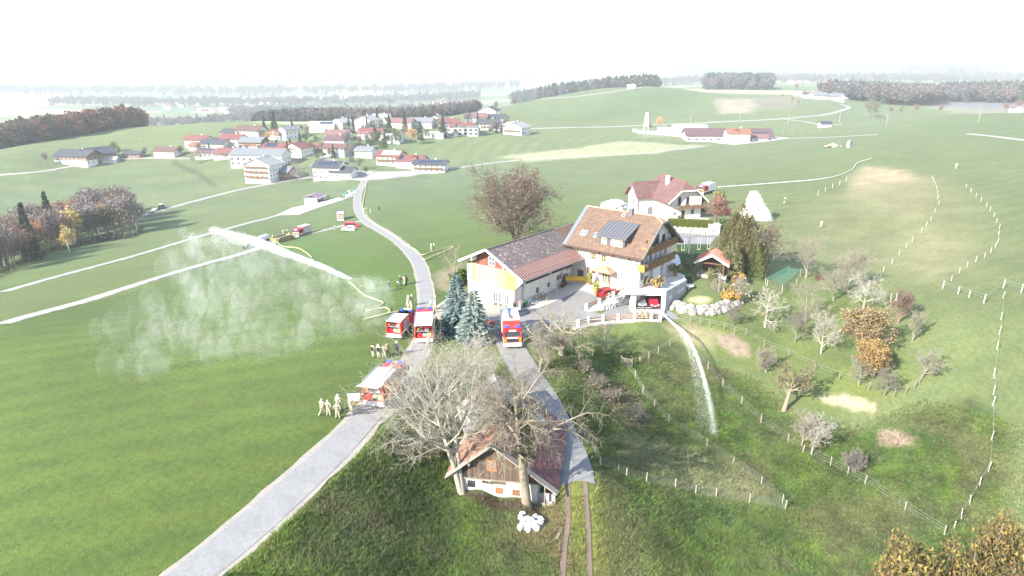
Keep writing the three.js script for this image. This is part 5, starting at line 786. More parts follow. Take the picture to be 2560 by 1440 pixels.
tree('old_fruit_tree', 'old leaning tree with thick pale trunk and mossy crown on the slope', gp(1958, 1028), 9, { seed: 140, bark: bark(0.34, 0.27, 0.19), r: 0.36, trunk: 0.55, lean: v(0.28, 0, -0.1), n: [8, 7, 6, 4], t0: [0.45, 0.2, 0.2, 0.15], ang: [0.9, 0.7, 0.75, 0.8], ratio: [0.75, 0.52, 0.5, 0.5], leaves: 700, leaf: 0.13, cols: [[0.14, 0.12, 0.05], [0.10, 0.09, 0.04]] });
const YEL = [[0.32, 0.195, 0.045], [0.28, 0.18, 0.065], [0.25, 0.165, 0.08], [0.34, 0.235, 0.09]];
tree('yellow_tree', 'broad tree with tan and yellow autumn leaves in the orchard', gp(2162, 895), 9.2, { seed: 150, bark: BK.brown, stems: 3, r: 0.14, trunk: 0.6, n: [8, 7, 5, 4], ratio: [0.7, 0.55, 0.5, 0.5], leaves: 11000, leaf: 0.10, spread: 0.4, cols: [[0.26, 0.19, 0.10], [0.24, 0.175, 0.11], [0.28, 0.21, 0.13], [0.30, 0.20, 0.06]] });
tree('yellow_bush', 'bright orange-yellow leafy bush in front of the tan tree', gp(2182, 945), 6.2, { seed: 151, bark: BK.brown, stems: 4, r: 0.1, trunk: 0.65, n: [8, 7, 5, 4], ratio: [0.6, 0.55, 0.5, 0.5], leaves: 9000, leaf: 0.095, spread: 0.35, cols: YEL });
tree('bare_tree', 'twisted bare tree beside the bush at the barn gable', gp(1133, 718), 9, { seed: 160, bark: BK.pale, r: 0.22, n: [7, 7, 6, 4] });
shrub('garden_bush', 'bright green bush at the corner of the barn gable', gp(1150, 712), 3.6, 3.6, [[0.08, 0.15, 0.01], [0.14, 0.19, 0.02], [0.05, 0.10, 0.01]], 161, 1500, { leaf: 0.2, spread: 0.3 });
// ---- bushes round the farm and white house
shrub('yellow_shrub', 'orange-yellow round shrub right of the garden hut', gp(1837, 704), 3.2, 2.2, YEL, 170, 1100, { leaf: 0.16 });
shrub('yellow_shrub', 'orange-brown shrub at the end of the boulder wall', gp(1830, 760), 3.4, 3.0, [[0.42, 0.22, 0.04], [0.36, 0.18, 0.05], [0.45, 0.3, 0.07]], 171, 1200, { leaf: 0.16 });
shrub('pale_shrub', 'bare tan shrub behind the orange-brown one', gp(1846, 752), 4.2, 4.2, [[0.4, 0.33, 0.24]], 172, 500, { leaf: 0.12, twig: 26, stems: 16, bark: BK.pale });
shrub('garden_shrub', 'green shrub beside the hut on its right', gp(1806, 692), 2.6, 2.4, [[0.12, 0.14, 0.06], [0.08, 0.11, 0.04]], 173, 700);
shrub('garden_shrub', 'climbing plant in front of the garden hut', gp(1776, 704), 2.0, 2.6, [[0.13, 0.15, 0.04], [0.18, 0.18, 0.06]], 174, 500);
tree('red_shrub', 'round bare shrub with reddish top right of the white house', gp(1787, 560), 7, { seed: 175, bark: bark(0.3, 0.2, 0.16), stems: 5, r: 0.1, n: [8, 7, 5, 4], leaves: 1500, leaf: 0.15, cols: [[0.24, 0.09, 0.07], [0.28, 0.14, 0.1]] });
shrub('red_shrub', 'small dark red bush beyond the round reddish shrub', gp(1816, 540), 2.2, 2.2, [[0.25, 0.03, 0.05], [0.18, 0.03, 0.04]], 176, 500);
shrub('yellow_shrub', 'pale yellow-green bush between the white house and the fire engine behind', gp(1795, 510), 4.5, 4.5, [[0.30, 0.27, 0.08], [0.24, 0.22, 0.08]], 177, 900, { leaf: 0.2 });
shrub('garden_shrub', 'dark green shrub beside the white gatepost block', gp(1800, 575), 3.2, 2.8, [[0.06, 0.11, 0.03], [0.10, 0.15, 0.05]], 178, 800, { leaf: 0.18 });
shrub('ornamental_grass', 'tall tan grass clump at the wing of the white house', gp(1596, 535), 3.2, 3.0, [[0.35, 0.28, 0.15], [0.28, 0.22, 0.11]], 179, 700, { leaf: 0.22 });
for (const [a, b, w, h, c, n, l] of [
[1640, 720, 2.2, 1.7, [[0.35, 0.2, 0.07], [0.2, 0.17, 0.06], [0.42, 0.33, 0.2]], 800, 'large browned potted plant on the garage terrace edge'], [1689, 690, 2.3, 2.2, [[0.16, 0.17, 0.06], [0.2, 0.19, 0.08]], 900, 'green potted shrub at the far corner of the terrace'], [1611, 716, 1.4, 1.2, [[0.15, 0.16, 0.06], [0.25, 0.2, 0.09]], 350, 'small green potted plant left on the terrace edge'],
[1653, 678, 2.4, 2.0, [[0.07, 0.09, 0.035], [0.1, 0.11, 0.05]], 900, 'round dark green potted bush under the balconies']]) shrub('potted_plant', l, onY(a, b, TY), w, h, c, 200 + a, n, { pot: 1, cat: 'plant', leaf: 0.15 });
shrub('potted_plant', 'green potted tree in an orange pot on the lawn edge by the terrace', gp(1718, 675), 2.3, 2.2, [[0.14, 0.16, 0.06], [0.18, 0.19, 0.08]], 260, 800, { pot: 1, cat: 'plant' });
shrub('potted_plant', 'slim yellowish potted tree left of the farmhouse entrance', BF.w(5.2, 1.3, -14.2), 0.9, 2.4, [[0.3, 0.28, 0.04], [0.2, 0.22, 0.04]], 261, 320, { pot: 1, cat: 'plant' });
shrub('potted_plant', 'slim yellow potted tree on the entrance forecourt', BF.w(8.2, 1.0, -11.5), 1.0, 2.6, [[0.42, 0.36, 0.03], [0.3, 0.28, 0.04]], 262, 340, { pot: 1, cat: 'plant' });
shrub('box_ball', 'clipped round box bush below the hut terrace', gp(1722, 707), 1.4, 1.1, [[0.03, 0.08, 0.02]], 263, 500, { leaf: 0.1 });
shrub('box_ball', 'small round bush beside the terrace door of the white house', gp(1699, 549), 1.2, 1.2, [[0.08, 0.1, 0.05]], 264, 300, { leaf: 0.1 });
// the orange-brown crown that reaches into the frame at the lower right
{
const c = atF(2430, 1400, 28), t = conifer('golden_thuja', 'tall orange-brown evergreen whose top reaches into the lower right corner', v(c.x, gy(c.x, c.z), c.z), 6, 6, THUJ, 80, 300);
t.clear(); t.rotation.y = 0; const R = mulberry(81), base = t.position.y, P = (a, b, F) => atF(a, b, F).sub(t.position);
const lim = new MB(), fo = new MB(); fo.color(1, 1, 1); const TC = [[0.17, 0.105, 0.035], [0.21, 0.15, 0.045], [0.13, 0.095, 0.035], [0.19, 0.165, 0.04], [0.09, 0.08, 0.03]];
const tops = [[2235, 1345, 26], [2300, 1370, 27], [2285, 1420, 26], [2215, 1400, 27], [2385, 1352, 28], [2440, 1375, 28], [2350, 1410, 27], [2460, 1350, 29], [2520, 1285, 30], [2500, 1340, 29], [2550, 1320, 30], [2575, 1370, 29], [2480, 1410, 28], [2410, 1420, 27], [2540, 1420, 28], [2325, 1440, 26], [2240, 1440, 26], [2600, 1310, 31], [2440, 1460, 27]];
for (const [a, b, F] of tops) {
const e = P(a, b, F), s = v(e.x * 0.45 + (R() - 0.5), e.y - 4 - R() * 2, e.z * 0.45), m = s.clone().lerp(e, 0.55).add(v((R() - 0.5) * 0.8, 0, (R() - 0.5) * 0.8)); lim.tube([s, m, e], [0.09, 0.06, 0.02], 5, false);
for (let k = 0; k < 620; k++) {
const tt = Math.pow(R(), 0.6), c0 = e.clone().lerp(m, tt * 0.95), q = 0.15 + 1.25 * tt, u = R() * 6.28, w = R() * 2 - 1, c = c0.add(v(Math.cos(u) * q * Math.sqrt(R()), w * 0.5, Math.sin(u) * q * Math.sqrt(R()))), co = TC[Math.floor(R() * TC.length)], kk = 0.6 + 0.7 * R(); fo.color(co[0] * kk, co[1] * kk, co[2] * kk);
const sz = 0.07 + 0.11 * R(), dx = v(R() - 0.5, 0.3 + R() * 0.7, R() - 0.5).normalize().multiplyScalar(sz * 1.5), dy = v(R() - 0.5, (R() - 0.5) * 0.5, R() - 0.5).normalize().multiplyScalar(sz * 0.55); fo.tri(c.clone().add(dy), c.clone().sub(dy), c.clone().add(dx));
}
}
lim.tube([v(0, -0.5, 0), v(0, 4, 0), v(0.3, P(2420, 1400, 28).y - 3, -0.2)], [0.5, 0.4, 0.2], 7); for (let i = 0; i < 10; i++) { const [a, b, F] = tops[i * 2 % tops.length], e = P(a, b, F); lim.tube([v(0.1, e.y * 0.6, 0), v(e.x * 0.45, e.y - 4.5, e.z * 0.45)], [0.16, 0.09], 5, false); }
lim.build('trunk', BK.grey, t); fo.build('crown', leafMat, t);
}
// ---------------------------------------------------------------- walls, rails and things about the farmyard
const stoneMat = vcol(0.95, { map: grainTex });
function stoneFace(b, A, B, yTop, yBot, size, col, seed, nrm) {      // rough stones laid in courses along A-B
const L = A.distanceTo(B), d = B.clone().sub(A).setY(0).normalize(), rows = Math.max(1, Math.round((yTop - yBot) / (size * 0.8))); let id = 0;
for (let r = 0; r < rows; r++) { let u = (r % 2) * size * 0.4; while (u < L) { const q = hash2(id, r, seed), w = size * (0.7 + 0.7 * q); const k = 0.7 + 0.6 * hash2(id, r, seed + 5), c = A.clone().addScaledVector(d, Math.min(L, u + w / 2)); c.y = yBot + (r + 0.5) * (yTop - yBot) / rows + (hash2(id, 8, seed) - 0.5) * size * 0.2; c.addScaledVector(nrm, 0.05); b.color(col[0] * k, col[1] * k, col[2] * k); b.blob(c, w * 0.55, size * 0.47, size * 0.45, seed + id * 3 + r, 0.28, 5); u += w; id++; } }
}
{
// upper wall between the forecourt and the garage ramp
const P = [[1468, 781, 0.35], [1500, 776, 1.0], [1535, 769, 1.75], [1574, 760, 2.3]].map(([a, b, h]) => { const q = onG(a, b); return [q, h]; });
const o = thing('retaining_wall', 'white stone retaining wall with posts beside the garage ramp', 'wall'), body = new MB(), st = new MB(), top = [];
for (let i = 0; i + 1 < P.length; i++) {
const [a, ha] = P[i], [c, hc] = P[i + 1], at = a.clone().setY(a.y + ha), ct = c.clone().setY(c.y + hc), d = c.clone().sub(a).setY(0).normalize(), n = v(-d.z, 0, d.x); if (n.z < 0) n.negate();
const back = n.clone().multiplyScalar(-0.6); body.slab([a.clone().setY(a.y - 0.5), c.clone().setY(c.y - 0.5), ct, at], back);
if (i) stoneFace(st, a, c, Math.min(at.y, ct.y), Math.max(a.y, c.y) - 0.1, 0.5, [0.62, 0.6, 0.58], 300 + i, n); top.push(at.clone().addScaledVector(back, 0.5)); if (i === P.length - 2) top.push(ct.clone().addScaledVector(back, 0.5));
}
body.build('wall', M.plaster, o); tag(st.build('stones', stoneMat, o), null, null, null, 'stuff');
for (const q of top) new MB().cbox(q.x - 0.24, q.x + 0.24, q.y - 0.1, q.y + 1.0, q.z - 0.24, q.z + 0.24, 0.04).build('post', M.plaster, o);
for (let i = 0; i + 1 < top.length; i++) for (const h of [0.45, 0.8]) new MB().beam(top[i].clone().add(v(0, h, 0)), top[i + 1].clone().add(v(0, h, 0)), 0.08, 0.18).build('rail', M.honeyWood, o);
}
{
const P = [[1432, 822], [1445, 818], [1470, 811], [1507, 806], [1545, 803], [1586, 801], [1628, 800], [1650, 801]].map(([a, b]) => onG(a, b));
const o = thing('yard_railing', 'white posts and brown wooden rails above the dark stone wall', 'railing'), w = thing('stone_wall', 'dark dry stone wall under the white railing, facing the pasture', 'wall'), st = new MB(), cop = new MB();
for (const q of P.slice(1)) new MB().cbox(q.x - 0.22, q.x + 0.22, q.y - 0.1, q.y + 1.25, q.z - 0.22, q.z + 0.22, 0.04).build('post', M.plaster, o);
for (let i = 1; i + 1 < P.length; i++) for (const h of [0.5, 0.95]) new MB().beam(P[i].clone().add(v(0, h, 0)), P[i + 1].clone().add(v(0, h, 0)), 0.09, 0.2).build('rail', S(0.33, 0.2, 0.14, 0.8), o);
for (let i = 0; i + 1 < P.length; i++) { const a = P[i], c = P[i + 1], d = c.clone().sub(a).setY(0).normalize(), n = v(-d.z, 0, d.x); if (n.z < 0) n.negate(); const f = n.clone().multiplyScalar(0.5), a2 = a.clone().add(f), c2 = c.clone().add(f); cop.slab([a2.clone().setY(a.y - 2.3), c2.clone().setY(c.y - 2.3), c2.clone().setY(c.y + 0.12), a2.clone().setY(a.y + 0.12)], n.clone().multiplyScalar(-0.8)); if (i > 1) stoneFace(st, a2, c2, Math.min(a.y, c.y) - 0.15, Math.min(a.y, c.y) - 2.1, 0.55, [0.2, 0.18, 0.155], 330 + i, n); }
cop.build('coping', M.plaster, w); tag(st.build('stones', stoneMat, w), null, null, null, 'stuff');
}
{ // boulders that hold the round lawn
const o = thing('boulder_wall', 'wall of big pale boulders curving round the lower lawn', 'boulder wall'), C = new THREE.CatmullRomCurve3([[1667, 757], [1690, 770], [1722, 778], [1762, 781], [1800, 775], [1825, 764], [1842, 752]].map(([a, b]) => onG(a, b))), L = C.getLength(); let n = 0;
const bm = [grained(0.36, 0.345, 0.31), grained(0.28, 0.27, 0.24), grained(0.42, 0.40, 0.36)], R = mulberry(9);
for (let row = 0; row < 3; row++) for (let u = row * 0.4; u < L;) { const s = 0.8 + 0.75 * R(), q = C.getPointAt(Math.min(1, u / L)), out = v(q.x - 33, 0, q.z + 115).normalize(), c = q.clone().addScaledVector(out, 0.5 * row - 0.4); c.y = gy(c.x, c.z) + 0.55 - row * 0.22; const b = new MB(); b.blob(v(0, 0, 0), s * 0.56, s * 0.44, s * 0.5, n * 7 + 1, 0.22, 6); const m = b.build('boulder', bm[n % 3], o); m.position.copy(c); n++; u += s * 1.02; }
}
{ // hedge on its stone wall below the white house
const A = onG(1668, 580), B = onG(1779, 585), o = thing('hedge', 'long clipped green hedge on the rock wall below the white house', 'hedge'), R = mulberry(5), d = B.clone().sub(A), L = d.length(), up = 1.35; d.normalize(); const n = v(-d.z, 0, d.x), f = new MB(); f.color(1, 1, 1);
for (let i = 0; i < 6500; i++) { const face = R(), u = R() * L, h = face < 0.6 ? up + R() * 1.7 : up + 1.7, w = face < 0.6 ? 0.65 : (R() - 0.5) * 1.3, c = A.clone().addScaledVector(d, u).addScaledVector(n, w).add(v(0, h, 0)), k = 0.7 + 0.6 * R(), s = 0.1 + 0.12 * R(); f.color(0.10 * k, 0.13 * k, 0.012 * k); const a = v(R() - 0.5, R() - 0.5, R() - 0.5).normalize().multiplyScalar(s), e = v(R() - 0.5, R() - 0.5, R() - 0.5).normalize().multiplyScalar(s); f.tri(c, c.clone().add(a), c.clone().add(e)); }
f.build('foliage', leafMat, o); const cb = new MB(), core = n.clone().multiplyScalar(0.55); cb.slab([A.clone().add(core).add(v(0, up - 0.3, 0)), B.clone().add(core).add(v(0, up - 0.3, 0)), B.clone().add(core).add(v(0, up + 1.6, 0)), A.clone().add(core).add(v(0, up + 1.6, 0))], n.clone().multiplyScalar(-1.1)); cb.build('stems', S(0.05, 0.07, 0.012), o);
const w = thing('rock_wall', 'rock wall of pale boulders between the hedge and the back road', 'wall'), bm = [grained(0.6, 0.56, 0.46), grained(0.5, 0.46, 0.38)]; let k = 0; for (let r = 0; r < 2; r++) for (let u = r * 0.5; u < L; u += 1.15) { const s = 1.1 + 0.3 * R(), c = A.clone().addScaledVector(d, u).addScaledVector(n, 0.9 - r * 0.25).add(v(0, 0.25 + r * 0.75, 0)), m = new MB().blob(v(0, 0, 0), s * 0.58, s * 0.42, s * 0.45, k * 5 + 3, 0.2, 6).build('boulder', bm[k % 2], w); m.position.copy(c); k++; }
const q = onG(1783, 586), g = thing('gatepost', 'big white rendered block at the end of the hedge', 'wall block', q, 0.2); new MB().cbox(-1.2, 1.2, -0.4, 2.3, -0.7, 0.7, 0.05).build('block', M.plaster, g); new MB().box(-1.3, 1.3, 2.3, 2.4, -0.8, 0.8).build('coping', M.white, g);
}
{ // swing
const p = onG(1722, 634), o = thing('swing_set', 'metal swing frame with three swings on the shaded lawn', 'swing', p, 0.15);
new MB().cyl(v(0, 0, 0), v(0, 3.4, 0), 0.1, 0.1, 8).cyl(v(0, 0, -1.6), v(0, 3.4, 0), 0.08, 0.08, 8).cyl(v(6, 0, 0.3), v(6, 3.4, 0), 0.08, 0.08, 8).cyl(v(6, 0, -1.6), v(6, 3.4, 0), 0.08, 0.08, 8).cyl(v(-2.2, 3.4, 0), v(6.2, 3.4, 0), 0.07, 0.07, 8).build('frame', M.steel, o);
for (const x of [-1.3, 2.0, 4.0]) { const s = new MB().box(x - 0.3, x + 0.3, 0.75, 0.81, -0.12, 0.12).build('seat', S(0.6, 0.55, 0.2, 0.6), o); new MB().cyl(v(x - 0.27, 0.8, 0), v(x - 0.27, 3.4, 0), 0.025, 0.025, 4).cyl(v(x + 0.27, 0.8, 0), v(x + 0.27, 3.4, 0), 0.025, 0.025, 4).build('ropes', S(0.7, 0.7, 0.6), s); }
}
{ // yellow road grit spreader
const p = BF.w(2.1, 0.75, -14.6), o = thing('grit_spreader', 'yellow covered grit spreader standing by the barn wall', 'spreader', p, BF.turn + 0.55);
const b = new MB(); b.slab([v(-1.75, 1.05, 0.75), v(1.75, 1.05, 0.75), v(1.75, 1.55, 0), v(-1.75, 1.55, 0)], v(0, 0.06, 0)).slab([v(-1.75, 1.55, 0), v(1.75, 1.55, 0), v(1.75, 1.05, -0.75), v(-1.75, 1.05, -0.75)], v(0, 0.06, 0)); b.build('cover', M.yellow, o);
new MB().slab([v(-1.65, 0.35, 0.3), v(1.65, 0.35, 0.3), v(1.65, 1.05, 0.7), v(-1.65, 1.05, 0.7)], v(0, 0, -0.6)).build('hopper', M.alu, o); new MB().box(-1.7, 1.7, 0.9, 1.05, -0.72, 0.76).build('rim', S(0.35, 0.2, 0.02), o);
for (const x of [-1.6, 1.6]) for (const z of [-0.5, 0.5]) new MB().box(x - 0.05, x + 0.05, 0, 1.0, z - 0.05, z + 0.05).build('leg', M.dark, o);
}
{ // ladder
const a = BF.w(1.6, 0.45, -9.9), c = BF.w(0.3, 5.3, -8.6), o = thing('ladder', 'aluminium ladder leaning from the yard against the barn eaves', 'ladder'), s = v(0.62, 0, -0.5).normalize().multiplyScalar(0.22);
new MB().beam(a.clone().add(s), c.clone().add(s), 0.06, 0.09).build('stile', M.alu, o); new MB().beam(a.clone().sub(s), c.clone().sub(s), 0.06, 0.09).build('stile', M.alu, o);
for (let i = 1; i < 16; i++) { const q = a.clone().lerp(c, i / 16); new MB().beam(q.clone().add(s), q.clone().sub(s), 0.04, 0.04).build('rung', M.alu, o); }
}
for (const [x, z, m, l] of [[0.9, -0.6, M.grey, 'grey wheelie bin at the barn corner'], [1.0, -1.5, M.green, 'green wheelie bin beside the grey one'], [0.35, -1.1, S(0.5, 0.25, 0.2, 0.6), 'reddish bin behind the other two at the barn corner']]) {
const p = BF.w(x, 0, z); p.y = gy(p.x, p.z) + 0.06; const o = thing('wheelie_bin', l, 'bin', p, BF.turn); const b = new MB(); const f = (y, w) => [v(-w, y, w), v(w, y, w), v(w, y, -w), v(-w, y, -w)], A = f(0.1, 0.26), B = f(1.0, 0.34); for (let i = 0; i < 4; i++) b.quad(A[i], A[(i + 1) % 4], B[(i + 1) % 4], B[i]); b.fan(B); b.build('body', m, o); new MB().cbox(-0.37, 0.37, 1.0, 1.1, -0.38, 0.37, 0.03).build('lid', m, o); for (const s of [-0.25, 0.25]) { const wb = new MB(); wb.cyl(v(s - 0.03, 0.12, -0.3), v(s + 0.03, 0.12, -0.3), 0.12, 0.12, 10).build('wheel', M.rubber, o); }
}
function bicycle(label, p, turn, m) {
const o = thing('bicycle', label, 'bicycle', p, turn, 'bicycles along the barn wall');
for (const x of [-0.53, 0.53]) { const r = [], ring = (rad, t) => { const pts = []; for (let i = 0; i <= 14; i++) { const a = i / 14 * 6.283; pts.push(v(x + Math.cos(a) * rad, 0.35 + Math.sin(a) * rad, 0)); } return pts; }; const w = new MB().tube(ring(0.34), 0.03, 5, false).build('wheel', M.rubber, o); const sp = new MB(); for (let i = 0; i < 6; i++) { const a = i / 6 * 3.1416; sp.tube([v(x + Math.cos(a) * 0.32, 0.35 + Math.sin(a) * 0.32, 0), v(x - Math.cos(a) * 0.32, 0.35 - Math.sin(a) * 0.32, 0)], 0.006, 3, false); } sp.build('spokes', M.alu, w); }
const f = new MB(), L = (a, c, r = 0.022) => f.tube([a, c], r, 5); const bb = v(-0.05, 0.3, 0), st = v(-0.2, 0.85, 0), hd = v(0.36, 0.85, 0), rw = v(-0.53, 0.35, 0), fw = v(0.53, 0.35, 0); L(bb, st); L(st, hd); L(bb, hd); L(bb, rw); L(st, rw); L(hd, fw); L(hd, v(0.33, 1.0, 0)); f.build('frame', m, o);
new MB().tube([v(0.3, 1.02, -0.3), v(0.36, 1.0, 0), v(0.3, 1.02, 0.3)], 0.018, 5).build('handlebar', M.dark, o); new MB().cbox(-0.34, -0.08, 0.88, 0.95, -0.07, 0.07, 0.02).build('saddle', M.dark, o);
}
[[-3.0, M.skyblue, 'blue bicycle at the barn wall, nearest the bins'], [-4.0, M.navy, 'dark blue bicycle, second from the bins'], [-5.0, M.alu, 'silver bicycle in the middle of the row at the barn wall'], [-5.9, M.red, 'red bicycle between the silver and black ones'], [-6.8, M.dark, 'black bicycle at the barn wall, farthest from the bins']].forEach(([z, m, l], i) => { const p = BF.w(0.75, 0, z); p.y = gy(p.x, p.z) + 0.07; bicycle(l, p, BF.turn + 0.5 - 0.15 * (i % 3), m); });
{ const p = BF.w(1.1, 0.7, -12.4), o = thing('handcart', 'dark two-wheeled barrow between the ladder and the spreader', 'barrow', p, BF.turn + 0.4); new MB().slab([v(-0.4, 0.35, 0.3), v(0.4, 0.35, 0.3), v(0.55, 0.75, 0.4), v(-0.5, 0.75, 0.4)], v(0, 0, -0.7)).build('tray', M.redWood, o); new MB().beam(v(0.4, 0.5, 0.2), v(1.1, 0.85, 0.2), 0.04).beam(v(0.4, 0.5, -0.2), v(1.1, 0.85, -0.2), 0.04).build('handles', M.dark, o); for (const z of [-0.4, 0.4]) new MB().cyl(v(-0.2, 0.22, z - 0.04), v(-0.2, 0.22, z + 0.04), 0.22, 0.22, 12).build('wheel', M.rubber, o); }
{ // white parasol folded table on terrace
const p = onY(1612, 690, TY), o = thing('parasol', 'white tilted parasol on the farmhouse terrace', 'parasol', p, 0.4), b = new MB(), c = v(0, 2.3, 0); for (let i = 0; i < 8; i++) { const a = i / 8 * 6.283, e = (i + 1) / 8 * 6.283; b.tri(c, v(Math.cos(a) * 1.6, 1.8 + Math.sin(a) * 0.3, Math.sin(a) * 1.6), v(Math.cos(e) * 1.6, 1.8 + Math.sin(e) * 0.3, Math.sin(e) * 1.6)); } b.build('canopy', S(0.75, 0.73, 0.7, 0.9, { side: THREE.DoubleSide }), o); new MB().cyl(v(0, 0, 0), v(0, 2.3, 0), 0.04, 0.04, 6).build('pole', M.greyWood, o);
const q = onY(1640, 688, TY), t = thing('terrace_table', 'long dark wooden table with benches under the balcony', 'table', q, -0.9); new MB().box(-1.4, 1.4, 0.7, 0.76, -0.4, 0.4).build('top', M.oldWood, t); for (const z of [-0.75, 0.75]) new MB().box(-1.4, 1.4, 0.42, 0.47, z - 0.15, z + 0.15).build('bench', M.oldWood, t); for (const x of [-1.2, 1.2]) new MB().box(x - 0.05, x + 0.05, 0, 0.7, -0.7, 0.7).build('leg', M.oldWood, t);
}
{ const p = onG(1722, 723), o = thing('round_table', 'round white stone table on the lower lawn', 'table', p); new MB().cyl(v(0, 0, 0), v(0, 0.65, 0), 0.25, 0.2, 10).build('foot', M.concrete, o); new MB().cyl(v(0, 0.65, 0), v(0, 0.75, 0), 0.85, 0.85, 24).build('top', M.white, o); }
{ const p = onG(1793, 728), o = thing('mill_wheel', 'small grey wooden water wheel below the garden hut', 'water wheel', p, 0.3), ring = (r, z) => { const a = []; for (let i = 0; i <= 18; i++) a.push(v(Math.cos(i / 18 * 6.283) * r, 1.2 + Math.sin(i / 18 * 6.283) * r, z)); return a; }; new MB().tube(ring(1.1, -0.25), 0.07, 5, false).build('rim', M.greyWood, o); new MB().tube(ring(1.1, 0.25), 0.07, 5, false).build('rim', M.greyWood, o); for (let i = 0; i < 12; i++) { const a = i / 12 * 6.283; new MB().beam(v(0, 1.2, 0), v(Math.cos(a) * 1.15, 1.2 + Math.sin(a) * 1.15, 0), 0.05, 0.05).build('spoke', M.greyWood, o); } new MB().box(-0.12, 0.12, -0.4, 1.3, -0.55, -0.4).box(-0.12, 0.12, -0.4, 3.4, 0.4, 0.55).build('post', M.greyWood, o); new MB().beam(v(-0.2, 3.3, 0), v(0.4, 2.3, -2.4), 0.35, 0.14).build('chute', M.greyWood, o); }
{ // white sacks in front of the cottage
const R = mulberry(31), spots = [[1303, 1298], [1318, 1302], [1330, 1305], [1308, 1312], [1322, 1314], [1338, 1296], [1350, 1301], [1345, 1312], [1302, 1322], [1320, 1326], [1340, 1322], [1333, 1318]];
spots.forEach(([a, b], i) => { const p = gp2(a, b), s = 0.3 + 0.1 * R(), o = thing('white_sack', ['white sack at the upper end of the pile before the cottage'][i] || 'white plastic sack in the pile before the cottage', 'sack', p.add(v(0, s * 0.5, 0)), R() * 6, 'white sacks piled before the cottage'); if (i === 0) o.userData.group = undefined, delete o.userData.group; new MB().blob(v(0, 0, 0), s * 1.25, s * 0.72, s * 0.85, 400 + i, 0.14, 8).build('body', S(0.52, 0.52, 0.51, 0.6), o); new MB().cyl(v(s * 1.1, 0, 0), v(s * 1.4, 0.08, 0), 0.05, 0.1, 6).build('neck', M.white, o); });
for (const [a, b, l] of [[1306, 1286, 'single small white stone above the sack pile'], [1374, 1262, 'small white stone beside the wheel track']]) { const o = thing('white_stone', l, 'stone', gp2(a, b)); new MB().blob(v(0, 0.1, 0), 0.3, 0.2, 0.25, 5, 0.2, 6).build('stone', M.white, o); }
const o = thing('plank', 'grey weathered plank lying in the grass near the wheel track', 'plank', gp2(1398, 1335).add(v(0, 0.12, 0)), 1.2); new MB().cbox(-0.8, 0.8, -0.04, 0.04, -0.13, 0.13, 0.01).build('board', M.greyWood, o);
}
function gp2(a, b) { return onG(a, b); }
// ---------------------------------------------------------------- fences
const postMat = S(0.5, 0.45, 0.36, 0.9, { map: plankTex }), wireMat = S(0.42, 0.42, 0.4, 0.5);
function fence(label, px, step, h, o = {}) {
const f = thing('fence', label, 'fence'), P = [], W = px.map(([a, b]) => onG(a, b));
for (let i = 0; i + 1 < W.length; i++) { const L = W[i].distanceTo(W[i + 1]), n = Math.max(1, Math.round(L / step)); for (let k = 0; k < n; k++) { const q = W[i].clone().lerp(W[i + 1], k / n); P.push(onTop(q.x, q.z)); } } P.push(W[W.length - 1]);
const g = new MB().tube([v(0, -0.3, 0), v(0, h, 0)], [o.r || 0.07, (o.r || 0.07) * 0.9], 6).geo(), R = mulberry(px.length * 31 + px[0][0]);
for (const q of P) { const m = meshOf('post', g, o.mat || postMat, f); m.position.copy(q); m.rotation.set((R() - 0.5) * 0.16, R() * 6, (R() - 0.5) * 0.16); const s = 0.85 + 0.25 * R(); m.scale.set(1, s, 1); }
const wb = new MB(); for (let k = 0; k < (o.wires ?? 3); k++) { const y = h * (0.92 - k * (o.gap || 0.3)); for (let i = 0; i + 1 < P.length; i++) { const a = P[i].clone().add(v(0, y, 0)), c = P[i + 1].clone().add(v(0, y, 0)), m = a.clone().lerp(c, 0.5).add(v(0, -0.05, 0)); wb.tube([a, m, c], o.wr || 0.013, 3, false); } }
if (o.mesh) for (let i = 0; i + 1 < P.length; i++) { const n = Math.round(P[i].distanceTo(P[i + 1]) / 0.35); for (let k = 1; k < n; k++) { const q = P[i].clone().lerp(P[i + 1], k / n); wb.tube([q.clone().add(v(0, 0.05, 0)), q.clone().add(v(0, h * 0.92, 0))], 0.004, 3, false); } }
if ((o.wires ?? 3) > 0) tag(wb.build('wires', o.wm || wireMat, f), null, null, null, 'stuff');
return f;
}
fence('wire mesh fence from the driveway along the bottom of the triangular paddock', [[1452, 1085], [1480, 1118], [1501, 1167], [1545, 1182], [1566, 1193], [1616, 1206], [1688, 1222], [1790, 1243], [1873, 1257], [1963, 1273]], 3.0, 1.25, { wires: 5, gap: 0.2, mesh: 1, r: 0.09, wr: 0.007 });
fence('wire mesh fence along the upper side of the triangular paddock', [[1963, 1273], [1955, 1258], [1903, 1211], [1833, 1160], [1767, 1118], [1672, 1058], [1636, 1018], [1607, 984], [1588, 944], [1562, 914]], 5, 1.2, { wires: 4, gap: 0.24, mesh: 1, wr: 0.007 });
fence('wire fence curving up from the small gate toward the water jet', [[1600, 909], [1622, 897], [1645, 884], [1675, 864], [1702, 846]], 4, 1.2, { wires: 2 });
fence('thin wire fence running down the slope below the orchard', [[1734, 888], [1769, 923], [1807, 968], [1853, 1011], [1902, 1059], [1970, 1104], [2007, 1132], [2076, 1165], [2119, 1187], [2162, 1209], [2262, 1276], [2360, 1338]], 9, 1.25, { wires: 3, wr: 0.011 });
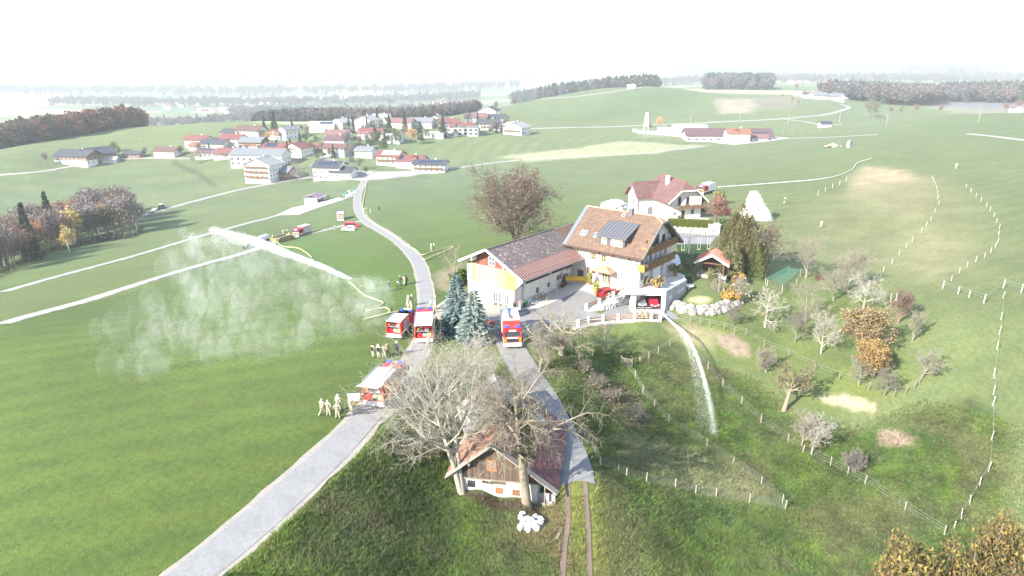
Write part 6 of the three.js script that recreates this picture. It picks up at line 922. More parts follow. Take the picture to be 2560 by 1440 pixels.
fence('white-posted fence round the orchard from the boulder wall to the right corner', [[1690, 795], [1725, 808], [1751, 814], [1773, 818], [1810, 825], [1836, 836], [1864, 840], [1910, 868], [1971, 893], [2036, 927], [2097, 950], [2170, 977], [2234, 993], [2263, 985], [2285, 974], [2298, 959], [2313, 937]], 5.5, 1.35, { wires: 2, r: 0.06, mat: M.greyWood });
const whitePost = S(0.5, 0.48, 0.42, 0.8);
fence('row of white posts along the right edge of the dry hill pasture', [[2356, 722], [2378, 702], [2398, 683], [2418, 667], [2439, 655], [2461, 644], [2477, 632], [2488, 619], [2494, 607], [2498, 573], [2485, 542], [2465, 517], [2440, 492], [2415, 470]], 7, 1.15, { wires: 1, r: 0.055, mat: whitePost, wr: 0.006 });
fence('row of white posts up the middle of the dry hill pasture', [[2208, 680], [2230, 660], [2247, 638], [2265, 619], [2280, 606], [2303, 582], [2327, 552], [2346, 512], [2341, 472], [2330, 447]], 7, 1.15, { wires: 1, r: 0.055, mat: whitePost, wr: 0.006 });
fence('short row of white posts right of the bare fruit trees', [[2226, 754], [2240, 751]], 2, 1.4, { wires: 1, r: 0.09, mat: whitePost });
fence('wire fence crossing from the pasture corner toward the right edge', [[2356, 722], [2395, 734], [2422, 744], [2459, 758], [2508, 720], [2553, 732], [2600, 742]], 30, 1.4, { wires: 2, r: 0.09, mat: whitePost });
fence('electric fence with thin pale posts down the right side of the meadow', [[2507, 745], [2502, 800], [2498, 836], [2492, 874], [2484, 945], [2483, 986], [2481, 1015], [2478, 1100], [2470, 1180], [2449, 1214], [2424, 1262], [2403, 1297], [2384, 1324]], 40, 1.3, { wires: 1, wr: 0.01, r: 0.05, mat: whitePost });
fence('line of short white posts on the grass left of the dry pasture', [[2044, 488], [2081, 470], [2115, 454]], 6, 1.5, { wires: 0, r: 0.08, mat: whitePost });
{ const f = fence('low green netted run beside the fountain with white posts', [[1913, 712], [1913, 696], [1971, 680], [2001, 691], [1990, 714], [1955, 733], [1917, 716]], 4, 1.4, { wires: 3, r: 0.05, mat: whitePost }), P = [[1913, 712], [1913, 696], [1971, 680], [2001, 691], [1990, 714], [1955, 733]].map(([a, b]) => onG(a, b, 1.35)); const b = new MB(); for (let i = 0; i < 6; i++) for (let j = 1; j < 16; j++) { const a = P[0].clone().lerp(P[5], j / 16), c = P[2].clone().lerp(P[3], j / 16); if (i === 0) b.tube([a, c], 0.03, 3, false); } for (let j = 1; j < 16; j++) b.tube([P[0].clone().lerp(P[2], j / 16), P[5].clone().lerp(P[3], j / 16)], 0.03, 3, false); tag(b.build('netting', S(0.12, 0.30, 0.22, 0.8), f), null, null, null, 'stuff'); }
{ const a = onG(1553, 913), c = onG(1580, 919), o = thing('wooden_gate', 'grey wooden field gate where the paddock fences meet', 'gate'), d = c.clone().sub(a); for (let i = 0; i < 4; i++) new MB().beam(a.clone().add(v(0, 0.3 + i * 0.3, 0)), c.clone().add(v(0, 0.3 + i * 0.3, 0)), 0.05, 0.12).build('rail', M.greyWood, o); for (const t of [0, 1]) { const q = a.clone().addScaledVector(d, t); new MB().cyl(q.clone().add(v(0, -0.3, 0)), q.clone().add(v(0, 1.5, 0)), 0.1, 0.09, 7).build('post', M.greyWood, o); } new MB().beam(a.clone().add(v(0, 0.3, 0.04)), c.clone().add(v(0, 1.2, 0.04)), 0.05, 0.1).build('brace', M.greyWood, o); }
{ const o = thing('timber_wall', 'low timber retaining wall left of the barn gable', 'low wall'), a = onG(1124, 727), c = onG(1172, 706); for (let k = 0; k < 3; k++) new MB().beam(a.clone().add(v(0, 0.12 + k * 0.25, 0)), c.clone().add(v(0, 0.12 + k * 0.25, 0)), 0.2 + 0.01 * k, 0.24).build('beam', M.oldWood, o); new MB().box(a.x - 0.12, a.x + 0.12, a.y - 0.2, a.y + 1.1, a.z - 0.12, a.z + 0.12).build('post', M.greyWood, o); }
// ---------------------------------------------------------------- vehicles (local +z is forward, origin on the ground)
function wheel(parent, x, y, z, r, w = 0.28) {
const s = Math.sign(x) || 1, ring = (rad, xx) => { const a = []; for (let i = 0; i < 16; i++) a.push(v(xx, Math.cos(i / 16 * 6.283) * rad, Math.sin(i / 16 * 6.283) * rad)); return a; };
const b = new MB(), A = ring(r * 0.92, -w / 2), B = ring(r, -w / 2 + 0.04), C = ring(r, w / 2 - 0.04), D = ring(r * 0.92, w / 2), R2 = ring(r * 0.55, w / 2), R1 = ring(r * 0.55, -w / 2);
for (const [P, Q] of [[R1, A], [A, B], [B, C], [C, D], [D, R2]]) for (let i = 0; i < 16; i++) { const j = (i + 1) % 16; b.quad(P[i], P[j], Q[j], Q[i]); }
const g = new THREE.Group(); g.name = 'wheel'; g.position.set(x, y, z); parent.add(g); b.build('tyre', M.rubber, g);
const m = new MB(), E = ring(r * 0.56, s * w * 0.28), Z = v(s * w * 0.42, 0, 0); for (let i = 0; i < 16; i++) m.tri(E[i], E[(i + 1) % 16], Z); m.build('rim', M.alu, g); return g;
}
const RED = M.fireRed, WHT = M.paint, SHUT = S(0.5, 0.52, 0.55, 0.35, { metalness: 0.5 }), STR = S(0.78, 0.76, 0.72, 0.4), FLUO = S(0.85, 0.22, 0.02, 0.45);
function fireEngine(label, p, turn, o = {}) {
const t = thing(o.name || 'fire_engine', label, 'fire engine', p, turn), L = o.L || 7.6, W = (o.W || 2.5) / 2, Hh = o.H || 3.15, f = L / 2, cb = f - (o.cab || 2.5), y0 = 0.95;
const low = o.lowWhite ? WHT : RED;
new MB().box(-W * 0.85, W * 0.85, 0.55, 0.95, -f + 0.2, f - 0.5).build('chassis', M.dark, t);
// cab: lower shell, pillars and roof shell round glazing
const c = new MB(); c.cbox(-W, W, 0.75, 1.75, cb, f, 0.12); c.cbox(-W * 0.985, W * 0.985, 2.45, Hh - 0.25, cb, f - 0.18, 0.12); c.box(-W * 0.985, W * 0.985, 1.7, 2.5, cb, cb + 0.25);
for (const s of [-1, 1]) { c.beam(v(s * (W - 0.07), 1.72, f - 0.1), v(s * (W - 0.09), 2.5, f - 0.28), 0.14, 0.2, v(0, 0, 1)); c.box(s > 0 ? W - 0.13 : -W, s > 0 ? W : -W + 0.13, 1.7, 2.5, cb + 1.1, cb + 1.25); }
const cab = c.build('cab', o.cabMat || RED, t);
new MB().quad(v(-W + 0.1, 1.74, f - 0.12), v(W - 0.1, 1.74, f - 0.12), v(W - 0.12, 2.47, f - 0.3), v(-W + 0.12, 2.47, f - 0.3)).build('windscreen', M.glass, cab);
for (const s of [-1, 1]) { new MB().box(s > 0 ? W - 0.1 : -W + 0.03, s > 0 ? W - 0.03 : -W + 0.1, 1.75, 2.46, cb + 0.25, f - 0.25).build('side_window', M.glass, cab); new MB().box(s > 0 ? W - 0.02 : -W - 0.012, s > 0 ? W + 0.012 : -W + 0.02, 0.85, 1.2, cb + 0.1, f - 0.15).build('stripe', STR, cab); new MB().box(s > 0 ? W + 0.12 : -W - 0.3, s > 0 ? W + 0.3 : -W - 0.12, 1.8, 2.4, f - 0.12, f + 0.02).build('mirror', M.dark, cab); }
new MB().cbox(-W - 0.01, W + 0.01, 0.4, 0.9, f - 0.3, f + 0.14, 0.06).build('bumper', WHT, t);
new MB().box(-W * 0.62, W * 0.62, 1.02, 1.5, f - 0.05, f + 0.03).build('grille', M.dark, cab); new MB().box(-W * 0.62, W * 0.62, 1.53, 1.7, f - 0.05, f + 0.035).build('front_band', STR, cab);
for (const s of [-1, 1]) { new MB().box(s * W * 0.8 - 0.18, s * W * 0.8 + 0.18, 0.55, 0.78, f + 0.1, f + 0.16).build('headlight', S(0.7, 0.72, 0.75, 0.15), t); new MB().box(s * W * 0.84 - 0.16, s * W * 0.84 + 0.16, 1.0, 1.7, f - 0.05, f + 0.025).build('front_panel', FLUO, cab); new MB().cbox(s * W * 0.6 - 0.3, s * W * 0.6 + 0.3, Hh - 0.26, Hh - 0.02, f - 0.75, f - 0.35, 0.05).build('beacon', M.blueLamp, cab); }
new MB().box(-0.5, 0.5, 2.52, 2.75, f - 0.2, f - 0.14).build('name_board', WHT, cab);
// equipment body
const bz = cb - 0.08, bm = o.bodyMat || RED, rz = -f, b = new MB(); b.cbox(-W, W, y0, Hh, o.open ? rz + 0.9 : rz, bz, 0.06);
if (o.open) { b.box(-W, -W + 0.16, y0, Hh - 0.02, rz, rz + 0.9).box(W - 0.16, W, y0, Hh - 0.02, rz, rz + 0.9).box(-W + 0.16, W - 0.16, y0, y0 + 0.12, rz, rz + 0.9); }
const body = b.build('body', bm, t);
new MB().cbox(-W + 0.04, W - 0.04, Hh, Hh + 0.06, rz + 0.05, bz - 0.03, 0.02).build('roof', o.roofMat || WHT, t);
const n = o.shutters ?? 3, sw = (bz - rz - (o.open ? 1.0 : 0.2)) / n;
for (const s of [-1, 1]) { for (let i = 0; i < n; i++) { const z0 = (o.open ? rz + 0.95 : rz + 0.12) + i * sw; const sb = new MB(); for (let k = 0; k < 9; k++) { const yy = y0 + 0.25 + k * (Hh - y0 - 0.5) / 9; sb.box(s > 0 ? W - 0.03 : -W - 0.03, s > 0 ? W + 0.03 : -W + 0.03, yy, yy + (Hh - y0 - 0.5) / 9 - 0.02, z0 + 0.06, z0 + sw - 0.06); } sb.build('roller_shutter', o.shutMat || SHUT, body); } new MB().box(s > 0 ? W - 0.02 : -W - 0.02, s > 0 ? W + 0.02 : -W + 0.02, y0 - 0.02, y0 + 0.2, rz + 0.05, bz - 0.05).build('stripe', STR, body); new MB().box(s * W - 0.02, s * W + 0.02, Hh + 0.05, Hh + 0.2, rz + 0.1, bz - 0.1).build('roof_rail', M.alu, t); }
new MB().cbox(-W, W, 0.45, y0 - 0.02, rz - 0.12, rz + 0.3, 0.04).build('rear_bumper', WHT, t);
if (o.open) {
const ib = [[-0.75, 0.5, 0.9, S(0.6, 0.5, 0.2, 0.6)], [-0.1, 0.55, 0.75, SHUT], [0.6, 0.45, 1.0, RED], [0.3, 1.25, 0.5, S(0.1, 0.1, 0.11, 0.7)], [-0.6, 1.4, 0.45, S(0.7, 0.68, 0.62, 0.5)], [0.75, 1.5, 0.4, FLUO]];
for (const [x, yy, s, m] of ib) new MB().cbox(x - s * 0.35, x + s * 0.35, y0 + yy - 0.36, y0 + yy - 0.36 + s * 0.55, rz + 0.15, rz + 0.85, 0.03).build('equipment', m, t);
new MB().box(-W + 0.16, W - 0.16, y0 + 0.95, y0 + 1.0, rz + 0.1, rz + 0.9).build('shelf', M.alu, t);
if (o.flap) new MB().slab([v(-W, Hh - 0.05, rz), v(W, Hh - 0.05, rz), v(W, Hh + 0.2, rz - 1.25), v(-W, Hh + 0.2, rz - 1.25)], v(0, 0.06, 0)).build('tail_flap', S(0.66, 0.58, 0.58, 0.4), t);
} else { new MB().box(-W * 0.55, W * 0.55, y0 + 0.2, Hh - 0.35, rz - 0.03, rz + 0.02).build('rear_shutter', SHUT, body); for (const s of [-1, 1]) { const st = new MB(); for (let k = 0; k < 6; k++) { const yy = y0 + 0.15 + k * 0.33; st.slab([v(s * W * 0.98, yy, rz - 0.012), v(s * W * 0.6, yy + 0.24, rz - 0.012), v(s * W * 0.6, yy + 0.4, rz - 0.012), v(s * W * 0.98, yy + 0.16, rz - 0.012)], v(0, 0, -0.012)); } st.build('chevrons', STR, body); } }
for (const s of [-1, 1]) new MB().box(s * W - 0.1, s * W + 0.1, 0.7, 0.9, rz - 0.14, rz - 0.1).build('tail_light', S(0.5, 0.02, 0.02, 0.3), t);
if (o.ladder) { const lb = new MB(), x = o.ladder; for (const s of [-0.22, 0.22]) lb.beam(v(x + s, Hh + 0.32, rz + 0.2), v(x + s, Hh + 0.42, bz + 0.9), 0.07, 0.12); for (let i = 0; i < 14; i++) lb.beam(v(x - 0.22, Hh + 0.34, rz + 0.4 + i * (bz - rz) / 14), v(x + 0.22, Hh + 0.34, rz + 0.4 + i * (bz - rz) / 14), 0.05, 0.05); lb.build('roof_ladder', M.alu, t); }
if (o.boxes) { new MB().cbox(-W + 0.2, -W + 1.0, Hh + 0.05, Hh + 0.4, rz + 0.8, bz - 0.6, 0.05).build('roof_box', WHT, t); new MB().cbox(-0.25, 0.25, Hh + 0.05, Hh + 0.12, rz + 0.5, bz - 0.3, 0.02).build('walkway', S(0.3, 0.36, 0.42, 0.6), t); new MB().cyl(v(0.15, Hh + 0.06, bz - 0.5), v(0.15, Hh + 0.5, bz - 0.5), 0.16, 0.12, 10).build('roof_monitor', RED, t); }
if (o.doors) for (const s of [-1, 1]) new MB().box(s * W + (s > 0 ? 0 : -0.75), s * W + (s > 0 ? 0.75 : 0), 1.1, Hh - 0.35, cb + 0.3, cb + 0.36).build('open_door', RED, t);
if (o.panels) for (const [z, h] of [[-f + 0.2, 1.6], [-f + 1.9, 1.2]]) new MB().box(-W - 0.7, -W - 0.62, 1.2, 1.2 + h, z, z + 0.3).box(-W - 0.7, -W, 1.1 + h, 1.2 + h, z, z + 0.3).build('side_flap', FLUO, t);
if (o.sideFlap) new MB().slab([v(W, 1.05, -f + 1.2), v(W, 1.05, bz - 0.2), v(W + 0.75, 0.9, bz - 0.2), v(W + 0.75, 0.9, -f + 1.2)], v(0, 0.06, 0)).build('side_step', WHT, t);
const r = o.r || 0.5; for (const s of [-1, 1]) { wheel(t, s * (W - 0.16), r, f - 1.35, r); wheel(t, s * (W - 0.16), r, -f + 1.7, r); }
return t;
}
const up = (a, b, dy = 0.06) => onG(a, b, dy), aim = (p, q) => Math.atan2(q.x - p.x, q.z - p.z);
const TE = []; // feet kept for people
fireEngine('red and white fire engine facing the viewer on the driveway, with orange front panels', up(1276, 846), aim(up(1270, 805), up(1284, 872)), { L: 7.8, H: 3.25, boxes: 1, bodyMat: S(0.62, 0.08, 0.07, 0.35), shutMat: WHT, lowWhite: 1 });
fireEngine('fire engine on the lane with raised tail flap and ladder on its white roof', up(966, 988), aim(up(945, 1012), up(1002, 955)), { L: 6.9, H: 3.0, open: 1, flap: 1, ladder: -0.55, panels: 1, sideFlap: 1 });
fireEngine('smaller fire engine parked on the grass beside the lane with open tailgate', up(1004, 832), aim(up(985, 848), up(1024, 815)), { L: 5.8, W: 2.2, H: 2.7, cab: 2.3, open: 1, r: 0.42, doors: 1, shutters: 2 });
fireEngine('fire engine on the lane with whole tail open and orange edge, beside the smaller', up(1062, 838), aim(up(1061, 858), up(1065, 810)), { L: 7.2, H: 3.1, open: 1, flap: 1, roofMat: S(0.8, 0.78, 0.74, 0.4), sideFlap: 0 });
fireEngine('red fire engine with white zigzag stripes beside the wooden water basin', up(757, 588), aim(up(735, 596), up(775, 584)) + Math.PI, { L: 7.2, H: 3.1 });
fireEngine('fire engine seen from behind, alone in the field by the bend', up(852, 550), aim(up(852, 552), up(855, 535)), { L: 6.5, H: 3.0 });
fireEngine('white and red fire engine half hidden behind the white house', up(1765, 484), aim(up(1780, 482), up(1745, 490)), { L: 7, H: 3.1, bodyMat: S(0.7, 0.66, 0.64, 0.4), shutMat: WHT });
function profile(name, label, cat, p, turn, pts, glass, w, m, wheels, s = 1, lights = true) {
const t = thing(name, label, cat, p, turn); t.scale.setScalar(s); const hw = w / 2;
const sh = new THREE.Shape(pts.map(([z, y]) => new THREE.Vector2(z, y))), g = new THREE.ExtrudeGeometry(sh, { depth: w - 0.16, bevelEnabled: true, bevelThickness: 0.08, bevelSize: 0.06, bevelSegments: 2, steps: 1 }).translate(0, 0, -(w - 0.16) / 2).rotateY(-Math.PI / 2);
const body = meshOf('body', g, m, t);
const g2 = new THREE.ExtrudeGeometry(new THREE.Shape(glass.map(([z, y]) => new THREE.Vector2(z, y))), { depth: w - 0.06, bevelEnabled: true, bevelThickness: 0.06, bevelSize: 0.02, bevelSegments: 1 }).translate(0, 0, -(w - 0.06) / 2).rotateY(-Math.PI / 2); meshOf('windows', g2, M.glass, t);
for (const [z, r] of wheels) for (const q of [-1, 1]) wheel(t, q * (hw - 0.08), r, z, r, 0.22);
const zf = Math.max(...pts.map((q) => q[0])), zr = Math.min(...pts.map((q) => q[0]));
if (lights) for (const q of [-1, 1]) { new MB().box(q * hw * 0.72 - 0.2, q * hw * 0.72 + 0.2, 0.6, 0.76, zf - 0.06, zf + 0.08).build('headlight', S(0.75, 0.77, 0.8, 0.15), t); new MB().box(q * hw * 0.78 - 0.16, q * hw * 0.78 + 0.16, 0.75, 0.95, zr - 0.07, zr + 0.06).build('tail_light', S(0.45, 0.02, 0.02, 0.3), t); }
new MB().box(-0.26, 0.26, 0.42, 0.54, zf + 0.05, zf + 0.085).build('number_plate', WHT, t); new MB().box(-hw * 0.9, hw * 0.9, 0.28, 0.4, zr - 0.05, zf + 0.05).build('sill', M.dark, t);
return t;
}
const CARP = [[-1.95, 0.35], [2.0, 0.35], [2.05, 0.7], [1.9, 0.85], [0.95, 0.98], [0.3, 1.42], [-1.35, 1.45], [-1.8, 1.1], [-2.05, 0.9]], CARG = [[0.72, 1.02], [0.28, 1.36], [-1.28, 1.38], [-1.66, 1.06]];
const VANP = [[-2.5, 0.4], [2.4, 0.4], [2.45, 0.9], [1.6, 1.15], [1.0, 1.95], [-2.4, 2.0], [-2.5, 1.2]], VANG = [[1.42, 1.2], [0.98, 1.8], [-2.2, 1.84], [-2.25, 1.25]];
profile('car', 'red estate car parked on the forecourt by the entrance steps', 'car', up(1519, 742, 0.09), aim(up(1500, 744), up(1540, 736)) , CARP, CARG, 1.75, M.red, [[1.3, 0.32], [-1.3, 0.32]]);
{ const { P, W, o0, o1 } = scene.userData.garage, d = aim(P(0, 0, -2), P(0, 0, 2)); profile('car', 'silver-grey car in the left half of the garage', 'car', P(lerp(o0, o1, 0.27), -0.99, -2.0), d, CARP, CARG, 1.7, M.steel, [[1.3, 0.32], [-1.3, 0.32]], 0.88); profile('car', 'dark red car in the right half of the garage', 'car', P(lerp(o0, o1, 0.75), -0.99, -1.7), d, CARP, CARG, 1.7, S(0.35, 0.02, 0.04, 0.3), [[1.3, 0.32], [-1.3, 0.32]], 0.88); }
profile('car', 'small red car half hidden behind the blue spruces', 'car', up(1212, 826), -0.6, CARP, CARG, 1.6, M.red, [[1.3, 0.32], [-1.3, 0.32]], 0.8);
profile('fire_van', 'red fire service van by the lane junction in the field', 'van', up(881, 570), aim(up(865, 572), up(900, 566)), VANP, VANG, 1.95, M.red, [[1.5, 0.36], [-1.5, 0.36]]);
profile('car', 'white car parked in front of the red van in the field', 'car', up(872, 577), aim(up(889, 574), up(857, 579)), CARP, CARG, 1.75, WHT, [[1.3, 0.32], [-1.3, 0.32]], 1.1);
profile('car', 'white car parked beside the balconied chalet in the village', 'car', up(739, 444), 1.3, CARP, CARG, 1.75, WHT, [[1.3, 0.32], [-1.3, 0.32]]);
function tractor(label, p, turn, m) {
const t = thing('tractor', label, 'tractor', p, turn); new MB().cbox(-0.45, 0.45, 1.0, 1.75, 0.2, 2.0, 0.12).build('bonnet', m, t); new MB().box(-0.4, 0.4, 0.6, 1.0, -1.4, 2.0).build('chassis', M.dark, t);
const c = new MB().cbox(-0.85, 0.85, 2.75, 2.95, -1.3, 0.4, 0.08).build('cab_roof', WHT, t); for (const x of [-0.8, 0.8]) for (const z of [-1.2, 0.3]) new MB().beam(v(x, 1.2, z), v(x, 2.8, z), 0.09).build('cab_post', m, t); new MB().box(-0.78, 0.78, 1.3, 2.75, -1.18, 0.28).build('cab_glass', M.glass, t);
for (const s of [-1, 1]) { wheel(t, s * 0.9, 0.85, -0.9, 0.85, 0.5); wheel(t, s * 0.85, 0.55, 1.5, 0.55, 0.35); new MB().slab([v(s * 0.65, 1.75, -1.6), v(s * 1.15, 1.75, -1.6), v(s * 1.15, 1.8, -0.3), v(s * 0.65, 1.8, -0.3)], v(0, 0.06, 0)).build('mudguard', m, t); }
new MB().cyl(v(0.3, 1.7, 1.2), v(0.3, 2.7, 1.2), 0.05, 0.05, 6).build('exhaust', M.dark, t); return t;
}
tractor('dark tractor on the field path under the water jet', up(622, 620), aim(up(635, 618), up(600, 628)), M.grey);
{ const p = up(660, 608), o = thing('slurry_tanker', 'white tank trailer behind the tractor under the water jet', 'tank trailer', p, aim(up(670, 606), up(635, 614))); const pts = [], R = []; for (let i = 0; i <= 8; i++) { const t = i / 8 * 2 - 1; pts.push(v(0, 1.75, t * 2.6)); R.push(1.0 * Math.sqrt(Math.max(0.12, 1 - Math.pow(Math.abs(t), 6)))); } new MB().tube(pts, R, 16).build('tank', S(0.6, 0.62, 0.64, 0.4), o); new MB().box(-0.3, 0.3, 0.6, 0.85, -2.6, 4.0).build('chassis', M.dark, o); for (const s of [-1, 1]) wheel(o, s * 1.05, 0.65, -0.6, 0.65, 0.45); }
tractor('dark blue tractor on the straight road near the wood', up(406, 524), aim(up(398, 527), up(420, 519)), S(0.06, 0.07, 0.1, 0.4));
{ const p = up(383, 531), o = thing('flat_trailer', 'low flat trailer behind the dark blue tractor', 'trailer', p, aim(up(370, 536), up(398, 526))); new MB().box(-1.2, 1.2, 0.85, 1.0, -4, 3).build('deck', M.greyWood, o); new MB().box(-0.1, 0.1, 0.6, 0.75, 3, 5).build('drawbar', M.dark, o); new MB().cbox(-1, 1, 1.0, 1.5, 0.5, 2.6, 0.1).build('load', M.plaster, o); for (const s of [-1, 1]) for (const z of [-2.5, -1.4]) wheel(o, s * 1.0, 0.45, z, 0.45, 0.3); }
{ const p = up(704, 603), o = thing('water_basin', 'timber-framed water basin with firefighters round it', 'basin', p, aim(up(690, 604), up(722, 597)) + Math.PI / 2); for (let k = 0; k < 4; k++) { const y = 0.05 + k * 0.42, e = 0.005 * k; new MB().box(-3.4, 3.4, y, y + 0.38, 1.3, 1.45 + e).build('plank', M.paleWood, o); new MB().box(-3.4, 3.4, y, y + 0.38, -1.45 - e, -1.3).build('plank', M.paleWood, o); new MB().box(3.28, 3.42 + e, y, y + 0.38, -1.3, 1.3).build('plank', M.paleWood, o); new MB().box(-3.42 - e, -3.28, y, y + 0.38, -1.3, 1.3).build('plank', M.paleWood, o); } new MB().box(-3.28, 3.28, 0, 1.35, -1.3, 1.3).build('water', S(0.12, 0.09, 0.06, 0.1), o); }
{ const p = up(729, 597), o = thing('portable_pump', 'dark portable pump between the basin and the striped fire engine', 'pump', p, 0.3); new MB().cbox(-0.6, 0.6, 0.1, 1.0, -0.5, 0.5, 0.1).build('engine', M.dark, o); new MB().cyl(v(-0.8, 0.5, 0), v(-0.6, 0.5, 0), 0.2, 0.2, 10).build('inlet', M.alu, o); }
{ const p = up(787, 506), o = thing('field_shed', 'small open shed with reddish roof on the gravel in the field', 'shed', p, aim(up(787, 506), up(800, 500)) - Math.PI / 2); new MB().box(-4.5, 4.5, -0.5, 3, -3.4, -3.2).box(-4.5, -4.3, -0.5, 3, -3.2, 3).box(4.3, 4.5, -0.5, 3, -3.2, 3).build('wall', M.plaster, o); new MB().slab([v(-5, 3.0, -4), v(-5, 4.3, 0), v(5, 4.3, 0), v(5, 3.0, -4)], v(0, -0.15, 0)).slab([v(-5, 4.3, 0), v(-5, 2.9, 4.2), v(5, 2.9, 4.2), v(5, 4.3, 0)], v(0, -0.15, 0)).build('roof', S(0.23, 0.17, 0.19, 0.7), o); new MB().beam(v(-5, 2.8, 4.25), v(5, 2.8, 4.25), 0.1, 0.3).build('fascia', M.white, o); }
{ const R = mulberry(3), sp = [[866, 486], [873, 482], [876, 489], [881, 479], [884, 486], [888, 482], [860, 490], [868, 492]]; sp.forEach(([a, b], i) => { const o = thing('round_bale', i === 0 ? 'topmost white wrapped bale of the heap by the lane' : 'wrapped bale in the heap by the lane below the village', 'bale', up(a, b, 0.6), R() * 3, i === 0 ? undefined : 'wrapped bales by the lane'); new MB().cyl(v(-0.6, 0, 0), v(0.6, 0, 0), 0.68, 0.68, 12).build('wrap', i % 3 ? WHT : S(0.1, 0.25, 0.22, 0.5), o); }); }
{ const t = thing('silage_heap', 'white plastic-covered heap behind the orange roof', 'heap', up(1535, 524), 0.2); new MB().blob(v(0, 0.6, 0), 4.2, 2.3, 2.6, 12, 0.12, 9).build('cover', S(0.72, 0.72, 0.72, 0.5), t); new MB().tube([v(2, 0, 2.4), v(2.6, 2.6, 1.6), v(4.3, 2.2, 0.6), v(4.4, 0, 0.6)], 0.12, 5).build('frame', M.dark, t); }
// ---------------------------------------------------------------- people
const SKIN = [0.42, 0.24, 0.17], PAL = { tan: [[0.40, 0.35, 0.22], [0.38, 0.33, 0.21]], olive: [[0.22, 0.19, 0.09], [0.2, 0.175, 0.09]], navy: [[0.03, 0.035, 0.06], [0.025, 0.028, 0.04]], dark: [[0.05, 0.05, 0.045], [0.06, 0.06, 0.07]], jeans: [[0.06, 0.055, 0.05], [0.14, 0.15, 0.22]], pale: [[0.43, 0.395, 0.27], [0.41, 0.375, 0.255]] };
const POSES = {
stand: { hip: [0, 0.95, 0], chest: [0, 1.38, 0], head: [0, 1.68, 0.03], L: [[-0.1, 0.5, 0.02], [-0.12, 0.05, 0]], Rl: [[0.1, 0.5, 0.02], [0.12, 0.05, 0]], La: [[-0.27, 1.15, 0], [-0.24, 0.9, 0.1]], Ra: [[0.27, 1.15, 0], [0.24, 0.9, 0.1]] },
hips: { hip: [0, 0.95, 0], chest: [0, 1.38, 0], head: [0, 1.68, 0.03], L: [[-0.13, 0.5, 0.02], [-0.18, 0.05, 0]], Rl: [[0.13, 0.5, 0.02], [0.18, 0.05, 0]], La: [[-0.38, 1.2, -0.05], [-0.2, 1.0, 0.08]], Ra: [[0.38, 1.2, -0.05], [0.2, 1.0, 0.08]] },
front: { hip: [0, 0.95, 0], chest: [0, 1.38, 0.03], head: [0, 1.68, 0.08], L: [[-0.11, 0.5, 0.04], [-0.15, 0.05, 0]], Rl: [[0.11, 0.5, 0.04], [0.13, 0.05, 0.1]], La: [[-0.28, 1.15, 0.1], [-0.1, 1.12, 0.34]], Ra: [[0.28, 1.15, 0.1], [0.1, 1.12, 0.34]] },
walk: { hip: [0, 0.93, 0], chest: [0, 1.36, 0.04], head: [0, 1.66, 0.09], L: [[-0.1, 0.52, 0.2], [-0.11, 0.07, 0.32]], Rl: [[0.1, 0.5, -0.02], [0.12, 0.08, -0.36]], La: [[-0.28, 1.14, -0.12], [-0.25, 0.95, 0.06]], Ra: [[0.28, 1.14, 0.1], [0.24, 0.98, 0.28]] },
brace: { hip: [0, 0.78, -0.15], chest: [0, 1.12, 0.08], head: [0, 1.38, 0.2], L: [[-0.16, 0.45, 0.22], [-0.2, 0.05, 0.18]], Rl: [[0.16, 0.42, -0.2], [0.2, 0.06, -0.5]], La: [[-0.26, 0.9, 0.22], [-0.08, 0.92, 0.46]], Ra: [[0.28, 0.9, 0.1], [0.1, 0.9, 0.3]] },
};
const poseCache = {};
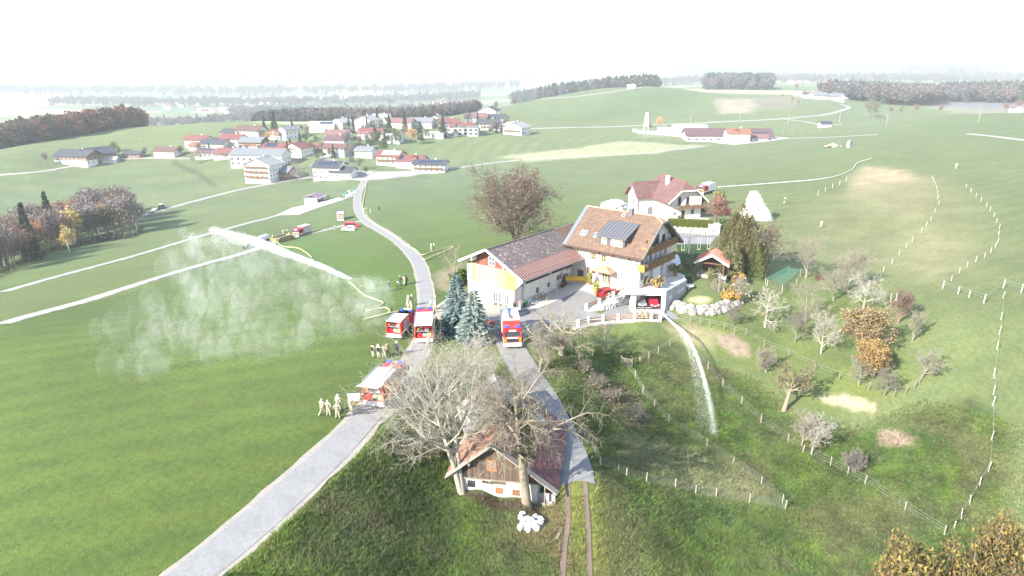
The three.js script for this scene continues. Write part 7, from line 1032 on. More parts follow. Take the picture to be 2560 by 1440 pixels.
function bodyGeo(pose, pal) {
const key = pose + pal; if (poseCache[key]) return poseCache[key];
const q = POSES[pose], [jc, tc] = PAL[pal], P = (a) => v(...a), hip = P(q.hip), ch = P(q.chest), hd = P(q.head), neck = ch.clone().add(v(0, 0.12, 0.01)), boot = [0.03, 0.028, 0.025], B = [];
const bone = (a, b, r0, r1, c) => B.push([a, b, r0, r1, c]);
bone(hip, ch, 0.165, 0.19, jc); for (const s of [-1, 1]) bone(ch.clone().add(v(s * 0.06, 0.02, 0)), ch.clone().add(v(s * 0.19, 0.05, 0)), 0.12, 0.085, jc);
bone(neck, hd.clone().add(v(0, -0.06, -0.01)), 0.065, 0.06, SKIN); bone(hd.clone().add(v(0, -0.05, 0.025)), hd.clone().add(v(0, 0.04, 0)), 0.085, 0.105, SKIN); bone(hd.clone().add(v(0, -0.01, 0.1)), hd.clone().add(v(0, -0.03, 0.125)), 0.018, 0.02, SKIN);
for (const [leg, s] of [[q.L, -1], [q.Rl, 1]]) { const k = P(leg[0]), f = P(leg[1]); bone(hip.clone().add(v(s * 0.1, -0.04, 0)), k, 0.115, 0.082, tc); bone(k, f.clone().add(v(0, 0.05, 0)), 0.085, 0.062, tc); bone(f, f.clone().add(v(0, -0.005, 0.15)), 0.065, 0.05, boot); }
for (const [arm, s] of [[q.La, -1], [q.Ra, 1]]) { const e = P(arm[0]), h = P(arm[1]); bone(ch.clone().add(v(s * 0.21, 0.04, 0)), e, 0.075, 0.062, jc); bone(e, h, 0.062, 0.048, jc); const d = h.clone().sub(e).normalize(); bone(h, h.clone().addScaledVector(d, 0.08), 0.042, 0.038, [0.06, 0.05, 0.04]); for (let i = 0; i < 4; i++) bone(h.clone().addScaledVector(d, 0.08).add(v((i - 1.5) * 0.018, 0, 0)), h.clone().addScaledVector(d, 0.15).add(v((i - 1.5) * 0.02, -0.015, 0.01)), 0.014, 0.012, [0.06, 0.05, 0.04]); bone(h.clone().addScaledVector(d, 0.04), h.clone().addScaledVector(d, 0.09).add(v(-s * 0.05, 0, 0.02)), 0.016, 0.013, [0.06, 0.05, 0.04]); }
const N = 56, mc = new MarchingCubes(N, new THREE.MeshBasicMaterial(), false, false, 30000), half = N / 2, sc = 0.98; mc.isolation = 0;
const w = v(0, 0, 0), ab = v(0, 0, 0), pa = v(0, 0, 0), ds = B.map(([a, b]) => { const d = b.clone().sub(a); return [d, d.lengthSq()]; });
const dist = (x, y, z, want) => { let m = 1e9, hit = null, acc = 0; const k = 38; for (let i = 0; i < B.length; i++) { const [a, , r0, r1, c] = B[i], [d, l2] = ds[i]; const px = x - a.x, py = y - a.y, pz = z - a.z, t = clamp((px * d.x + py * d.y + pz * d.z) / l2), ex = px - d.x * t, ey = py - d.y * t, ez = pz - d.z * t, q2 = Math.sqrt(ex * ex + ey * ey + ez * ez) - lerp(r0, r1, t); if (q2 < m) { m = q2; hit = c; } acc += Math.exp(-k * Math.min(q2, 1)); } return want ? hit : -Math.log(acc) / k; };
for (let kz = 0; kz < N; kz++) for (let ky = 0; ky < N; ky++) for (let kx = 0; kx < N; kx++) { const x = (kx - half) / half * sc, y = (ky - half) / half * sc + 0.95, z = (kz - half) / half * sc; mc.field[kx + ky * N + kz * N * N] = Math.abs(x) > 0.62 || Math.abs(z) > 0.75 ? -1 : -dist(x, y, z); }
mc.update(); const n = mc.count, pos = new Float32Array(n * 3), nor = new Float32Array(n * 3), col = new Float32Array(n * 3);
for (let i = 0; i < n; i++) { const x = mc.positionArray[i * 3] * sc, y = mc.positionArray[i * 3 + 1] * sc + 0.95, z = mc.positionArray[i * 3 + 2] * sc; pos.set([x, y, z], i * 3); const e = 0.01, g = v(dist(x + e, y, z) - dist(x - e, y, z), dist(x, y + e, z) - dist(x, y - e, z), dist(x, y, z + e) - dist(x, y, z - e)).normalize(); nor.set([g.x, g.y, g.z], i * 3); let c = dist(x, y, z, true); if (pal === 'tan' || pal === 'olive' || pal === 'pale') { if (c === jc && (Math.abs(y - 1.0) < 0.025 || Math.abs(y - 1.28) < 0.025)) c = [0.12, 0.115, 0.09]; } col.set(c, i * 3); }
const g = new THREE.BufferGeometry(); g.setAttribute('position', new THREE.BufferAttribute(pos, 3)); g.setAttribute('normal', new THREE.BufferAttribute(nor, 3)); g.setAttribute('color', new THREE.BufferAttribute(col, 3)); return poseCache[key] = g;
}
const helmGeo = (() => { const pr = [[0.001, 0.145], [0.06, 0.135], [0.11, 0.095], [0.135, 0.03], [0.14, -0.01], [0.165, -0.03], [0.16, -0.045], [0.12, -0.03]]; return new THREE.LatheGeometry(pr.map(([x, y]) => new THREE.Vector2(x, y)), 16); })();
const HELM = { pale: S(0.68, 0.68, 0.52, 0.35), white: S(0.75, 0.75, 0.72, 0.35), dark: S(0.03, 0.025, 0.02, 0.8), grey: S(0.35, 0.34, 0.32, 0.8) };
function person(label, p, turn, pose, pal, head = 'pale', o = {}) {
const t = thing('person', label, 'person', p, turn, o.group); t.scale.setScalar(o.s || 1.03); meshOf('body', bodyGeo(pose, pal), VC, t);
const h = POSES[pose].head; const m = meshOf(head === 'pale' || head === 'white' ? 'helmet' : 'hair', helmGeo, HELM[head], t); m.position.set(h[0], h[1] + 0.035, h[2] - 0.01); if (head === 'dark' || head === 'grey') m.scale.set(0.8, 0.75, 0.85);
if (o.pack) { const c = POSES[pose].chest; new MB().cbox(c[0] - 0.16, c[0] + 0.16, c[1] - 0.36, c[1] + 0.12, c[2] - 0.36, c[2] - 0.17, 0.05).build('air_cylinder_pack', M.dark, t); new MB().cyl(v(c[0], c[1] - 0.34, c[2] - 0.36), v(c[0], c[1] + 0.1, c[2] - 0.36), 0.08, 0.08, 10).build('air_cylinder', S(0.12, 0.12, 0.12, 0.4), t); }
if (o.vest) { const c = POSES[pose].chest; new MB().cbox(c[0] - 0.235, c[0] + 0.235, c[1] - 0.34, c[1] + 0.1, c[2] - 0.205, c[2] + 0.205, 0.08).build('vest', o.vest, t); }
return t;
}
const face = (a, b) => { const p = onG(a, b); return (c, d) => aim(p, onG(c, d)); };
const G = (a, b) => onG(a, b, 0.02);
// group by the lower fire engine
person('firefighter in pale suit striding, leftmost of the four at the lane', G(806, 1037), 2.7, 'walk', 'pale', 'grey'); person('firefighter in pale suit with hands on hips, second from left', G(822, 1040), 2.9, 'hips', 'pale', 'grey'); person('firefighter in pale suit in front of the helmeted one', G(845, 1046), 3.1, 'hips', 'pale', 'grey'); person('firefighter with white helmet behind another in the lower group', G(847, 1028), 2.9, 'stand', 'pale', 'white', { s: 1.08 });
person('firefighter in pale suit standing at the white board', G(878, 1032), 2.9, 'front', 'pale', 'white');
{ const p = G(888, 1024), o = thing('easel_board', 'white board on a yellow tripod beside the lower fire engine', 'board', p, 0.1); new MB().box(-0.72, 0.62, 1.05, 1.9, -0.03, 0.03).build('board', M.white, o); for (const [x, z] of [[-0.4, 0.35], [0.5, 0.3], [0, -0.5]]) new MB().beam(v(0, 1.1, 0), v(x, 0, z), 0.05).build('leg', M.yellow, o); }
// group of five on the grass
person('firefighter with breathing pack, leftmost of the five on the grass', G(933, 893), 2.6, 'stand', 'pale', 'dark', { pack: 1 }); person('firefighter with breathing pack and white helmet, second of the five on the grass', G(947, 895), 2.9, 'stand', 'pale', 'white', { pack: 1 }); person('firefighter in pale suit with dark hair, third of the five on the grass', G(961, 895), 3.2, 'hips', 'pale', 'dark'); person('firefighter in olive suit beside the pale one, fourth on the grass', G(969, 888), 3.4, 'front', 'olive', 'dark'); person('man in dark uniform with white cap standing apart on the grass', G(993, 886), 3.1, 'stand', 'navy', 'white');
// nozzle crew by the jet
const JN = G(1017, 778); person('front left firefighter of the four holding the big jet', G(1021, 777), aim(G(1021, 777), G(960, 745)), 'brace', 'pale', 'pale'); person('front right firefighter of the four holding the big jet', G(1029, 777), aim(G(1029, 777), G(960, 745)), 'brace', 'pale', 'pale'); person('rear left firefighter of the four holding the big jet', G(1022, 766), aim(G(1022, 766), G(960, 745)), 'front', 'pale', 'pale'); person('rear right firefighter of the four holding the big jet', G(1031, 764), aim(G(1031, 764), G(960, 745)), 'front', 'pale', 'pale');
person('firefighter in pale suit carrying hose on the lane above the open fire engine', G(1087, 782), 2.6, 'walk', 'pale', 'pale'); person('firefighter crouching over a hose beside the one carrying it', G(1076, 776), 2.2, 'brace', 'pale', 'pale');
person('firefighter in olive suit walking beside the open fire engine', G(1091, 822), 3.0, 'front', 'olive', 'dark'); person('firefighter between the two open fire engines', G(1033, 828), 0.4, 'stand', 'olive', 'pale', { vest: S(0.7, 0.25, 0.1, 0.6) });
person('firefighter bent over the tail of the open fire engine', G(1071, 868), 2.9, 'brace', 'tan', 'white');
// onlookers
person('onlooker in brown jacket standing alone above the jet', G(972, 728), 2.4, 'stand', 'jeans', 'grey'); person('onlooker in green coat with a stroller', G(1000, 714), 2.2, 'front', 'dark', 'grey'); person('onlooker in pale coat, left of the pair by the lane', G(1011, 713), 2.6, 'stand', 'tan', 'dark'); person('onlooker in dark clothes, right of the pair by the lane', G(1016, 712), 2.6, 'stand', 'jeans', 'dark');
{ const p = G(997, 717), o = thing('stroller', 'light stroller pushed by the onlooker in green', 'stroller', p, 2.2); new MB().slab([v(-0.25, 0.5, 0.2), v(0.25, 0.5, 0.2), v(0.25, 0.9, -0.25), v(-0.25, 0.9, -0.25)], v(0, 0.12, 0.1)).build('seat', S(0.5, 0.55, 0.5, 0.8), o); new MB().beam(v(-0.25, 0.2, 0.4), v(-0.25, 1.0, -0.4), 0.03).beam(v(0.25, 0.2, 0.4), v(0.25, 1.0, -0.4), 0.03).build('frame', M.alu, o); for (const s of [-0.25, 0.25]) for (const z of [-0.3, 0.4]) new MB().cyl(v(s - 0.02, 0.12, z), v(s + 0.02, 0.12, z), 0.12, 0.12, 10).build('wheel', M.rubber, o); }
person('firefighter on the left of the pair with a hose in the meadow', G(1078, 629), 1.9, 'front', 'pale', 'pale'); person('firefighter on the right of the pair with a hose in the meadow', G(1085, 628), 2.2, 'stand', 'pale', 'pale');
// at the basin and the striped engine
[[683, 601, 'firefighter at the left end of the water basin'], [692, 608, 'firefighter in front of the basin, nearest corner'], [697, 607, 'firefighter in front of the basin beside the nearest corner'], [708, 588, 'firefighter behind the basin, left of three'], [714, 587, 'firefighter behind the basin, middle of three'], [720, 586, 'firefighter behind the basin, right of three'], [724, 595, 'firefighter at the right end of the water basin'], [737, 596, 'firefighter at the pump of the striped engine'], [748, 594, 'firefighter at the side of the striped engine'], [838, 577, 'firefighter walking toward the white car in the field']].forEach(([a, b, l], i) => person(l, G(a, b), i * 0.9, ['stand', 'front', 'brace', 'hips', 'walk'][i % 5], 'tan', 'pale'));
[[911, 531, 'firefighter on the verge above the lane bend, left one'], [917, 532, 'firefighter on the verge above the lane bend, middle one'], [926, 535, 'firefighter on the verge above the lane bend, right one'], [948, 528, 'walker with a dark dog on the meadow right of the lane'], [818, 497, 'person in dark clothes beside the field shed, left one'], [823, 497, 'person in dark clothes beside the field shed, right one'], [925, 457, 'person at the road junction below the village']].forEach(([a, b, l], i) => person(l, G(a, b), i * 1.3, ['stand', 'walk', 'front'][i % 3], i < 3 || i === 6 ? 'tan' : 'dark', i < 3 ? 'pale' : 'dark'));
// crew at the second jet, barn corner, hillside
person('firefighter in yellowish suit bracing the nozzle behind the railing', onG(1602, 797, 0.1), 1.3, 'brace', 'tan', 'pale'); person('second firefighter behind the railing, supporting the hose', onG(1614, 798, 0.1), 1.3, 'brace', 'tan', 'white'); person('person in dark clothes at the barn corner by the bins', onG(1286, 781, 0.08), 2.6, 'stand', 'dark', 'dark');
person('firefighter in pale suit walking alone on the far meadow right of the white house', G(1961, 510), 2.5, 'walk', 'pale', 'pale', { pack: 1 }); person('firefighter in pale suit striding through the dry grass', G(2052, 569), 2.4, 'walk', 'pale', 'dark'); person('distant firefighter in pale suit near the right hilltop', G(2389, 423), 2.3, 'walk', 'pale', 'pale');
{ const p = G(2122, 368), o = thing('wayside_shrine', 'small wayside shrine under a thin bush on the hilltop', 'shrine', p, 0.5); new MB().cbox(-0.8, 0.8, 0, 2.0, -0.7, 0.7, 0.06).build('wall', M.plaster, o); new MB().slab([v(-1, 1.9, 0.95), v(0, 3.0, 0.95), v(0, 3.0, -0.95), v(-1, 1.9, -0.95)], v(0, 0.1, 0)).slab([v(0, 3.0, 0.95), v(1, 1.9, 0.95), v(1, 1.9, -0.95), v(0, 3.0, -0.95)], v(0, 0.1, 0)).build('roof', M.grey, o); new MB().box(-0.4, 0.4, 0.3, 1.5, 0.65, 0.72).build('niche', M.dark, o); shrub('thin_bush', 'thin grey bush behind the wayside shrine', p.clone().add(v(0.8, 0, -1)), 2.2, 4.2, [[0.2, 0.19, 0.13]], 444, 160, { twig: 10 }); }
{ const p = G(2082, 368), o = thing('stone_heap', 'heap of pale field stones on the hilltop', 'stone heap', p); const R = mulberry(6), b = new MB(); for (let i = 0; i < 40; i++) { const a = R() * 6.28, q = R(); b.blob(v(Math.cos(a) * q * 4.2, (1 - q) * 1.5 + 0.1, Math.sin(a) * q * 1.8), 0.6, 0.45, 0.5, i + 40, 0.25, 5); } tag(b.build('stones', grained(0.42, 0.38, 0.3), o), null, null, null, 'stuff'); }
{ const p = onG(2050, 699, 0.3), o = thing('wood_stack', 'short stack of sawn logs and a white chair in the orchard', 'wood stack', p, 0.3); for (let i = 0; i < 6; i++) new MB().cyl(v(-0.9, (i > 3 ? 0.3 : 0), -0.4 + (i % 4) * 0.3), v(0.5, (i > 3 ? 0.3 : 0), -0.4 + (i % 4) * 0.3), 0.15, 0.15, 8).build('log', M.redWood, o); }
// ---------------------------------------------------------------- hoses
const hoseM = S(0.62, 0.60, 0.28, 0.7), hoseW = S(0.6, 0.6, 0.55, 0.7);
function hose(label, px, r, m) { const C = new THREE.CatmullRomCurve3(px.map(([a, b]) => onG(a, b)), false, 'centripetal'), n = Math.max(8, Math.round(C.getLength() / 1.2)), P = C.getSpacedPoints(n).map((q) => onTop(q.x, q.z, r + 0.04 + q.length() * 0.0006)); const o = new MB().tube(P, r, 5).build('fire_hose', m || hoseM, null); return tag(o, label, 'hose'); }
hose('long pale yellow hose beside the lane and out to the pair in the meadow', [[916, 459], [913, 481], [907, 523], [916, 546], [932, 558], [968, 581], [997, 600], [1016, 616], [1038, 626], [1057, 640], [1079, 632], [1133, 619], [1128, 623], [1061, 653]], 0.12);
hose('pale yellow hose lying in zigzags left of the jet crew', [[1012, 777], [968, 786], [904, 802], [930, 796], [974, 783], [972, 775], [961, 771], [910, 781], [920, 775], [958, 762], [955, 757], [939, 751], [913, 741], [891, 722], [872, 706]], 0.09);
hose('yellow hose curving away from the water basin', [[694, 608], [708, 618], [743, 622], [763, 632], [779, 645]], 0.12);
hose('pale hose running over the meadow behind the white house to the dry pasture', [[1795, 470], [1850, 466], [1960, 458], [2050, 450], [2092, 442], [2118, 432], [2132, 424], [2146, 408], [2180, 398]], 0.14, hoseW);
hose('white hose from the yard fire engine toward the second jet', [[1310, 822], [1325, 814], [1380, 806], [1440, 806], [1500, 800], [1570, 797], [1600, 797]], 0.06, hoseW);
hose('white hose from the grass island to the yard fire engine', [[1216, 821], [1235, 824], [1252, 824]], 0.05, hoseW);
hose('black hose curled on the asphalt behind the yard fire engine', [[1250, 804], [1236, 806], [1232, 812], [1250, 812]], 0.05, M.rubber);
hose('black hose looped beside the person at the barn corner', [[1290, 784], [1320, 776], [1325, 782], [1310, 790], [1296, 792]], 0.05, M.rubber);
hose('pale hose at the feet of the hose carriers on the lane', [[1090, 776], [1110, 760], [1125, 748]], 0.07);
// ---------------------------------------------------------------- water
const dropMat = S(0.93, 0.95, 0.96, 0.6), dropGeo = new THREE.OctahedronGeometry(1, 0);
function spray(name, label, list) {
const m = new THREE.InstancedMesh(dropGeo, dropMat, list.length), q = new THREE.Matrix4(), u = new THREE.Quaternion(), s = new V3();
list.forEach(([p, r], i) => { s.set(r, r, r); m.setMatrixAt(i, q.compose(p, u, s)); }); m.castShadow = m.receiveShadow = true; m.name = numbered(name); scene.add(m); return tag(m, label, 'water spray', null, 'stuff');
}
const gauss = (R) => (R() + R() + R() - 1.5) * 0.8;
{
const R = mulberry(900), path = [[1014, 774, 119], [960, 743, 122], [916, 719, 126], [820, 671, 134], [724, 634, 143], [660, 607, 150], [590, 588, 158], [525, 573, 165]].map(([a, b, F]) => atF(a, b, F)), C = new THREE.CatmullRomCurve3(path), core = [], mist = [];
for (let i = 0; i < 60000; i++) { const t = Math.pow(R(), 0.8), p = C.getPoint(t), w = 0.10 + 1.0 * Math.pow(t, 1.1); p.add(v(gauss(R) * w, gauss(R) * w - (R() < 0.35 ? R() * w * 2.6 * t : 0), gauss(R) * w)); if (t > 0.5 && R() < (t - 0.5) * 1.7) continue; core.push([p, (0.02 + 0.022 * t) * (0.6 + 0.8 * R())]); }
const G0 = [[985, 812], [900, 845], [780, 880], [640, 905], [500, 925], [380, 950], [290, 930], [210, 850]].map(([a, b]) => onG(a, b)), GC = new THREE.CatmullRomCurve3(G0);
for (let i = 0; i < 90000; i++) {
const t = 0.14 + 0.86 * Math.pow(R(), 0.8), f = Math.pow(R(), 1.1), a = C.getPoint(t), g = GC.getPoint(clamp((t - 0.1) / 0.9)), st = fbm(t * 26, f * 1.5, 3, 44); if (R() > 0.25 + st * 1.1) continue;
const p = a.lerp(g, f); p.y += Math.sin(f * Math.PI) * 2.0; { const w = Math.min(1, 0.12 + 0.8 * t + f * 0.6) * Math.min(1, 0.25 + f * 3); p.add(v(gauss(R) * 2.5 * w, gauss(R) * 1.2 * w, gauss(R) * 3 * w)); } const y = gy(p.x, p.z); if (p.y < y) p.y = y + R() * 1.2; if (R() < f * f * 0.55) continue; mist.push([p, 0.012 * (0.6 + 0.9 * R())]);
}
for (let i = 0; i < 1500; i++) { const t = R(), p = atF(lerp(560, 448, t), lerp(592, 573, t) + 14 * Math.sin(t * 3), lerp(162, 172, t)); p.add(v(gauss(R) * 3 * (1.2 - t), gauss(R) * 1.2 - R() * 3 * (1 - t), gauss(R) * 3)); core.push([p, 0.03]); }
spray('water_jet', 'long white water jet arching over the left field from the crew at the lane', core);
const vg = new THREE.IcosahedronGeometry(1, 2), vm = new THREE.MeshStandardMaterial({ color: new THREE.Color().setRGB(0.92, 0.95, 0.96), roughness: 1, transparent: true, opacity: 0.016 }), bl = [];
for (let i = 0; i < 9000 && bl.length < 300; i++) { const t = 0.10 + 0.9 * Math.pow(R(), 0.85), f = Math.pow(R(), 1.2), st = fbm(t * 22, f * 1.2, 3, 44); if (R() > st * 1.5) continue; const p = C.getPoint(t).lerp(GC.getPoint(clamp((t - 0.1) / 0.9)), f); p.y += Math.sin(f * Math.PI) * 2; const w = Math.min(1, 0.1 + t + f); p.add(v(gauss(R) * 2.2 * w, gauss(R) * w, gauss(R) * 3 * w)); p.y = Math.max(p.y, gy(p.x, p.z) + 0.9); bl.push([p, lerp(0.35, 1.5, Math.min(1, f * 1.3 + t * 0.3)) * (0.6 + 0.7 * R())]); }
const veil = new THREE.InstancedMesh(vg, vm, bl.length), qm = new THREE.Matrix4(), qq = new THREE.Quaternion(); bl.forEach(([p, r], i) => veil.setMatrixAt(i, qm.compose(p, qq.setFromAxisAngle(v(0, 1, 0), i), v(r, r * 1.5, r)))); veil.castShadow = veil.receiveShadow = true; veil.name = 'spray_veil'; scene.add(veil); tag(veil, 'soft white spray veil hanging under the long water jet', 'water spray', null, 'stuff');
spray('water_mist', 'thin veil of mist drifting down from the long jet over the left field', mist);
}
{
const R = mulberry(901), s = onG(1652, 797, 1.1), path = [s, ...[[1682, 806, 0.12], [1712, 832, 0.3], [1738, 880, 0.5], [1758, 940, 0.7], [1775, 1010, 0.86], [1786, 1085, 1.0]].map(([a, b, t]) => { const e = onG(1788, 1095); return atF(a, b, lerp(-s.z, -e.z, Math.pow(t, 1.0))); })], C = new THREE.CatmullRomCurve3(path), L = [];
for (let i = 0; i < 36000; i++) { const t = R(), k = R(); if (k > 1.05 - 0.75 * t) continue; const p = C.getPoint(t), w = 0.05 + 0.6 * Math.pow(t, 1.4); p.add(v(gauss(R) * w - (R() < 0.3 ? R() * t * 2.2 : 0), gauss(R) * w * 0.8, gauss(R) * w)); L.push([p, 0.014 * (0.6 + 0.9 * R())]); }
spray('water_jet', 'shorter white water jet falling from the garage ramp onto the pasture', L);
}
{
const R = mulberry(902), L = [], F = 168, b0 = atF(1896, 640, F), top = atF(1886, 487, F), ax = top.clone().sub(b0);
for (let i = 0; i < 120000; i++) { const t = Math.pow(R(), 0.75), w = 0.5 + 3.0 * Math.sin(Math.min(1, t * 1.25) * 2.2) * 0.8, p = b0.clone().addScaledVector(ax, t); const tp = t > 0.72 ? 1 - (t - 0.72) * 2.6 : 1; p.add(v(gauss(R) * w * tp * 1.25 + (t < 0.6 ? 1.1 * (0.6 - t) : 0), gauss(R) * 0.9, gauss(R) * w * 0.8)); if (t < 0.55 && R() < 0.55) continue; L.push([p, 0.055 * (0.6 + 0.9 * R())]); }
for (let i = 0; i < 16000; i++) { const p = atF(1912 + gauss(R) * 26, lerp(560, 700, R()), F - 4 + 6 * R()); L.push([p, 0.045]); }
spray('water_fountain', 'white plume of water rising behind the tall thuja', L);
}
// ---------------------------------------------------------------- village houses: gabled bodies with roof, windows, balconies, solar panels
const wallW = S(0.72, 0.71, 0.68, 0.9), wallC = S(0.70, 0.62, 0.46, 0.9), wallB = S(0.20, 0.12, 0.085, 0.9), VW = S(0.07, 0.075, 0.09, 0.2), frameM = S(0.75, 0.74, 0.7, 0.7);
const ROOF = { red: [0.24, 0.085, 0.078], orange: [0.30, 0.14, 0.09], dark: [0.075, 0.08, 0.10], grey: [0.22, 0.235, 0.26], brown: [0.17, 0.095, 0.085], purple: [0.15, 0.085, 0.10], pale: [0.42, 0.42, 0.42], rose: [0.24, 0.135, 0.125], white: [0.7, 0.7, 0.68] };
const roofMats = Object.fromEntries(Object.entries(ROOF).map(([k, c]) => [k, S(c[0], c[1], c[2], 0.75, { map: plankTex })]));
const winGeo = {}; const winOf = (w, h) => winGeo[w + '_' + h] ||= new THREE.BoxGeometry(w, h, 0.09), paneOf = (w, h) => winGeo['p' + w + '_' + h] ||= new THREE.BoxGeometry(w - 0.28, h - 0.28, 0.09);
function vWindow(par, x, y, z, ry, w = 1.3, h = 1.4) { const f = meshOf('window', winOf(w, h), frameM, par); f.position.set(x, y, z); f.rotation.y = ry; const p = meshOf('pane', paneOf(w, h), VW, f); p.position.z = 0.03; return f; }
// W across the gable, L along the ridge; local x runs along the ridge, +z is the long side that faces the viewer
function vHouse(name, label, px, py, W, L, h, turn, roof, o = {}) {
const q = onG(px, py), t = thing(name, label, o.cat || 'house', q, turn * Math.PI / 180), hw = W / 2, hl = L / 2, pitch = o.pitch ?? 0.42, rh = hw * pitch, ov = o.ov ?? 0.9, eo = o.eo ?? 1.0;
const wm = o.wall || wallW, b = new MB(), up = o.upper;
const y1 = up ? h * 0.5 : h;
b.quad(v(-hl, -3, hw), v(hl, -3, hw), v(hl, y1, hw), v(-hl, y1, hw)).quad(v(hl, -3, -hw), v(-hl, -3, -hw), v(-hl, y1, -hw), v(hl, y1, -hw));
for (const s of [-1, 1]) { const P = [v(s * hl, -3, s * hw), v(s * hl, -3, -s * hw), v(s * hl, y1, -s * hw), ...(up ? [] : [v(s * hl, h + rh, 0)]), v(s * hl, y1, s * hw)]; b.fan(P); }
b.build('wall', wm, t);
if (up) { const u = new MB(); u.quad(v(-hl - 0.02, y1, hw + 0.02), v(hl + 0.02, y1, hw + 0.02), v(hl + 0.02, h, hw + 0.02), v(-hl - 0.02, h, hw + 0.02)).quad(v(hl, y1, -hw - 0.02), v(-hl, y1, -hw - 0.02), v(-hl, h, -hw - 0.02), v(hl, h, -hw - 0.02)); for (const s of [-1, 1]) u.fan([v(s * (hl + 0.02), y1, s * hw), v(s * (hl + 0.02), y1, -s * hw), v(s * (hl + 0.02), h, -s * hw), v(s * (hl + 0.02), h + rh, 0), v(s * (hl + 0.02), h, s * hw)]); u.build('upper_wall', up, t); }
const rm = roofMats[roof];
if (o.flat) new MB().box(-hl - 0.3, hl + 0.3, h, h + 0.35, -hw - 0.3, hw + 0.3).build('roof', rm, t);
else {
const k = pitch, r = new MB(), yr = h + rh + 0.25, ye = h - eo * k + 0.25;
r.slab([v(-hl - ov, ye, hw + eo), v(hl + ov, ye, hw + eo), v(hl + ov, yr, 0), v(-hl - ov, yr, 0)], v(0, -0.22, 0)).slab([v(-hl - ov, yr, 0), v(hl + ov, yr, 0), v(hl + ov, ye, -hw - eo), v(-hl - ov, ye, -hw - eo)], v(0, -0.22, 0));
const rf = r.build('roof', rm, t); new MB().beam(v(-hl - ov, yr + 0.05, 0), v(hl + ov, yr + 0.05, 0), 0.35, 0.12).build('ridge', rm, rf);
for (const s of [-1, 1]) new MB().beam(v(s * (hl + ov + 0.05), ye - 0.1, hw + eo), v(s * (hl + ov + 0.05), yr - 0.1, 0), 0.1, 0.32).build('verge_board', o.vergeM || M.oldWood, rf); 
if (o.solar) { const [a, c, e, f] = o.solar, P = (x, s) => v(lerp(-hl, hl, x), lerp(yr, ye, s) + 0.08, lerp(0, hw + eo, s)), pm = S(0.035, 0.045, 0.075, 0.2), gm = o.glassRoof ? S(0.36, 0.45, 0.44, 0.3) : pm; const n = Math.max(2, Math.round((c - a) * L / 1.8)), m = o.glassRoof ? 1 : Math.max(1, Math.round((f - e) * W / 3)); for (let i = 0; i < n; i++) for (let j = 0; j < m; j++) { const x0 = lerp(a, c, i / n) + 0.004, x1 = lerp(a, c, (i + 1) / n) - 0.004, s0 = lerp(e, f, j / m) + 0.01, s1 = lerp(e, f, (j + 1) / m) - 0.01; new MB().slab([P(x0, s1), P(x1, s1), P(x1, s0), P(x0, s0)], v(0, 0.08, 0)).build('solar_panel', gm, rf); } }
if (o.chimney !== 0) { const cx = hl * (o.cx ?? 0.3); const c = new MB().box(cx - 0.4, cx + 0.4, h, yr + 0.9, -0.9, -0.2).build('chimney', wm, t); new MB().box(cx - 0.5, cx + 0.5, yr + 0.9, yr + 1.0, -1, -0.1).build('chimney_cap', M.concrete, c); }
if (o.dormer) { const x = hl * o.dormer, yb = lerp(yr, ye, 0.7), zf = (hw + eo) * 0.72; const d = new MB().box(x - 1.4, x + 1.4, yb - 0.3, yb + 1.3, zf * 0.3, zf).build('dormer', wallB, t); new MB().slab([v(x - 1.8, yb + 1.2, zf + 0.3), v(x, yb + 2.2, zf + 0.3), v(x, yb + 2.2, 0), v(x - 1.8, yb + 1.2, 0)], v(0, 0.12, 0)).slab([v(x, yb + 2.2, zf + 0.3), v(x + 1.8, yb + 1.2, zf + 0.3), v(x + 1.8, yb + 1.2, 0), v(x, yb + 2.2, 0)], v(0, 0.12, 0)).build('dormer_roof', rm, d); }
}
const rows = o.rows ?? (h > 4.2 ? 2 : 1), nx = o.nx ?? Math.max(2, Math.round(L / 3.2));
for (let r = 0; r < rows; r++) { const y = rows === 1 ? h * 0.5 : 1.6 + r * 2.8; for (let i = 0; i < nx; i++) vWindow(t, lerp(-hl + 1.4, hl - 1.4, nx > 1 ? i / (nx - 1) : 0.5), y, hw + 0.05, 0, o.ww || 1.2, o.wh || 1.3); const ng = Math.max(2, Math.round(W / 3.6)); for (const s of [-1, 1]) for (let i = 0; i < ng; i++) vWindow(t, s * (hl + 0.05), y, lerp(-hw + 1.5, hw - 1.5, i / (ng - 1)), s * Math.PI / 2, 1.2, 1.3); }
if (o.balc) for (const y of o.balc) { const g = o.balcGable, d = new MB(), bm2 = o.balcM || M.wood; if (g) { const s = g; d.box(s > 0 ? hl : -hl - 1.3, s > 0 ? hl + 1.3 : -hl, y - 0.12, y, -hw * 0.9, hw * 0.9).box(s > 0 ? hl + 1.2 : -hl - 1.3, s > 0 ? hl + 1.3 : -hl - 1.2, y, y + 1.0, -hw * 0.9, hw * 0.9); } else d.box(-hl * 0.95, hl * 0.95, y - 0.12, y, hw, hw + 1.3).box(-hl * 0.95, hl * 0.95, y, y + 1.0, hw + 1.2, hw + 1.3); d.build('balcony', bm2, t); }
if (o.annex) { const [x, w2, h2, d2] = o.annex; new MB().box(x - w2 / 2, x + w2 / 2, -3, h2, hw, hw + d2).build('annex', wm, t); new MB().box(x - w2 / 2 - 0.3, x + w2 / 2 + 0.3, h2, h2 + 0.25, hw - 0.1, hw + d2 + 0.4).build('annex_roof', rm, t); }
return t;
}
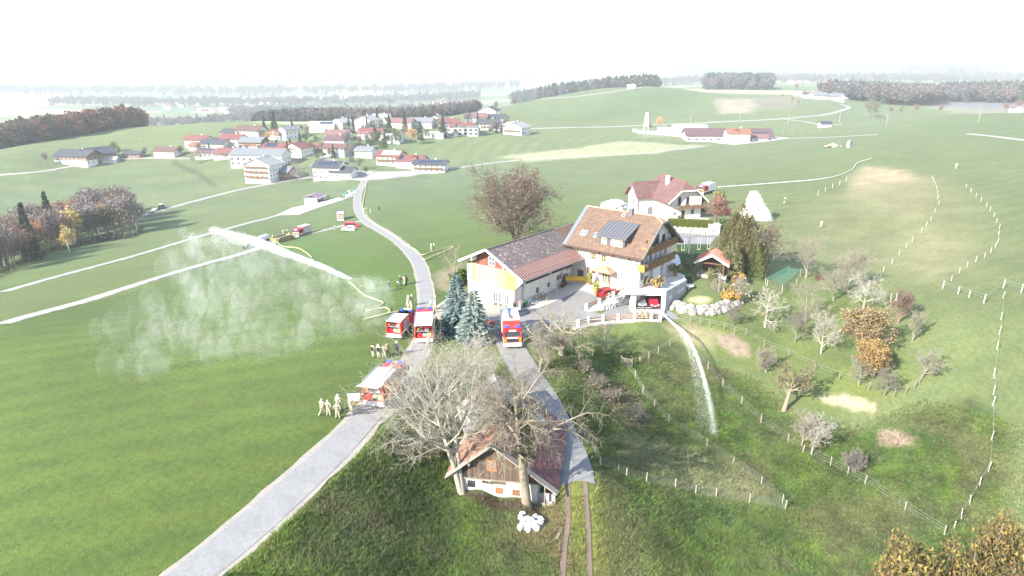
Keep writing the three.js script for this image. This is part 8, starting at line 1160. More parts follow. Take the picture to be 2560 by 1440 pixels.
const VH = [
// label, px, py, W, L, h, turn, roof, options
['red-roofed house at the left edge of the village, farthest uphill', 500, 364, 12, 17, 5, -12, 'red', {}],
['low orange-roofed extension in front of the leftmost red roof', 500, 372, 9, 12, 2.8, -12, 'orange', { chimney: 0 }],
['long slate-blue roof right of the leftmost red-roofed house', 541, 369, 12, 19, 3.6, -10, 'dark', { chimney: 0 }],
['white house with purple roof and a strip of solar panels, lowest at the left', 526, 392, 11, 17, 3.6, -14, 'purple', { solar: [0.08, 0.98, 0.08, 0.35], chimney: 0, ww: 2.2, wh: 1.6 }],
['red-roofed farmhouse with dark timber gable beside the solar strip house', 577, 393, 13, 18, 3.6, -16, 'red', { upper: wallB, vergeM: M.white }],
['red-roofed house behind the slate-blue roof', 586, 361, 12, 17, 5, -9, 'red', {}],
['small dark-roofed house behind the red roofs at the upper left', 585, 341, 11, 16, 3.4, -20, 'dark', {}],
['big brownish-roofed house at the upper edge left of the dark firs', 630, 340, 14, 20, 5, -12, 'brown', {}],
['old barn with grey roof, reddish gable and open dark front', 637, 377, 13, 17, 7, -8, 'grey', { upper: wallB, wall: wallW, chimney: 0, rows: 1, nx: 2, ww: 3.2, wh: 3.4 }],
['red-roofed house with dark timber gable below the tall fir', 699, 346, 12, 12, 5, 62, 'red', { upper: wallB }],
['tall plain white house right of the timber-gabled one', 724, 346, 11, 13, 7, 50, 'grey', { rows: 3 }],
['long red-roofed house with solar panels on its left half', 708, 388, 14, 24, 5.6, -8, 'red', { solar: [0.04, 0.42, 0.08, 0.7], rows: 1, nx: 3 }],
['large white windowless gable house joined to the solar-panelled red roof', 748, 388, 15, 13, 5.6, 66, 'red', { rows: 1, chimney: 0 }],
['very long white building with grey roof and two rows of openings', 655, 411, 15, 36, 7.4, -7, 'grey', { nx: 9, ww: 2.2, wh: 1.8, chimney: 0, balc: [3.6], balcGable: -1 }],
['white chalet with three wooden balconies at the road', 663, 452, 17, 15, 10.5, 76, 'pale', { rows: 3, balc: [3.2, 6.2, 9.0], balcGable: -1, pitch: 0.45, vergeM: M.white }],
['dark timber annex attached right of the balconied chalet', 713, 446, 11, 11, 5.0, -14, 'grey', { upper: wallB, wall: wallB, chimney: 0, rows: 1, nx: 3 }],
['white flat-pitched house with one large solar field on its roof', 810, 327, 13, 20, 4.6, -4, 'white', { solar: [0.4, 0.95, 0.1, 0.6], chimney: 0 }],
['plain white house with dark verge right of the large solar field', 856, 325, 13, 13, 6.5, 60, 'pale', {}],
['white house with rose-grey roof below the flat-pitched solar house', 848, 347, 13, 17, 4, -10, 'rose', {}],
['white house with dark purple roof at the bend of the village street', 845, 365, 12, 15, 5, -12, 'purple', {}],
['white house with brown roof nearest the village street', 843, 388, 11, 15, 5.6, -10, 'brown', {}],
['small red hut left of the brown-roofed house', 806, 372, 6, 8, 2.6, -8, 'red', { wall: wallB, chimney: 0, rows: 1 }],
['white house with broad plain gable among the firs at the upper middle', 918, 317, 15, 15, 6, 72, 'pale', {}],
['white house with wide low gable over a bright red roof', 930, 345, 14, 18, 4.4, -6, 'red', { dormer: 0.4 }],
['white cube house behind the round thuja in the middle', 981, 355, 12, 14, 5.5, -6, 'white', { flat: 1, rows: 1 }],
['small white house with grey hipped roof above the garden', 915, 391, 10, 12, 4.6, -8, 'grey', {}],
['white house with large glass roof panels, left of three by the lower road', 979, 410, 13, 16, 6, -12, 'red', { solar: [0.2, 0.98, 0.05, 0.75], glassRoof: 1, upper: wallC, balc: [3.0] }],
['red-roofed house with dark gable dormer, middle of three by the lower road', 1031, 418, 13, 17, 5, -14, 'red', { solar: [0.05, 0.25, 0.1, 0.8], dormer: 0.45 }],
['dark solar-roofed house with long balcony, right of three by the lower road', 1078, 430, 12, 20, 5.6, -8, 'dark', { solar: [0.15, 0.9, 0.1, 0.6], balc: [2.9], pitch: 0.3 }],
['white house with dark solar roof at the road junction', 828, 445, 13, 17, 7.4, -10, 'dark', { solar: [0.15, 0.85, 0.15, 0.6], rows: 2, vergeM: M.white }],
['low white annex with dark roof right of the junction house', 860, 445, 11, 13, 4.4, -8, 'dark', { chimney: 0, rows: 1 }],
['pale-roofed house at the top edge behind the firs', 955, 306, 12, 16, 5, -8, 'pale', {}],
['white house with red and grey roofs behind the tall spruce', 1008, 319, 14, 18, 5, -10, 'rose', {}],
['low white flat building below the wood at the middle right', 1083, 343, 12, 19, 3.4, -8, 'white', { flat: 1, rows: 1 }],
['white house with grey roof at the upper edge, right of the spruce', 1055, 318, 15, 22, 5, -12, 'grey', {}],
['narrow tall white house in the middle of the upper row', 1095, 315, 11, 13, 7, 70, 'grey', { rows: 3 }],
['white house with red roof right of the narrow tall one', 1122, 319, 13, 19, 5, 8, 'red', {}],
['white house with long red roof above the modern glass house', 1156, 331, 13, 20, 5, 6, 'red', {}],
['modern flat-roofed house with large glass front', 1166, 337, 13, 20, 6, -3, 'grey', { flat: 1, rows: 2, nx: 5, ww: 3, wh: 2.2 }],
['white house with rose roof on the upper right slope', 1190, 308, 15, 19, 6, 8, 'rose', { solar: [0.02, 0.25, 0.1, 0.7] }],
['tallest white gable house at the top right of the village', 1225, 296, 16, 16, 8, 74, 'dark', { rows: 3 }],
['white house with slate roof below the tallest gable house', 1240, 307, 14, 18, 5, 10, 'dark', {}],
['white house with dark roof and long balcony in the right group', 1224, 323, 14, 18, 5.6, 4, 'dark', { balc: [2.9], balcM: M.greyWood }],
['low white flat-roofed house between the right-hand houses', 1269, 316, 10, 12, 3.4, 4, 'white', { flat: 1, rows: 1 }],
['rightmost white house of the village with broad gable', 1292, 335, 17, 18, 6, 64, 'pale', { balc: [3], balcGable: -1 }],
['white carport with dark opening at the lower right of the village', 1130, 340, 8, 9, 3, -4, 'white', { flat: 1, rows: 1, nx: 1, ww: 5, wh: 2 }],
['low white building at the upper edge between the firs', 886, 326, 10, 14, 3.4, -4, 'white', { flat: 1, rows: 1 }],
['small house with grey roof in trees left of the village', 422, 388, 11, 16, 3.6, -8, 'brown', {}],
];
for (const [l, a, b, W, L, h, t, r, o] of VH) vHouse('village_house', l, a, b, W, L, h, t, r, { ...o, });
// outlying farms
vHouse('barn', 'dark-roofed farm barn with red timber gable below the left wood', 243, 403, 17, 20, 6, 58, 'dark', { wall: wallB, chimney: 0, rows: 1, cat: 'barn', solar: [0.4, 0.8, 0.05, 0.3] });
vHouse('farmhouse', 'dark-roofed farmhouse with light front joined to the left barn', 200, 408, 16, 26, 6, -10, 'dark', { upper: wallB, cat: 'farmhouse' });
vHouse('greenhouse', 'long silvery greenhouse in front of the left farm', 270, 405, 7, 14, 2.2, 6, 'pale', { wall: S(0.5, 0.53, 0.55, 0.3), chimney: 0, rows: 0, cat: 'greenhouse' });
vHouse('shed', 'low dark shed in the shrubs right of the left farm', 337, 392, 7, 12, 2.6, -5, 'dark', { wall: wallB, chimney: 0, rows: 1, cat: 'shed' });
{
const t = vHouse('stable', 'very long stable with dull red roof on the far slope', 1815, 352, 24, 60, 4.5, -6, 'purple', { pitch: 0.36, rows: 1, nx: 12, ww: 2.6, wh: 1.6, chimney: 0, cat: 'stable', solar: [0.52, 0.96, 0.4, 0.98], ov: 1.5 });
vHouse('farmhouse', 'small white house with salmon roof in front of the long stable', 1840, 357, 13, 15, 7, -4, 'orange', { dormer: -0.2, cat: 'farmhouse', rows: 2 });
vHouse('shed', 'low pink-roofed lean-to right of the salmon-roofed house', 1886, 353, 9, 16, 3, -6, 'rose', { chimney: 0, rows: 1, cat: 'shed' });
vHouse('tent_hall', 'big white membrane hall left of the long stable', 1722, 339, 16, 26, 4, -4, 'white', { pitch: 0.55, chimney: 0, rows: 0, cat: 'hall' }); vHouse('tent_hall', 'smaller white membrane hall at the left end of the stable yard', 1672, 336, 12, 18, 2.6, -4, 'white', { pitch: 0.5, chimney: 0, rows: 0, cat: 'hall' });
const q = onG(1615, 322), o = thing('lattice_tower', 'white lattice lookout tower beside the round orange tree', 'tower', q); for (const [x, z] of [[-2, -2], [2, -2], [2, 2], [-2, 2]]) new MB().beam(v(x, 0, z), v(x * 0.4, 13, z * 0.4), 0.35).build('leg', M.white, o); for (let k = 1; k < 6; k++) { const s = lerp(2, 0.8, k / 6.5), y = k * 2.3; new MB().beam(v(-s, y, s), v(s, y, s), 0.22).beam(v(-s, y, -s), v(s, y, -s), 0.22).beam(v(s, y, -s), v(s, y, s), 0.22).beam(v(-s, y, -s), v(-s, y, s), 0.22).build('brace', M.white, o); } new MB().box(-1.1, 1.1, 13, 14.4, -1.1, 1.1).build('cabin', M.white, o);
const f = thing('paddock_rail', 'pale turquoise rails of the paddock left of the membrane halls', 'railing'), P = [[1582, 330], [1600, 336], [1640, 338], [1680, 340]].map(([a, b]) => onG(a, b)); for (let i = 0; i + 1 < P.length; i++) for (const y of [0.8, 1.8, 2.8]) new MB().beam(P[i].clone().add(v(0, y, 0)), P[i + 1].clone().add(v(0, y, 0)), 0.25, 0.3).build('rail', S(0.4, 0.55, 0.56, 0.5), f); for (let i = 0; i + 1 < P.length; i++) for (let k = 0; k < 4; k++) { const c = P[i].clone().lerp(P[i + 1], k / 4); new MB().box(c.x - 0.2, c.x + 0.2, c.y - 1, c.y + 3.2, c.z - 0.2, c.z + 0.2).build('post', S(0.4, 0.55, 0.56, 0.5), f); }
}
vHouse('solar_shed', 'tiny shed with solar roof standing alone right of the stable', 2061, 318, 6, 9, 3.4, 0, 'dark', { chimney: 0, rows: 1, cat: 'shed', solar: [0.05, 0.95, 0.1, 0.9] });
vHouse('far_farmhouse', 'white house with rose roof left in the far hilltop farm', 2025, 245, 14, 18, 5, -6, 'rose', {}); vHouse('far_farmhouse', 'white house with grey roof in the middle of the far hilltop farm', 2045, 247, 15, 20, 5, 4, 'grey', {}); vHouse('far_barn', 'long grey barn right in the far hilltop farm', 2078, 249, 15, 28, 5, 6, 'grey', { cat: 'barn' }); vHouse('far_farmhouse', 'white low house at the left end of the far hilltop farm', 2000, 240, 11, 16, 4, 0, 'white', {}); vHouse('far_farmhouse', 'white house at the right end of the far hilltop farm', 2103, 254, 12, 12, 4, 40, 'pale', {});
vHouse('hilltop_house', 'white house on the top of the round hill', 1598, 217, 12, 16, 4.5, -8, 'white', {}); vHouse('hilltop_house', 'small white hut left on the top of the round hill', 1578, 221, 8, 10, 3, -8, 'white', { rows: 1 });
// far hamlets on the plain: each house a simple body of its own
{
const R = mulberry(60), proto = thing('hamlet_house', 'tiny white house in a hamlet on the hazy plain', 'house', v(0, 0, 0), 0, 'tiny houses of the far hamlets'), g = new MB(), r = new MB();
g.box(-7, 7, -2, 6, -5.5, 5.5).fan([v(7, 6, -5.5), v(7, 9.5, 0), v(7, 6, 5.5)]).fan([v(-7, 6, 5.5), v(-7, 9.5, 0), v(-7, 6, -5.5)]).build('wall', wallW, proto); r.slab([v(-8, 5.6, 6.4), v(8, 5.6, 6.4), v(8, 9.7, 0), v(-8, 9.7, 0)], v(0, 0.3, 0)).slab([v(-8, 9.7, 0), v(8, 9.7, 0), v(8, 5.6, -6.4), v(-8, 5.6, -6.4)], v(0, 0.3, 0)).build('roof', roofMats.rose, proto);
const spots = []; const cl = (a, b, w, h, n) => { for (let i = 0; i < n; i++) spots.push([a + (R() - 0.5) * w, b + (R() - 0.5) * h]); };
cl(1130, 262, 110, 10, 14); cl(1310, 218, 130, 10, 22); cl(1370, 207, 60, 6, 6); cl(580, 283, 160, 8, 9); cl(640, 256, 120, 8, 6); cl(400, 268, 200, 12, 6); cl(900, 222, 260, 14, 12); cl(1040, 208, 160, 8, 10); cl(2000, 184, 140, 5, 10); cl(2200, 190, 90, 5, 5); cl(2545, 280, 20, 4, 2); cl(260, 250, 300, 14, 8); cl(760, 246, 180, 12, 8); cl(1990, 208, 60, 6, 3);
spots.forEach(([a, b], i) => { const p = onG(a, b), t = R() * 3.14, c = i ? copyOf(proto, 'hamlet_house', undefined, p, t) : proto; c.position.copy(p); c.rotation.y = t; c.scale.setScalar(clamp(p.length() / 1300, 0.75, 1.3)); });
}
// poles and pylons
for (const [a, b, l] of [[2215, 318, 'wooden power pole on the crest, left of two'], [2446, 305, 'wooden power pole on the crest, right of two'], [1970, 312, 'power pole below the hill road'], [1848, 305, 'white pole right behind the long stable'], [1726, 308, 'thin pole left behind the long stable'], [2098, 306, 'thin pole near the tiny solar shed']]) { const p = onG(a, b), o = thing('power_pole', l, 'pole', p), k = p.length() / 400; new MB().cyl(v(0, -0.5, 0), v(0, 9, 0), 0.22 * k, 0.16 * k, 6).build('mast', M.greyWood, o); new MB().beam(v(-1, 8.6, 0), v(1, 8.6, 0), 0.2 * k).build('crossarm', M.greyWood, o); }
// ---------------------------------------------------------------- woods and the trees of the village
function crownGeo(seed, w, h, n, leaf, cols, kind) {
const R = mulberry(seed), b = new MB(); b.color(1, 1, 1); const lob = []; for (let i = 0; i < 12; i++) lob.push(kind === 'cone' ? [0, 0, 0, 0] : [(R() - 0.5) * w * 0.62, h * (0.42 + 0.45 * R()), (R() - 0.5) * w * 0.62, w * (0.2 + 0.13 * R())]);
for (let i = 0; i < n; i++) {
let c; const a = R() * 6.28;
if (kind === 'cone') { const y = Math.pow(R(), 1.25), tier = 0.75 + 0.35 * Math.abs(((y * 9) % 1) - 0.5) * 2, q = w / 2 * (1 - y) * tier * Math.sqrt(0.25 + 0.75 * R()) * (0.8 + 0.4 * vnoise(a * 1.6, y * 9, seed)); c = v(Math.cos(a) * q, h * (0.06 + 0.94 * y) - q * 0.2, Math.sin(a) * q); }
else { const l = lob[i % 12], e = Math.acos(R() * 2 - 1), q = l[3] * Math.cbrt(0.35 + 0.65 * R()) * (0.8 + 0.4 * R()); c = v(l[0] + Math.sin(e) * Math.cos(a) * q, l[1] + Math.cos(e) * q * (kind === 'tall' ? 1.5 : 1.05), l[2] + Math.sin(e) * Math.sin(a) * q); }
const co = cols[Math.floor(R() * cols.length)], k = 0.6 + 0.75 * R(), s = leaf * (0.5 + R()); b.color(co[0] * k, co[1] * k, co[2] * k);
const u = v(R() - 0.5, R() - 0.5, R() - 0.5).normalize().multiplyScalar(s), x = v(R() - 0.5, R() - 0.5, R() - 0.5).normalize().multiplyScalar(s); b.tri(c, c.clone().add(u), c.clone().add(x));
}
return b;
}
function trunkGeo(seed, h, w, kind) { const R = mulberry(seed + 5), b = new MB(); if (kind === 'cone') return b.cyl(v(0, -0.6, 0), v(0, h * 0.9, 0), h * 0.018, 0.05, 5); b.tube([v(0, -0.6, 0), v(0.1, h * 0.35, 0), v(-0.1, h * 0.8, 0.1)], [h * 0.02, h * 0.015, 0.05], 6, false); for (let i = 0; i < 14; i++) { const a = i * 2.4, y = h * (0.25 + 0.4 * R()); b.tube([v(0, y, 0), v(Math.cos(a) * w * 0.22, y + h * 0.16, Math.sin(a) * w * 0.22), v(Math.cos(a) * w * 0.38, y + h * 0.3, Math.sin(a) * w * 0.38)], [h * 0.008, h * 0.005, 0.03], 4, false); } return b; }
const KIND = {
haze: [9, 16, 2400, 0.5, [[0.20, 0.165, 0.16], [0.17, 0.145, 0.15], [0.24, 0.20, 0.18]], 'round', BK.grey], brownish: [9, 15, 2200, 0.5, [[0.20, 0.13, 0.10], [0.17, 0.115, 0.10], [0.23, 0.15, 0.11]], 'round', BK.brown], rust: [10, 15, 2200, 0.5, [[0.27, 0.12, 0.06], [0.23, 0.11, 0.065], [0.30, 0.15, 0.07]], 'round', BK.brown],
birch: [5, 10, 1300, 0.36, [[0.50, 0.36, 0.09], [0.44, 0.33, 0.12], [0.54, 0.42, 0.16]], 'tall', S(0.6, 0.58, 0.54)], olive: [9, 15, 2000, 0.5, [[0.16, 0.15, 0.085], [0.13, 0.13, 0.08], [0.19, 0.17, 0.1]], 'round', BK.grey], fir: [7, 17, 2000, 0.62, [[0.028, 0.055, 0.035], [0.04, 0.07, 0.045], [0.02, 0.042, 0.03]], 'cone', BK.dark], green: [7, 8, 1500, 0.42, [[0.06, 0.10, 0.035], [0.085, 0.125, 0.045]], 'round', BK.brown], gold: [10, 11, 2000, 0.42, [[0.46, 0.26, 0.13], [0.40, 0.24, 0.13], [0.5, 0.31, 0.18]], 'round', BK.brown], blue: [6, 8, 1400, 0.45, [[0.10, 0.15, 0.16], [0.14, 0.19, 0.2]], 'cone', BK.dark], orchardbare: [8, 8, 900, 0.3, [[0.26, 0.23, 0.2], [0.3, 0.27, 0.23]], 'round', BK.grey],
};
const protos = {};
function plantTree(kind, name, label, p, s = 1, group, turn) {
const key = kind + (hash2(Math.round(p.x * 7), Math.round(p.z * 7)) > 0.5 ? 'a' : 'b'), [w, h, n, leaf, cols, form, bk] = KIND[kind];
let t; if (!protos[key]) { t = thing(name, label, 'tree', p, 0, group); const sd = key.length * 131 + key.charCodeAt(0) * 17 + key.charCodeAt(key.length - 1); trunkGeo(sd, h, w, form).build('trunk', bk, t); crownGeo(sd, w, h, n, leaf, cols, form).build('crown', leafMat, t); protos[key] = t; } else { t = copyOf(protos[key], name, label, p); if (!group) delete t.userData.group; else t.userData.group = group; t.userData.label = label; }
t.position.copy(p); t.rotation.y = turn ?? hash2(Math.round(p.x * 3), Math.round(p.z * 5), 3) * 6.28; const k = s * (0.9 + 0.2 * hash2(Math.round(p.x), Math.round(p.z), 9)); t.scale.set(k * (0.9 + 0.2 * hash2(Math.round(p.x), 4)), k, k); return t;
}
{ // the wood on the left: every tree its own
const R = mulberry(700), edge = [[-20, 690], [60, 655], [130, 628], [200, 608], [270, 594], [330, 588], [356, 574]], front = (x) => { for (let i = 0; i + 1 < edge.length; i++) if (x <= edge[i + 1][0]) return lerp(edge[i][1], edge[i + 1][1], (x - edge[i][0]) / (edge[i + 1][0] - edge[i][0])); return 570; };
const gl = { haze: ['wood_tree', 'bare grey-brown tree in the wood at the left edge', 'bare grey trees of the left wood'], brownish: ['wood_tree', 'brownish bare tree in the wood at the left edge', 'brown trees of the left wood'], rust: ['wood_tree', 'rust-red leafed tree in the wood at the left edge', 'rust trees of the left wood'], olive: ['wood_tree', 'dull olive tree in the wood at the left edge', 'olive trees of the left wood'] };
for (let row = 0; row < 5; row++) for (let x = -30 + row * 7; x < 358 - row * 10; x += 21) { const y = front(x) - row * 12 - 2 + (R() - 0.5) * 6, q = R(), k = x > 200 ? (q < 0.7 ? 'haze' : q < 0.9 ? 'olive' : 'rust') : (q < 0.35 ? 'haze' : q < 0.65 ? 'brownish' : q < 0.85 ? 'rust' : 'olive'), [n, l, g] = gl[k]; plantTree(k, n, l, onG(x + (R() - 0.5) * 10, y), 0.72 + 0.25 * R() + (x > 220 && x < 340 ? 0.2 : 0), g); }
plantTree('birch', 'birch', 'lower golden birch at the front edge of the left wood', onG(174, 631), 1.1); plantTree('birch', 'birch', 'upper golden birch inside the left wood', onG(190, 612), 1.5); plantTree('fir', 'fir_tree', 'dark fir between the rust trees of the left wood', onG(82, 652), 1.15); plantTree('fir', 'fir_tree', 'small dark fir top at the back of the left wood', onG(134, 600), 1.15); plantTree('fir', 'fir_tree', 'dark fir at the frame edge of the left wood', onG(6, 668), 0.8); plantTree('birch', 'birch', 'yellow birch at the frame edge behind the left wood', onG(4, 610), 0.9);
const b = new MB(); b.color(1, 1, 1); for (let i = 0; i < 2600; i++) { const x = -30 + 390 * R(), p = onG(x, front(x) + 2 + 7 * R()), k = 0.6 + 0.8 * R(); b.color(0.07 * k, 0.075 * k, 0.05 * k); p.y += R() * 1.6; b.tri(p, p.clone().add(v(R() - 0.5, R(), R() - 0.5)), p.clone().add(v(R() - 0.5, R(), R() - 0.5))); } tag(b.build('undergrowth', leafMat), 'dark undergrowth along the front of the left wood', 'undergrowth', null, 'stuff');
}
// far woods that read as one mass
const farGeo = { round: crownGeo(31, 10, 14, 620, 1.2, [[1, 1, 1], [0.8, 0.8, 0.8], [1.2, 1.2, 1.2]], 'round').geo(), cone: crownGeo(32, 7, 18, 420, 1.25, [[1, 1, 1], [0.8, 0.8, 0.8], [1.2, 1.2, 1.2]], 'cone').geo() };
const farMat = { round: new THREE.MeshStandardMaterial({ vertexColors: true, roughness: 1, side: THREE.DoubleSide }), cone: new THREE.MeshStandardMaterial({ vertexColors: true, roughness: 1, side: THREE.DoubleSide }) };
function wood(label, poly, n, mixes, seed, sc = 1, ground) {           // mixes: [share of cones, colours]
const R = mulberry(seed), P = ground ? poly.map(([a, F, d]) => [(a - 1280) / FPX * F * K / (cP + 0.33 * sP), -F * K]) : plan(poly), x0 = Math.min(...P.map((q) => q[0])), x1 = Math.max(...P.map((q) => q[0])), z0 = Math.min(...P.map((q) => q[1])), z1 = Math.max(...P.map((q) => q[1]));
const lists = { round: [], cone: [] }; let guard = 0;
while (lists.round.length + lists.cone.length < n * 1.6 && guard++ < n * 40) { const x = lerp(x0, x1, R()), z = lerp(z0, z1, R()); if (inPoly(P, x, z)) lists[R() < mixes[0] + 0.5 * (fbm(x / 60, z / 60, 2, seed) - 0.5) ? 'cone' : 'round'].push([x, z]); }
const grp = []; for (const k of ['round', 'cone']) { const L = lists[k]; if (!L.length) continue; const m = new THREE.InstancedMesh(farGeo[k], farMat[k], L.length), q = new THREE.Matrix4(); L.forEach(([x, z], i) => { const s = sc * (0.8 + 0.5 * R()) * (k === 'cone' ? 0.82 : 1); q.compose(v(x, gy(x, z) - 0.5, z), new THREE.Quaternion().setFromAxisAngle(v(0, 1, 0), R() * 6.28), v(s, s, s)); m.setMatrixAt(i, q); const cs = k === 'cone' ? [[0.035, 0.06, 0.045], [0.045, 0.07, 0.05]] : mixes[1], c = cs[Math.floor(R() * cs.length)], j = 0.8 + 0.4 * R(); m.setColorAt(i, new THREE.Color().setRGB(c[0] * j, c[1] * j, c[2] * j)); }); m.castShadow = m.receiveShadow = true; grp.push(m); }
grp.forEach((m, i) => { m.name = numbered(i ? 'conifer_wood' : 'wood'); scene.add(m); tag(m, i ? label.replace(/^(\S+)/, '$1 conifers in the') : label, 'wood', null, 'stuff'); });
}
const BR = [[0.115, 0.10, 0.10], [0.10, 0.095, 0.105], [0.135, 0.105, 0.10]], RU = [[0.19, 0.085, 0.05], [0.16, 0.075, 0.052], [0.13, 0.085, 0.065], [0.11, 0.085, 0.075]];
wood('russet wood behind the left hill', [[-300, 455], [-100, 455], [40, 470], [180, 500], [330, 560], [330, 640], [100, 620], [-300, 600]], 900, [0.06, RU], 711, 1.15, true);
wood('purple-brown wood behind the village', [[640, 780], [760, 700], [900, 690], [1060, 700], [1190, 730], [1200, 860], [1000, 900], [760, 900]], 1200, [0.25, BR], 712, 0.85, true);
wood('dark wood at the far left of the village wood', [[600, 760], [700, 700], [860, 740], [820, 900], [640, 880]], 400, [0.75, BR], 713, 0.85, true);
wood('brown wood beside the far hilltop farm on the right', [[2060, 880], [2250, 800], [2360, 820], [2370, 1000], [2200, 1150], [2080, 1080]], 620, [0.15, BR], 714, 1.35, true);
wood('dark wood at the right edge of the far fields', [[2380, 900], [2700, 820], [2750, 1100], [2500, 1250], [2370, 1100]], 560, [0.35, BR], 715, 1.4, true);
wood('isolated dark wood on the far field', [[1770, 1240], [1930, 1220], [1935, 1420], [1765, 1420]], 420, [0.6, BR], 716, 1.75, true);
wood('dark wood behind the round hill', [[1345, 1050], [1500, 1000], [1640, 1080], [1650, 1250], [1480, 1300], [1360, 1200]], 520, [0.6, BR], 717, 1.7, true);
wood('thin wood left of the dark wood behind the round hill', [[1280, 1500], [1420, 1500], [1420, 1620], [1280, 1620]], 120, [0.6, BR], 718, 1.7, true);
for (const [l, x0, x1, F, n, s] of [['hazy tree line on the near plain at the left', 200, 640, 1250, 130, 1.1], ['hazy tree line across the middle plain', 560, 1180, 1500, 240, 1.3], ['hazy tree line farther across the plain', 100, 1200, 2100, 300, 1.7], ['pale tree line far across the plain', -100, 1300, 3000, 330, 2.4], ['faint woods near the left horizon', -200, 1400, 4600, 380, 3.4], ['hazy tree line on the right plain', 1600, 2700, 2300, 300, 2], ['faint woods near the right horizon', 1700, 2700, 3900, 360, 4.5], ['faint high wood at the far right', 2250, 2500, 3000, 160, 4]]) {
const R = mulberry(n + F), poly = []; wood(l, [[x0, F], [(x0 + x1) / 2, F * 0.94], [x1, F], [x1, F * 1.12], [(x0 + x1) / 2, F * 1.03], [x0, F * 1.12]], n, [0.2, BR], n + F, s, true);
}
wood('low scrub on the near side of the village wood', [[700, 308], [860, 302], [930, 302], [980, 304], [980, 297], [860, 296], [700, 300]], 60, [0.1, BR], 730, 0.55);
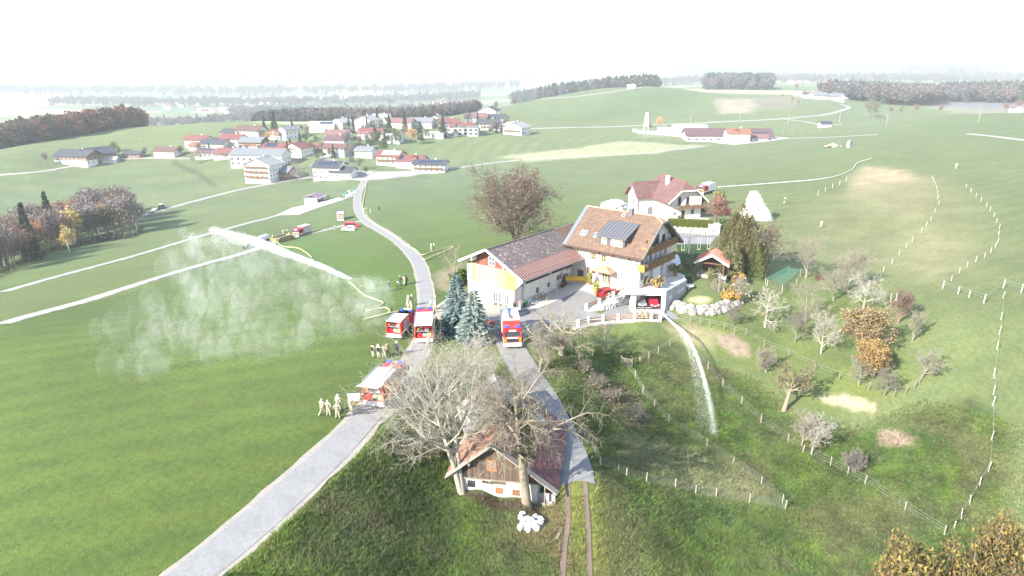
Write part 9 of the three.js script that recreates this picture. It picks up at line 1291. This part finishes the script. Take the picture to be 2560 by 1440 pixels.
// trees of the village and the slopes
const VT = [['fir', 687, 332, 1.15, 'tall dark fir at the upper village edge, right of two'], ['fir', 662, 334, 0.9, 'shorter dark fir at the upper village edge, left of two'], ['gold', 671, 356, 0.95, 'pale golden tree between the grey barn and the timber-gabled house'], ['fir', 873, 328, 0.75, 'slim thuja-like fir, left of two in the middle of the village'], ['fir', 884, 333, 0.75, 'slim thuja-like fir, right of two in the middle of the village'], ['fir', 944, 312, 0.95, 'dark fir in front of the broad plain gable'], ['fir', 974, 336, 1.05, 'broad dark fir in the village centre'], ['fir', 1013, 330, 1.0, 'tall spruce right of the village centre'], ['green', 989, 360, 1.5, 'round tall green thuja beside the white cube house'], ['fir', 1108, 345, 1.1, 'dark spruce beside the low flat building'], ['gold', 1032, 361, 1.25, 'big round orange tree in the village'], ['fir', 1052, 350, 1.0, 'dark fir right behind the orange tree'], ['green', 946, 356, 1.1, 'dark green shrub wall under the red low-gabled house'], ['haze', 869, 352, 0.6, 'grey bare tree at the purple-roofed house'], ['blue', 878, 405, 1.0, 'blue spruce in the garden left of the small grey house'], ['birch', 891, 391, 0.5, 'yellow shrub above the blue spruce'], ['fir', 834, 395, 0.6, 'small fir in front of the brown-roofed house'], ['green', 957, 380, 1.2, 'large green bush right of the small grey house'], ['green', 925, 372, 1.0, 'round green bush above the small grey house'], ['olive', 900, 425, 0.55, 'olive hedge bush at the junction, left'], ['green', 915, 436, 0.7, 'green hedge bush at the junction, right'], ['green', 1025, 412, 0.5, 'green hedge in front of the red dormer house'], ['green', 288, 380, 1.1, 'round green tree right of the left farm'], ['brownish', 297, 388, 0.55, 'small brown tree in front of the round green one'], ['haze', 180, 408, 0.55, 'bare tree in front of the left farmhouse'], ['haze', 222, 412, 0.45, 'bare bush in front of the left barn'], ['haze', 115, 408, 0.5, 'lone bare tree left of the left farm'], ['haze', 363, 388, 0.5, 'bare tree between the left farm and village'], ['brownish', 452, 388, 0.55, 'brown bare tree beside the small grey house'], ['orchardbare', 480, 412, 1.2, 'bare orchard tree below the village, leftmost'], ['orchardbare', 505, 405, 1.0, 'bare orchard tree below the village, second'], ['orchardbare', 490, 400, 1.1, 'bare orchard tree behind the leftmost ones'], ['orchardbare', 545, 405, 1.0, 'bare orchard tree below the solar strip house'], ['orchardbare', 565, 400, 0.8, 'small bare orchard tree below the red farmhouse'], ['orchardbare', 620, 448, 0.9, 'bare bush left of the balconied chalet'], ['orchardbare', 748, 455, 1.2, 'bare tree at the roadside right of the chalet'], ['orchardbare', 738, 425, 0.8, 'bare tree on the lawn right of the long building'], ['orchardbare', 785, 458, 1.0, 'bare bush left of the junction house'], ['gold', 1648, 322, 0.95, 'round orange tree beside the lattice tower'], ['brownish', 1625, 326, 0.5, 'brown bush at the lattice tower'], ['olive', 1672, 325, 0.4, 'dark bush right of the round orange tree'], ['olive', 2168, 292, 1.5, 'big round tree group on the far slope, left'], ['olive', 2182, 296, 1.5, 'big round tree group on the far slope, right'], ['brownish', 2225, 286, 0.7, 'low brown tree right of the big round group'], ['brownish', 2250, 284, 0.7, 'low brown tree along the far field, second'], ['brownish', 2290, 283, 0.8, 'low brown tree along the far field, third'], ['brownish', 2350, 282, 0.7, 'low brown tree along the far field, fourth'], ['brownish', 2512, 280, 0.8, 'brown tree at the right end of the far field'], ['brownish', 2545, 276, 1.0, 'brown tree near the right frame edge far away'], ['brownish', 1990, 228, 1.1, 'brown tree left of the far hilltop farm'], ['brownish', 2008, 245, 0.8, 'brown tree in front of the far hilltop farm'], ['rust', 1955, 245, 0.4, 'rusty bush on the bare slope, upper'], ['rust', 1980, 255, 0.45, 'rusty bush on the bare slope, middle'], ['rust', 1995, 262, 0.4, 'rusty bush on the bare slope, lower'], ['brownish', 1240, 274, 0.7, 'brown tree at the upper right end of the village'], ['brownish', 1285, 266, 0.6, 'brown tree on the ridge right of the village'], ['green', 1265, 326, 0.5, 'bush between the right-hand houses'], ['green', 1195, 330, 0.6, 'bush right of the modern glass house'], ['green', 1225, 334, 0.6, 'bush below the balcony house of the right group'], ['green', 1305, 338, 0.5, 'bush beside the rightmost village house'], ['haze', 900, 310, 0.7, 'bare tree at the upper village edge, left'], ['haze', 870, 308, 0.7, 'bare tree at the upper village edge, farther left'], ['green', 700, 372, 0.5, 'bush between the grey barn and the long red roof'], ['haze', 770, 352, 0.6, 'bare tree behind the large white gable'], ['green', 790, 352, 0.5, 'dark bush behind the village street']];
for (const [k, a, b, s, l] of VT) plantTree(k, k === 'fir' ? 'fir_tree' : k === 'green' ? 'garden_tree' : 'village_tree', l, onG(a, b), s * 0.9);
// ---------------------------------------------------------------- rough grass of the near slopes
{
const ways = [[pathPts(LANE.slice(0, 9), 0.8), 2.1], [pathPts([[1262, 800], [1272, 850], [1290, 890], [1325, 950], [1365, 1010], [1400, 1080], [1428, 1145], [1441, 1203]], 0.8), 2.05], [pathPts([[1418, 1210], [1420, 1300], [1412, 1360], [1405, 1445]], 0.4), 0.4], [pathPts([[1462, 1205], [1468, 1280], [1472, 1360], [1474, 1445]], 0.4), 0.4]];
const R = mulberry(77), b = new MB(); for (let i = 0; i < 6; i++) { const a = i * 1.05 + 0.3, l = 0.16 + 0.1 * hash2(i, 4), s = 0.028, q = v(Math.cos(a) * l, 0.16 + 0.12 * hash2(i, 9), Math.sin(a) * l), o = v(-Math.sin(a) * s, 0, Math.cos(a) * s); b.tri(o.clone(), o.clone().negate(), q); }
const L = []; for (let i = 0; i < 420000 && L.length < 150000; i++) { const r = 36 * Math.pow(96 / 36, Math.pow(R(), 0.85)), t = (R() - 0.5) * 1.56, x = r * Math.sin(t), z = -r * Math.cos(t); if (!inPoly(ROUGH, x, z)) continue; if (ways.some(([P, w]) => P.some((e) => (e.x - x) ** 2 + (e.z - z) ** 2 < w * w)) || (x > -5.4 && x < 4.6 && z < -57 && z > -73)) continue; const m = fbm(x / 3, z / 3, 3, 5); if (R() > m * 1.5) continue; L.push([x, z, m]); }
const m = new THREE.InstancedMesh(b.geo(), new THREE.MeshStandardMaterial({ roughness: 1, side: THREE.DoubleSide }), L.length), q = new THREE.Matrix4(), u = new THREE.Quaternion(), up = v(0, 1, 0), c = new THREE.Color();
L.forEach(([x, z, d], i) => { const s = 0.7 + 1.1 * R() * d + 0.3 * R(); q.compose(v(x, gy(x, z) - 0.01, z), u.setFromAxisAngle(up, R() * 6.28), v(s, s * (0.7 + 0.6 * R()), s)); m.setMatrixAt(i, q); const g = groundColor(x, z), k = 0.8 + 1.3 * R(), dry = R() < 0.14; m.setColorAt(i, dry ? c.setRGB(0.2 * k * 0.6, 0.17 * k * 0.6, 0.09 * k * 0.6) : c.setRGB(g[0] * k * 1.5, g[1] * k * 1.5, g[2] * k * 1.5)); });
m.castShadow = m.receiveShadow = true; m.name = 'grass'; scene.add(m); tag(m, 'rough uncut grass tufts on the near slopes around the cottage', 'grass', null, 'stuff');
const sc = [[1490, 965, 'dry brown weeds along the ditch, upper end'], [1530, 1000, 'dry brown weeds along the ditch, middle'], [1595, 1050, 'tall tan weed clump at the lower end of the ditch'], [1455, 930, 'dark brambles below the spreading tree'], [1075, 1130, 'yellowish bramble thicket left of the forked tree']];
sc.forEach(([a, p, l], i) => shrub('weed_clump', l, onG(a, p), i === 4 ? 5 : 3.2, i === 2 ? 1.9 : 1.4, i === 4 ? [[0.2, 0.16, 0.05], [0.13, 0.11, 0.05]] : [[0.2, 0.16, 0.1], [0.15, 0.125, 0.08], [0.08, 0.09, 0.04]], 800 + i, 700, { leaf: 0.12, twig: 16, stems: 14, bark: BK.grey }));
// gardens of the village
const P = plan([[480, 385], [600, 345], [700, 330], [860, 315], [1000, 312], [1180, 305], [1280, 312], [1290, 332], [1150, 345], [1060, 360], [1000, 395], [930, 430], [860, 405], [780, 420], [700, 400], [600, 400]]), x0 = Math.min(...P.map((e) => e[0])), x1 = Math.max(...P.map((e) => e[0])), z0 = Math.min(...P.map((e) => e[1])), z1 = Math.max(...P.map((e) => e[1]));
const ks = [['green', 'dark green garden bush among the village houses', 0.55], ['fir', 'small dark conifer among the village houses', 0.5], ['haze', 'grey bare garden tree among the village houses', 0.5], ['olive', 'olive garden bush among the village houses', 0.4], ['brownish', 'brown bare garden tree among the village houses', 0.45]]; let n = 0;
for (let i = 0; i < 1200 && n < 120; i++) { const x = lerp(x0, x1, R()), z = lerp(z0, z1, R()); if (!inPoly(P, x, z)) continue; const [k, l, s] = ks[Math.floor(R() * 5)]; plantTree(k, k === 'fir' ? 'fir_tree' : 'garden_tree', l, onTop(x, z), s * (0.7 + 0.7 * R()), l.replace(/^(.*?) among/, '$1 group among')); n++; }
}
renderer.render(scene, camera);
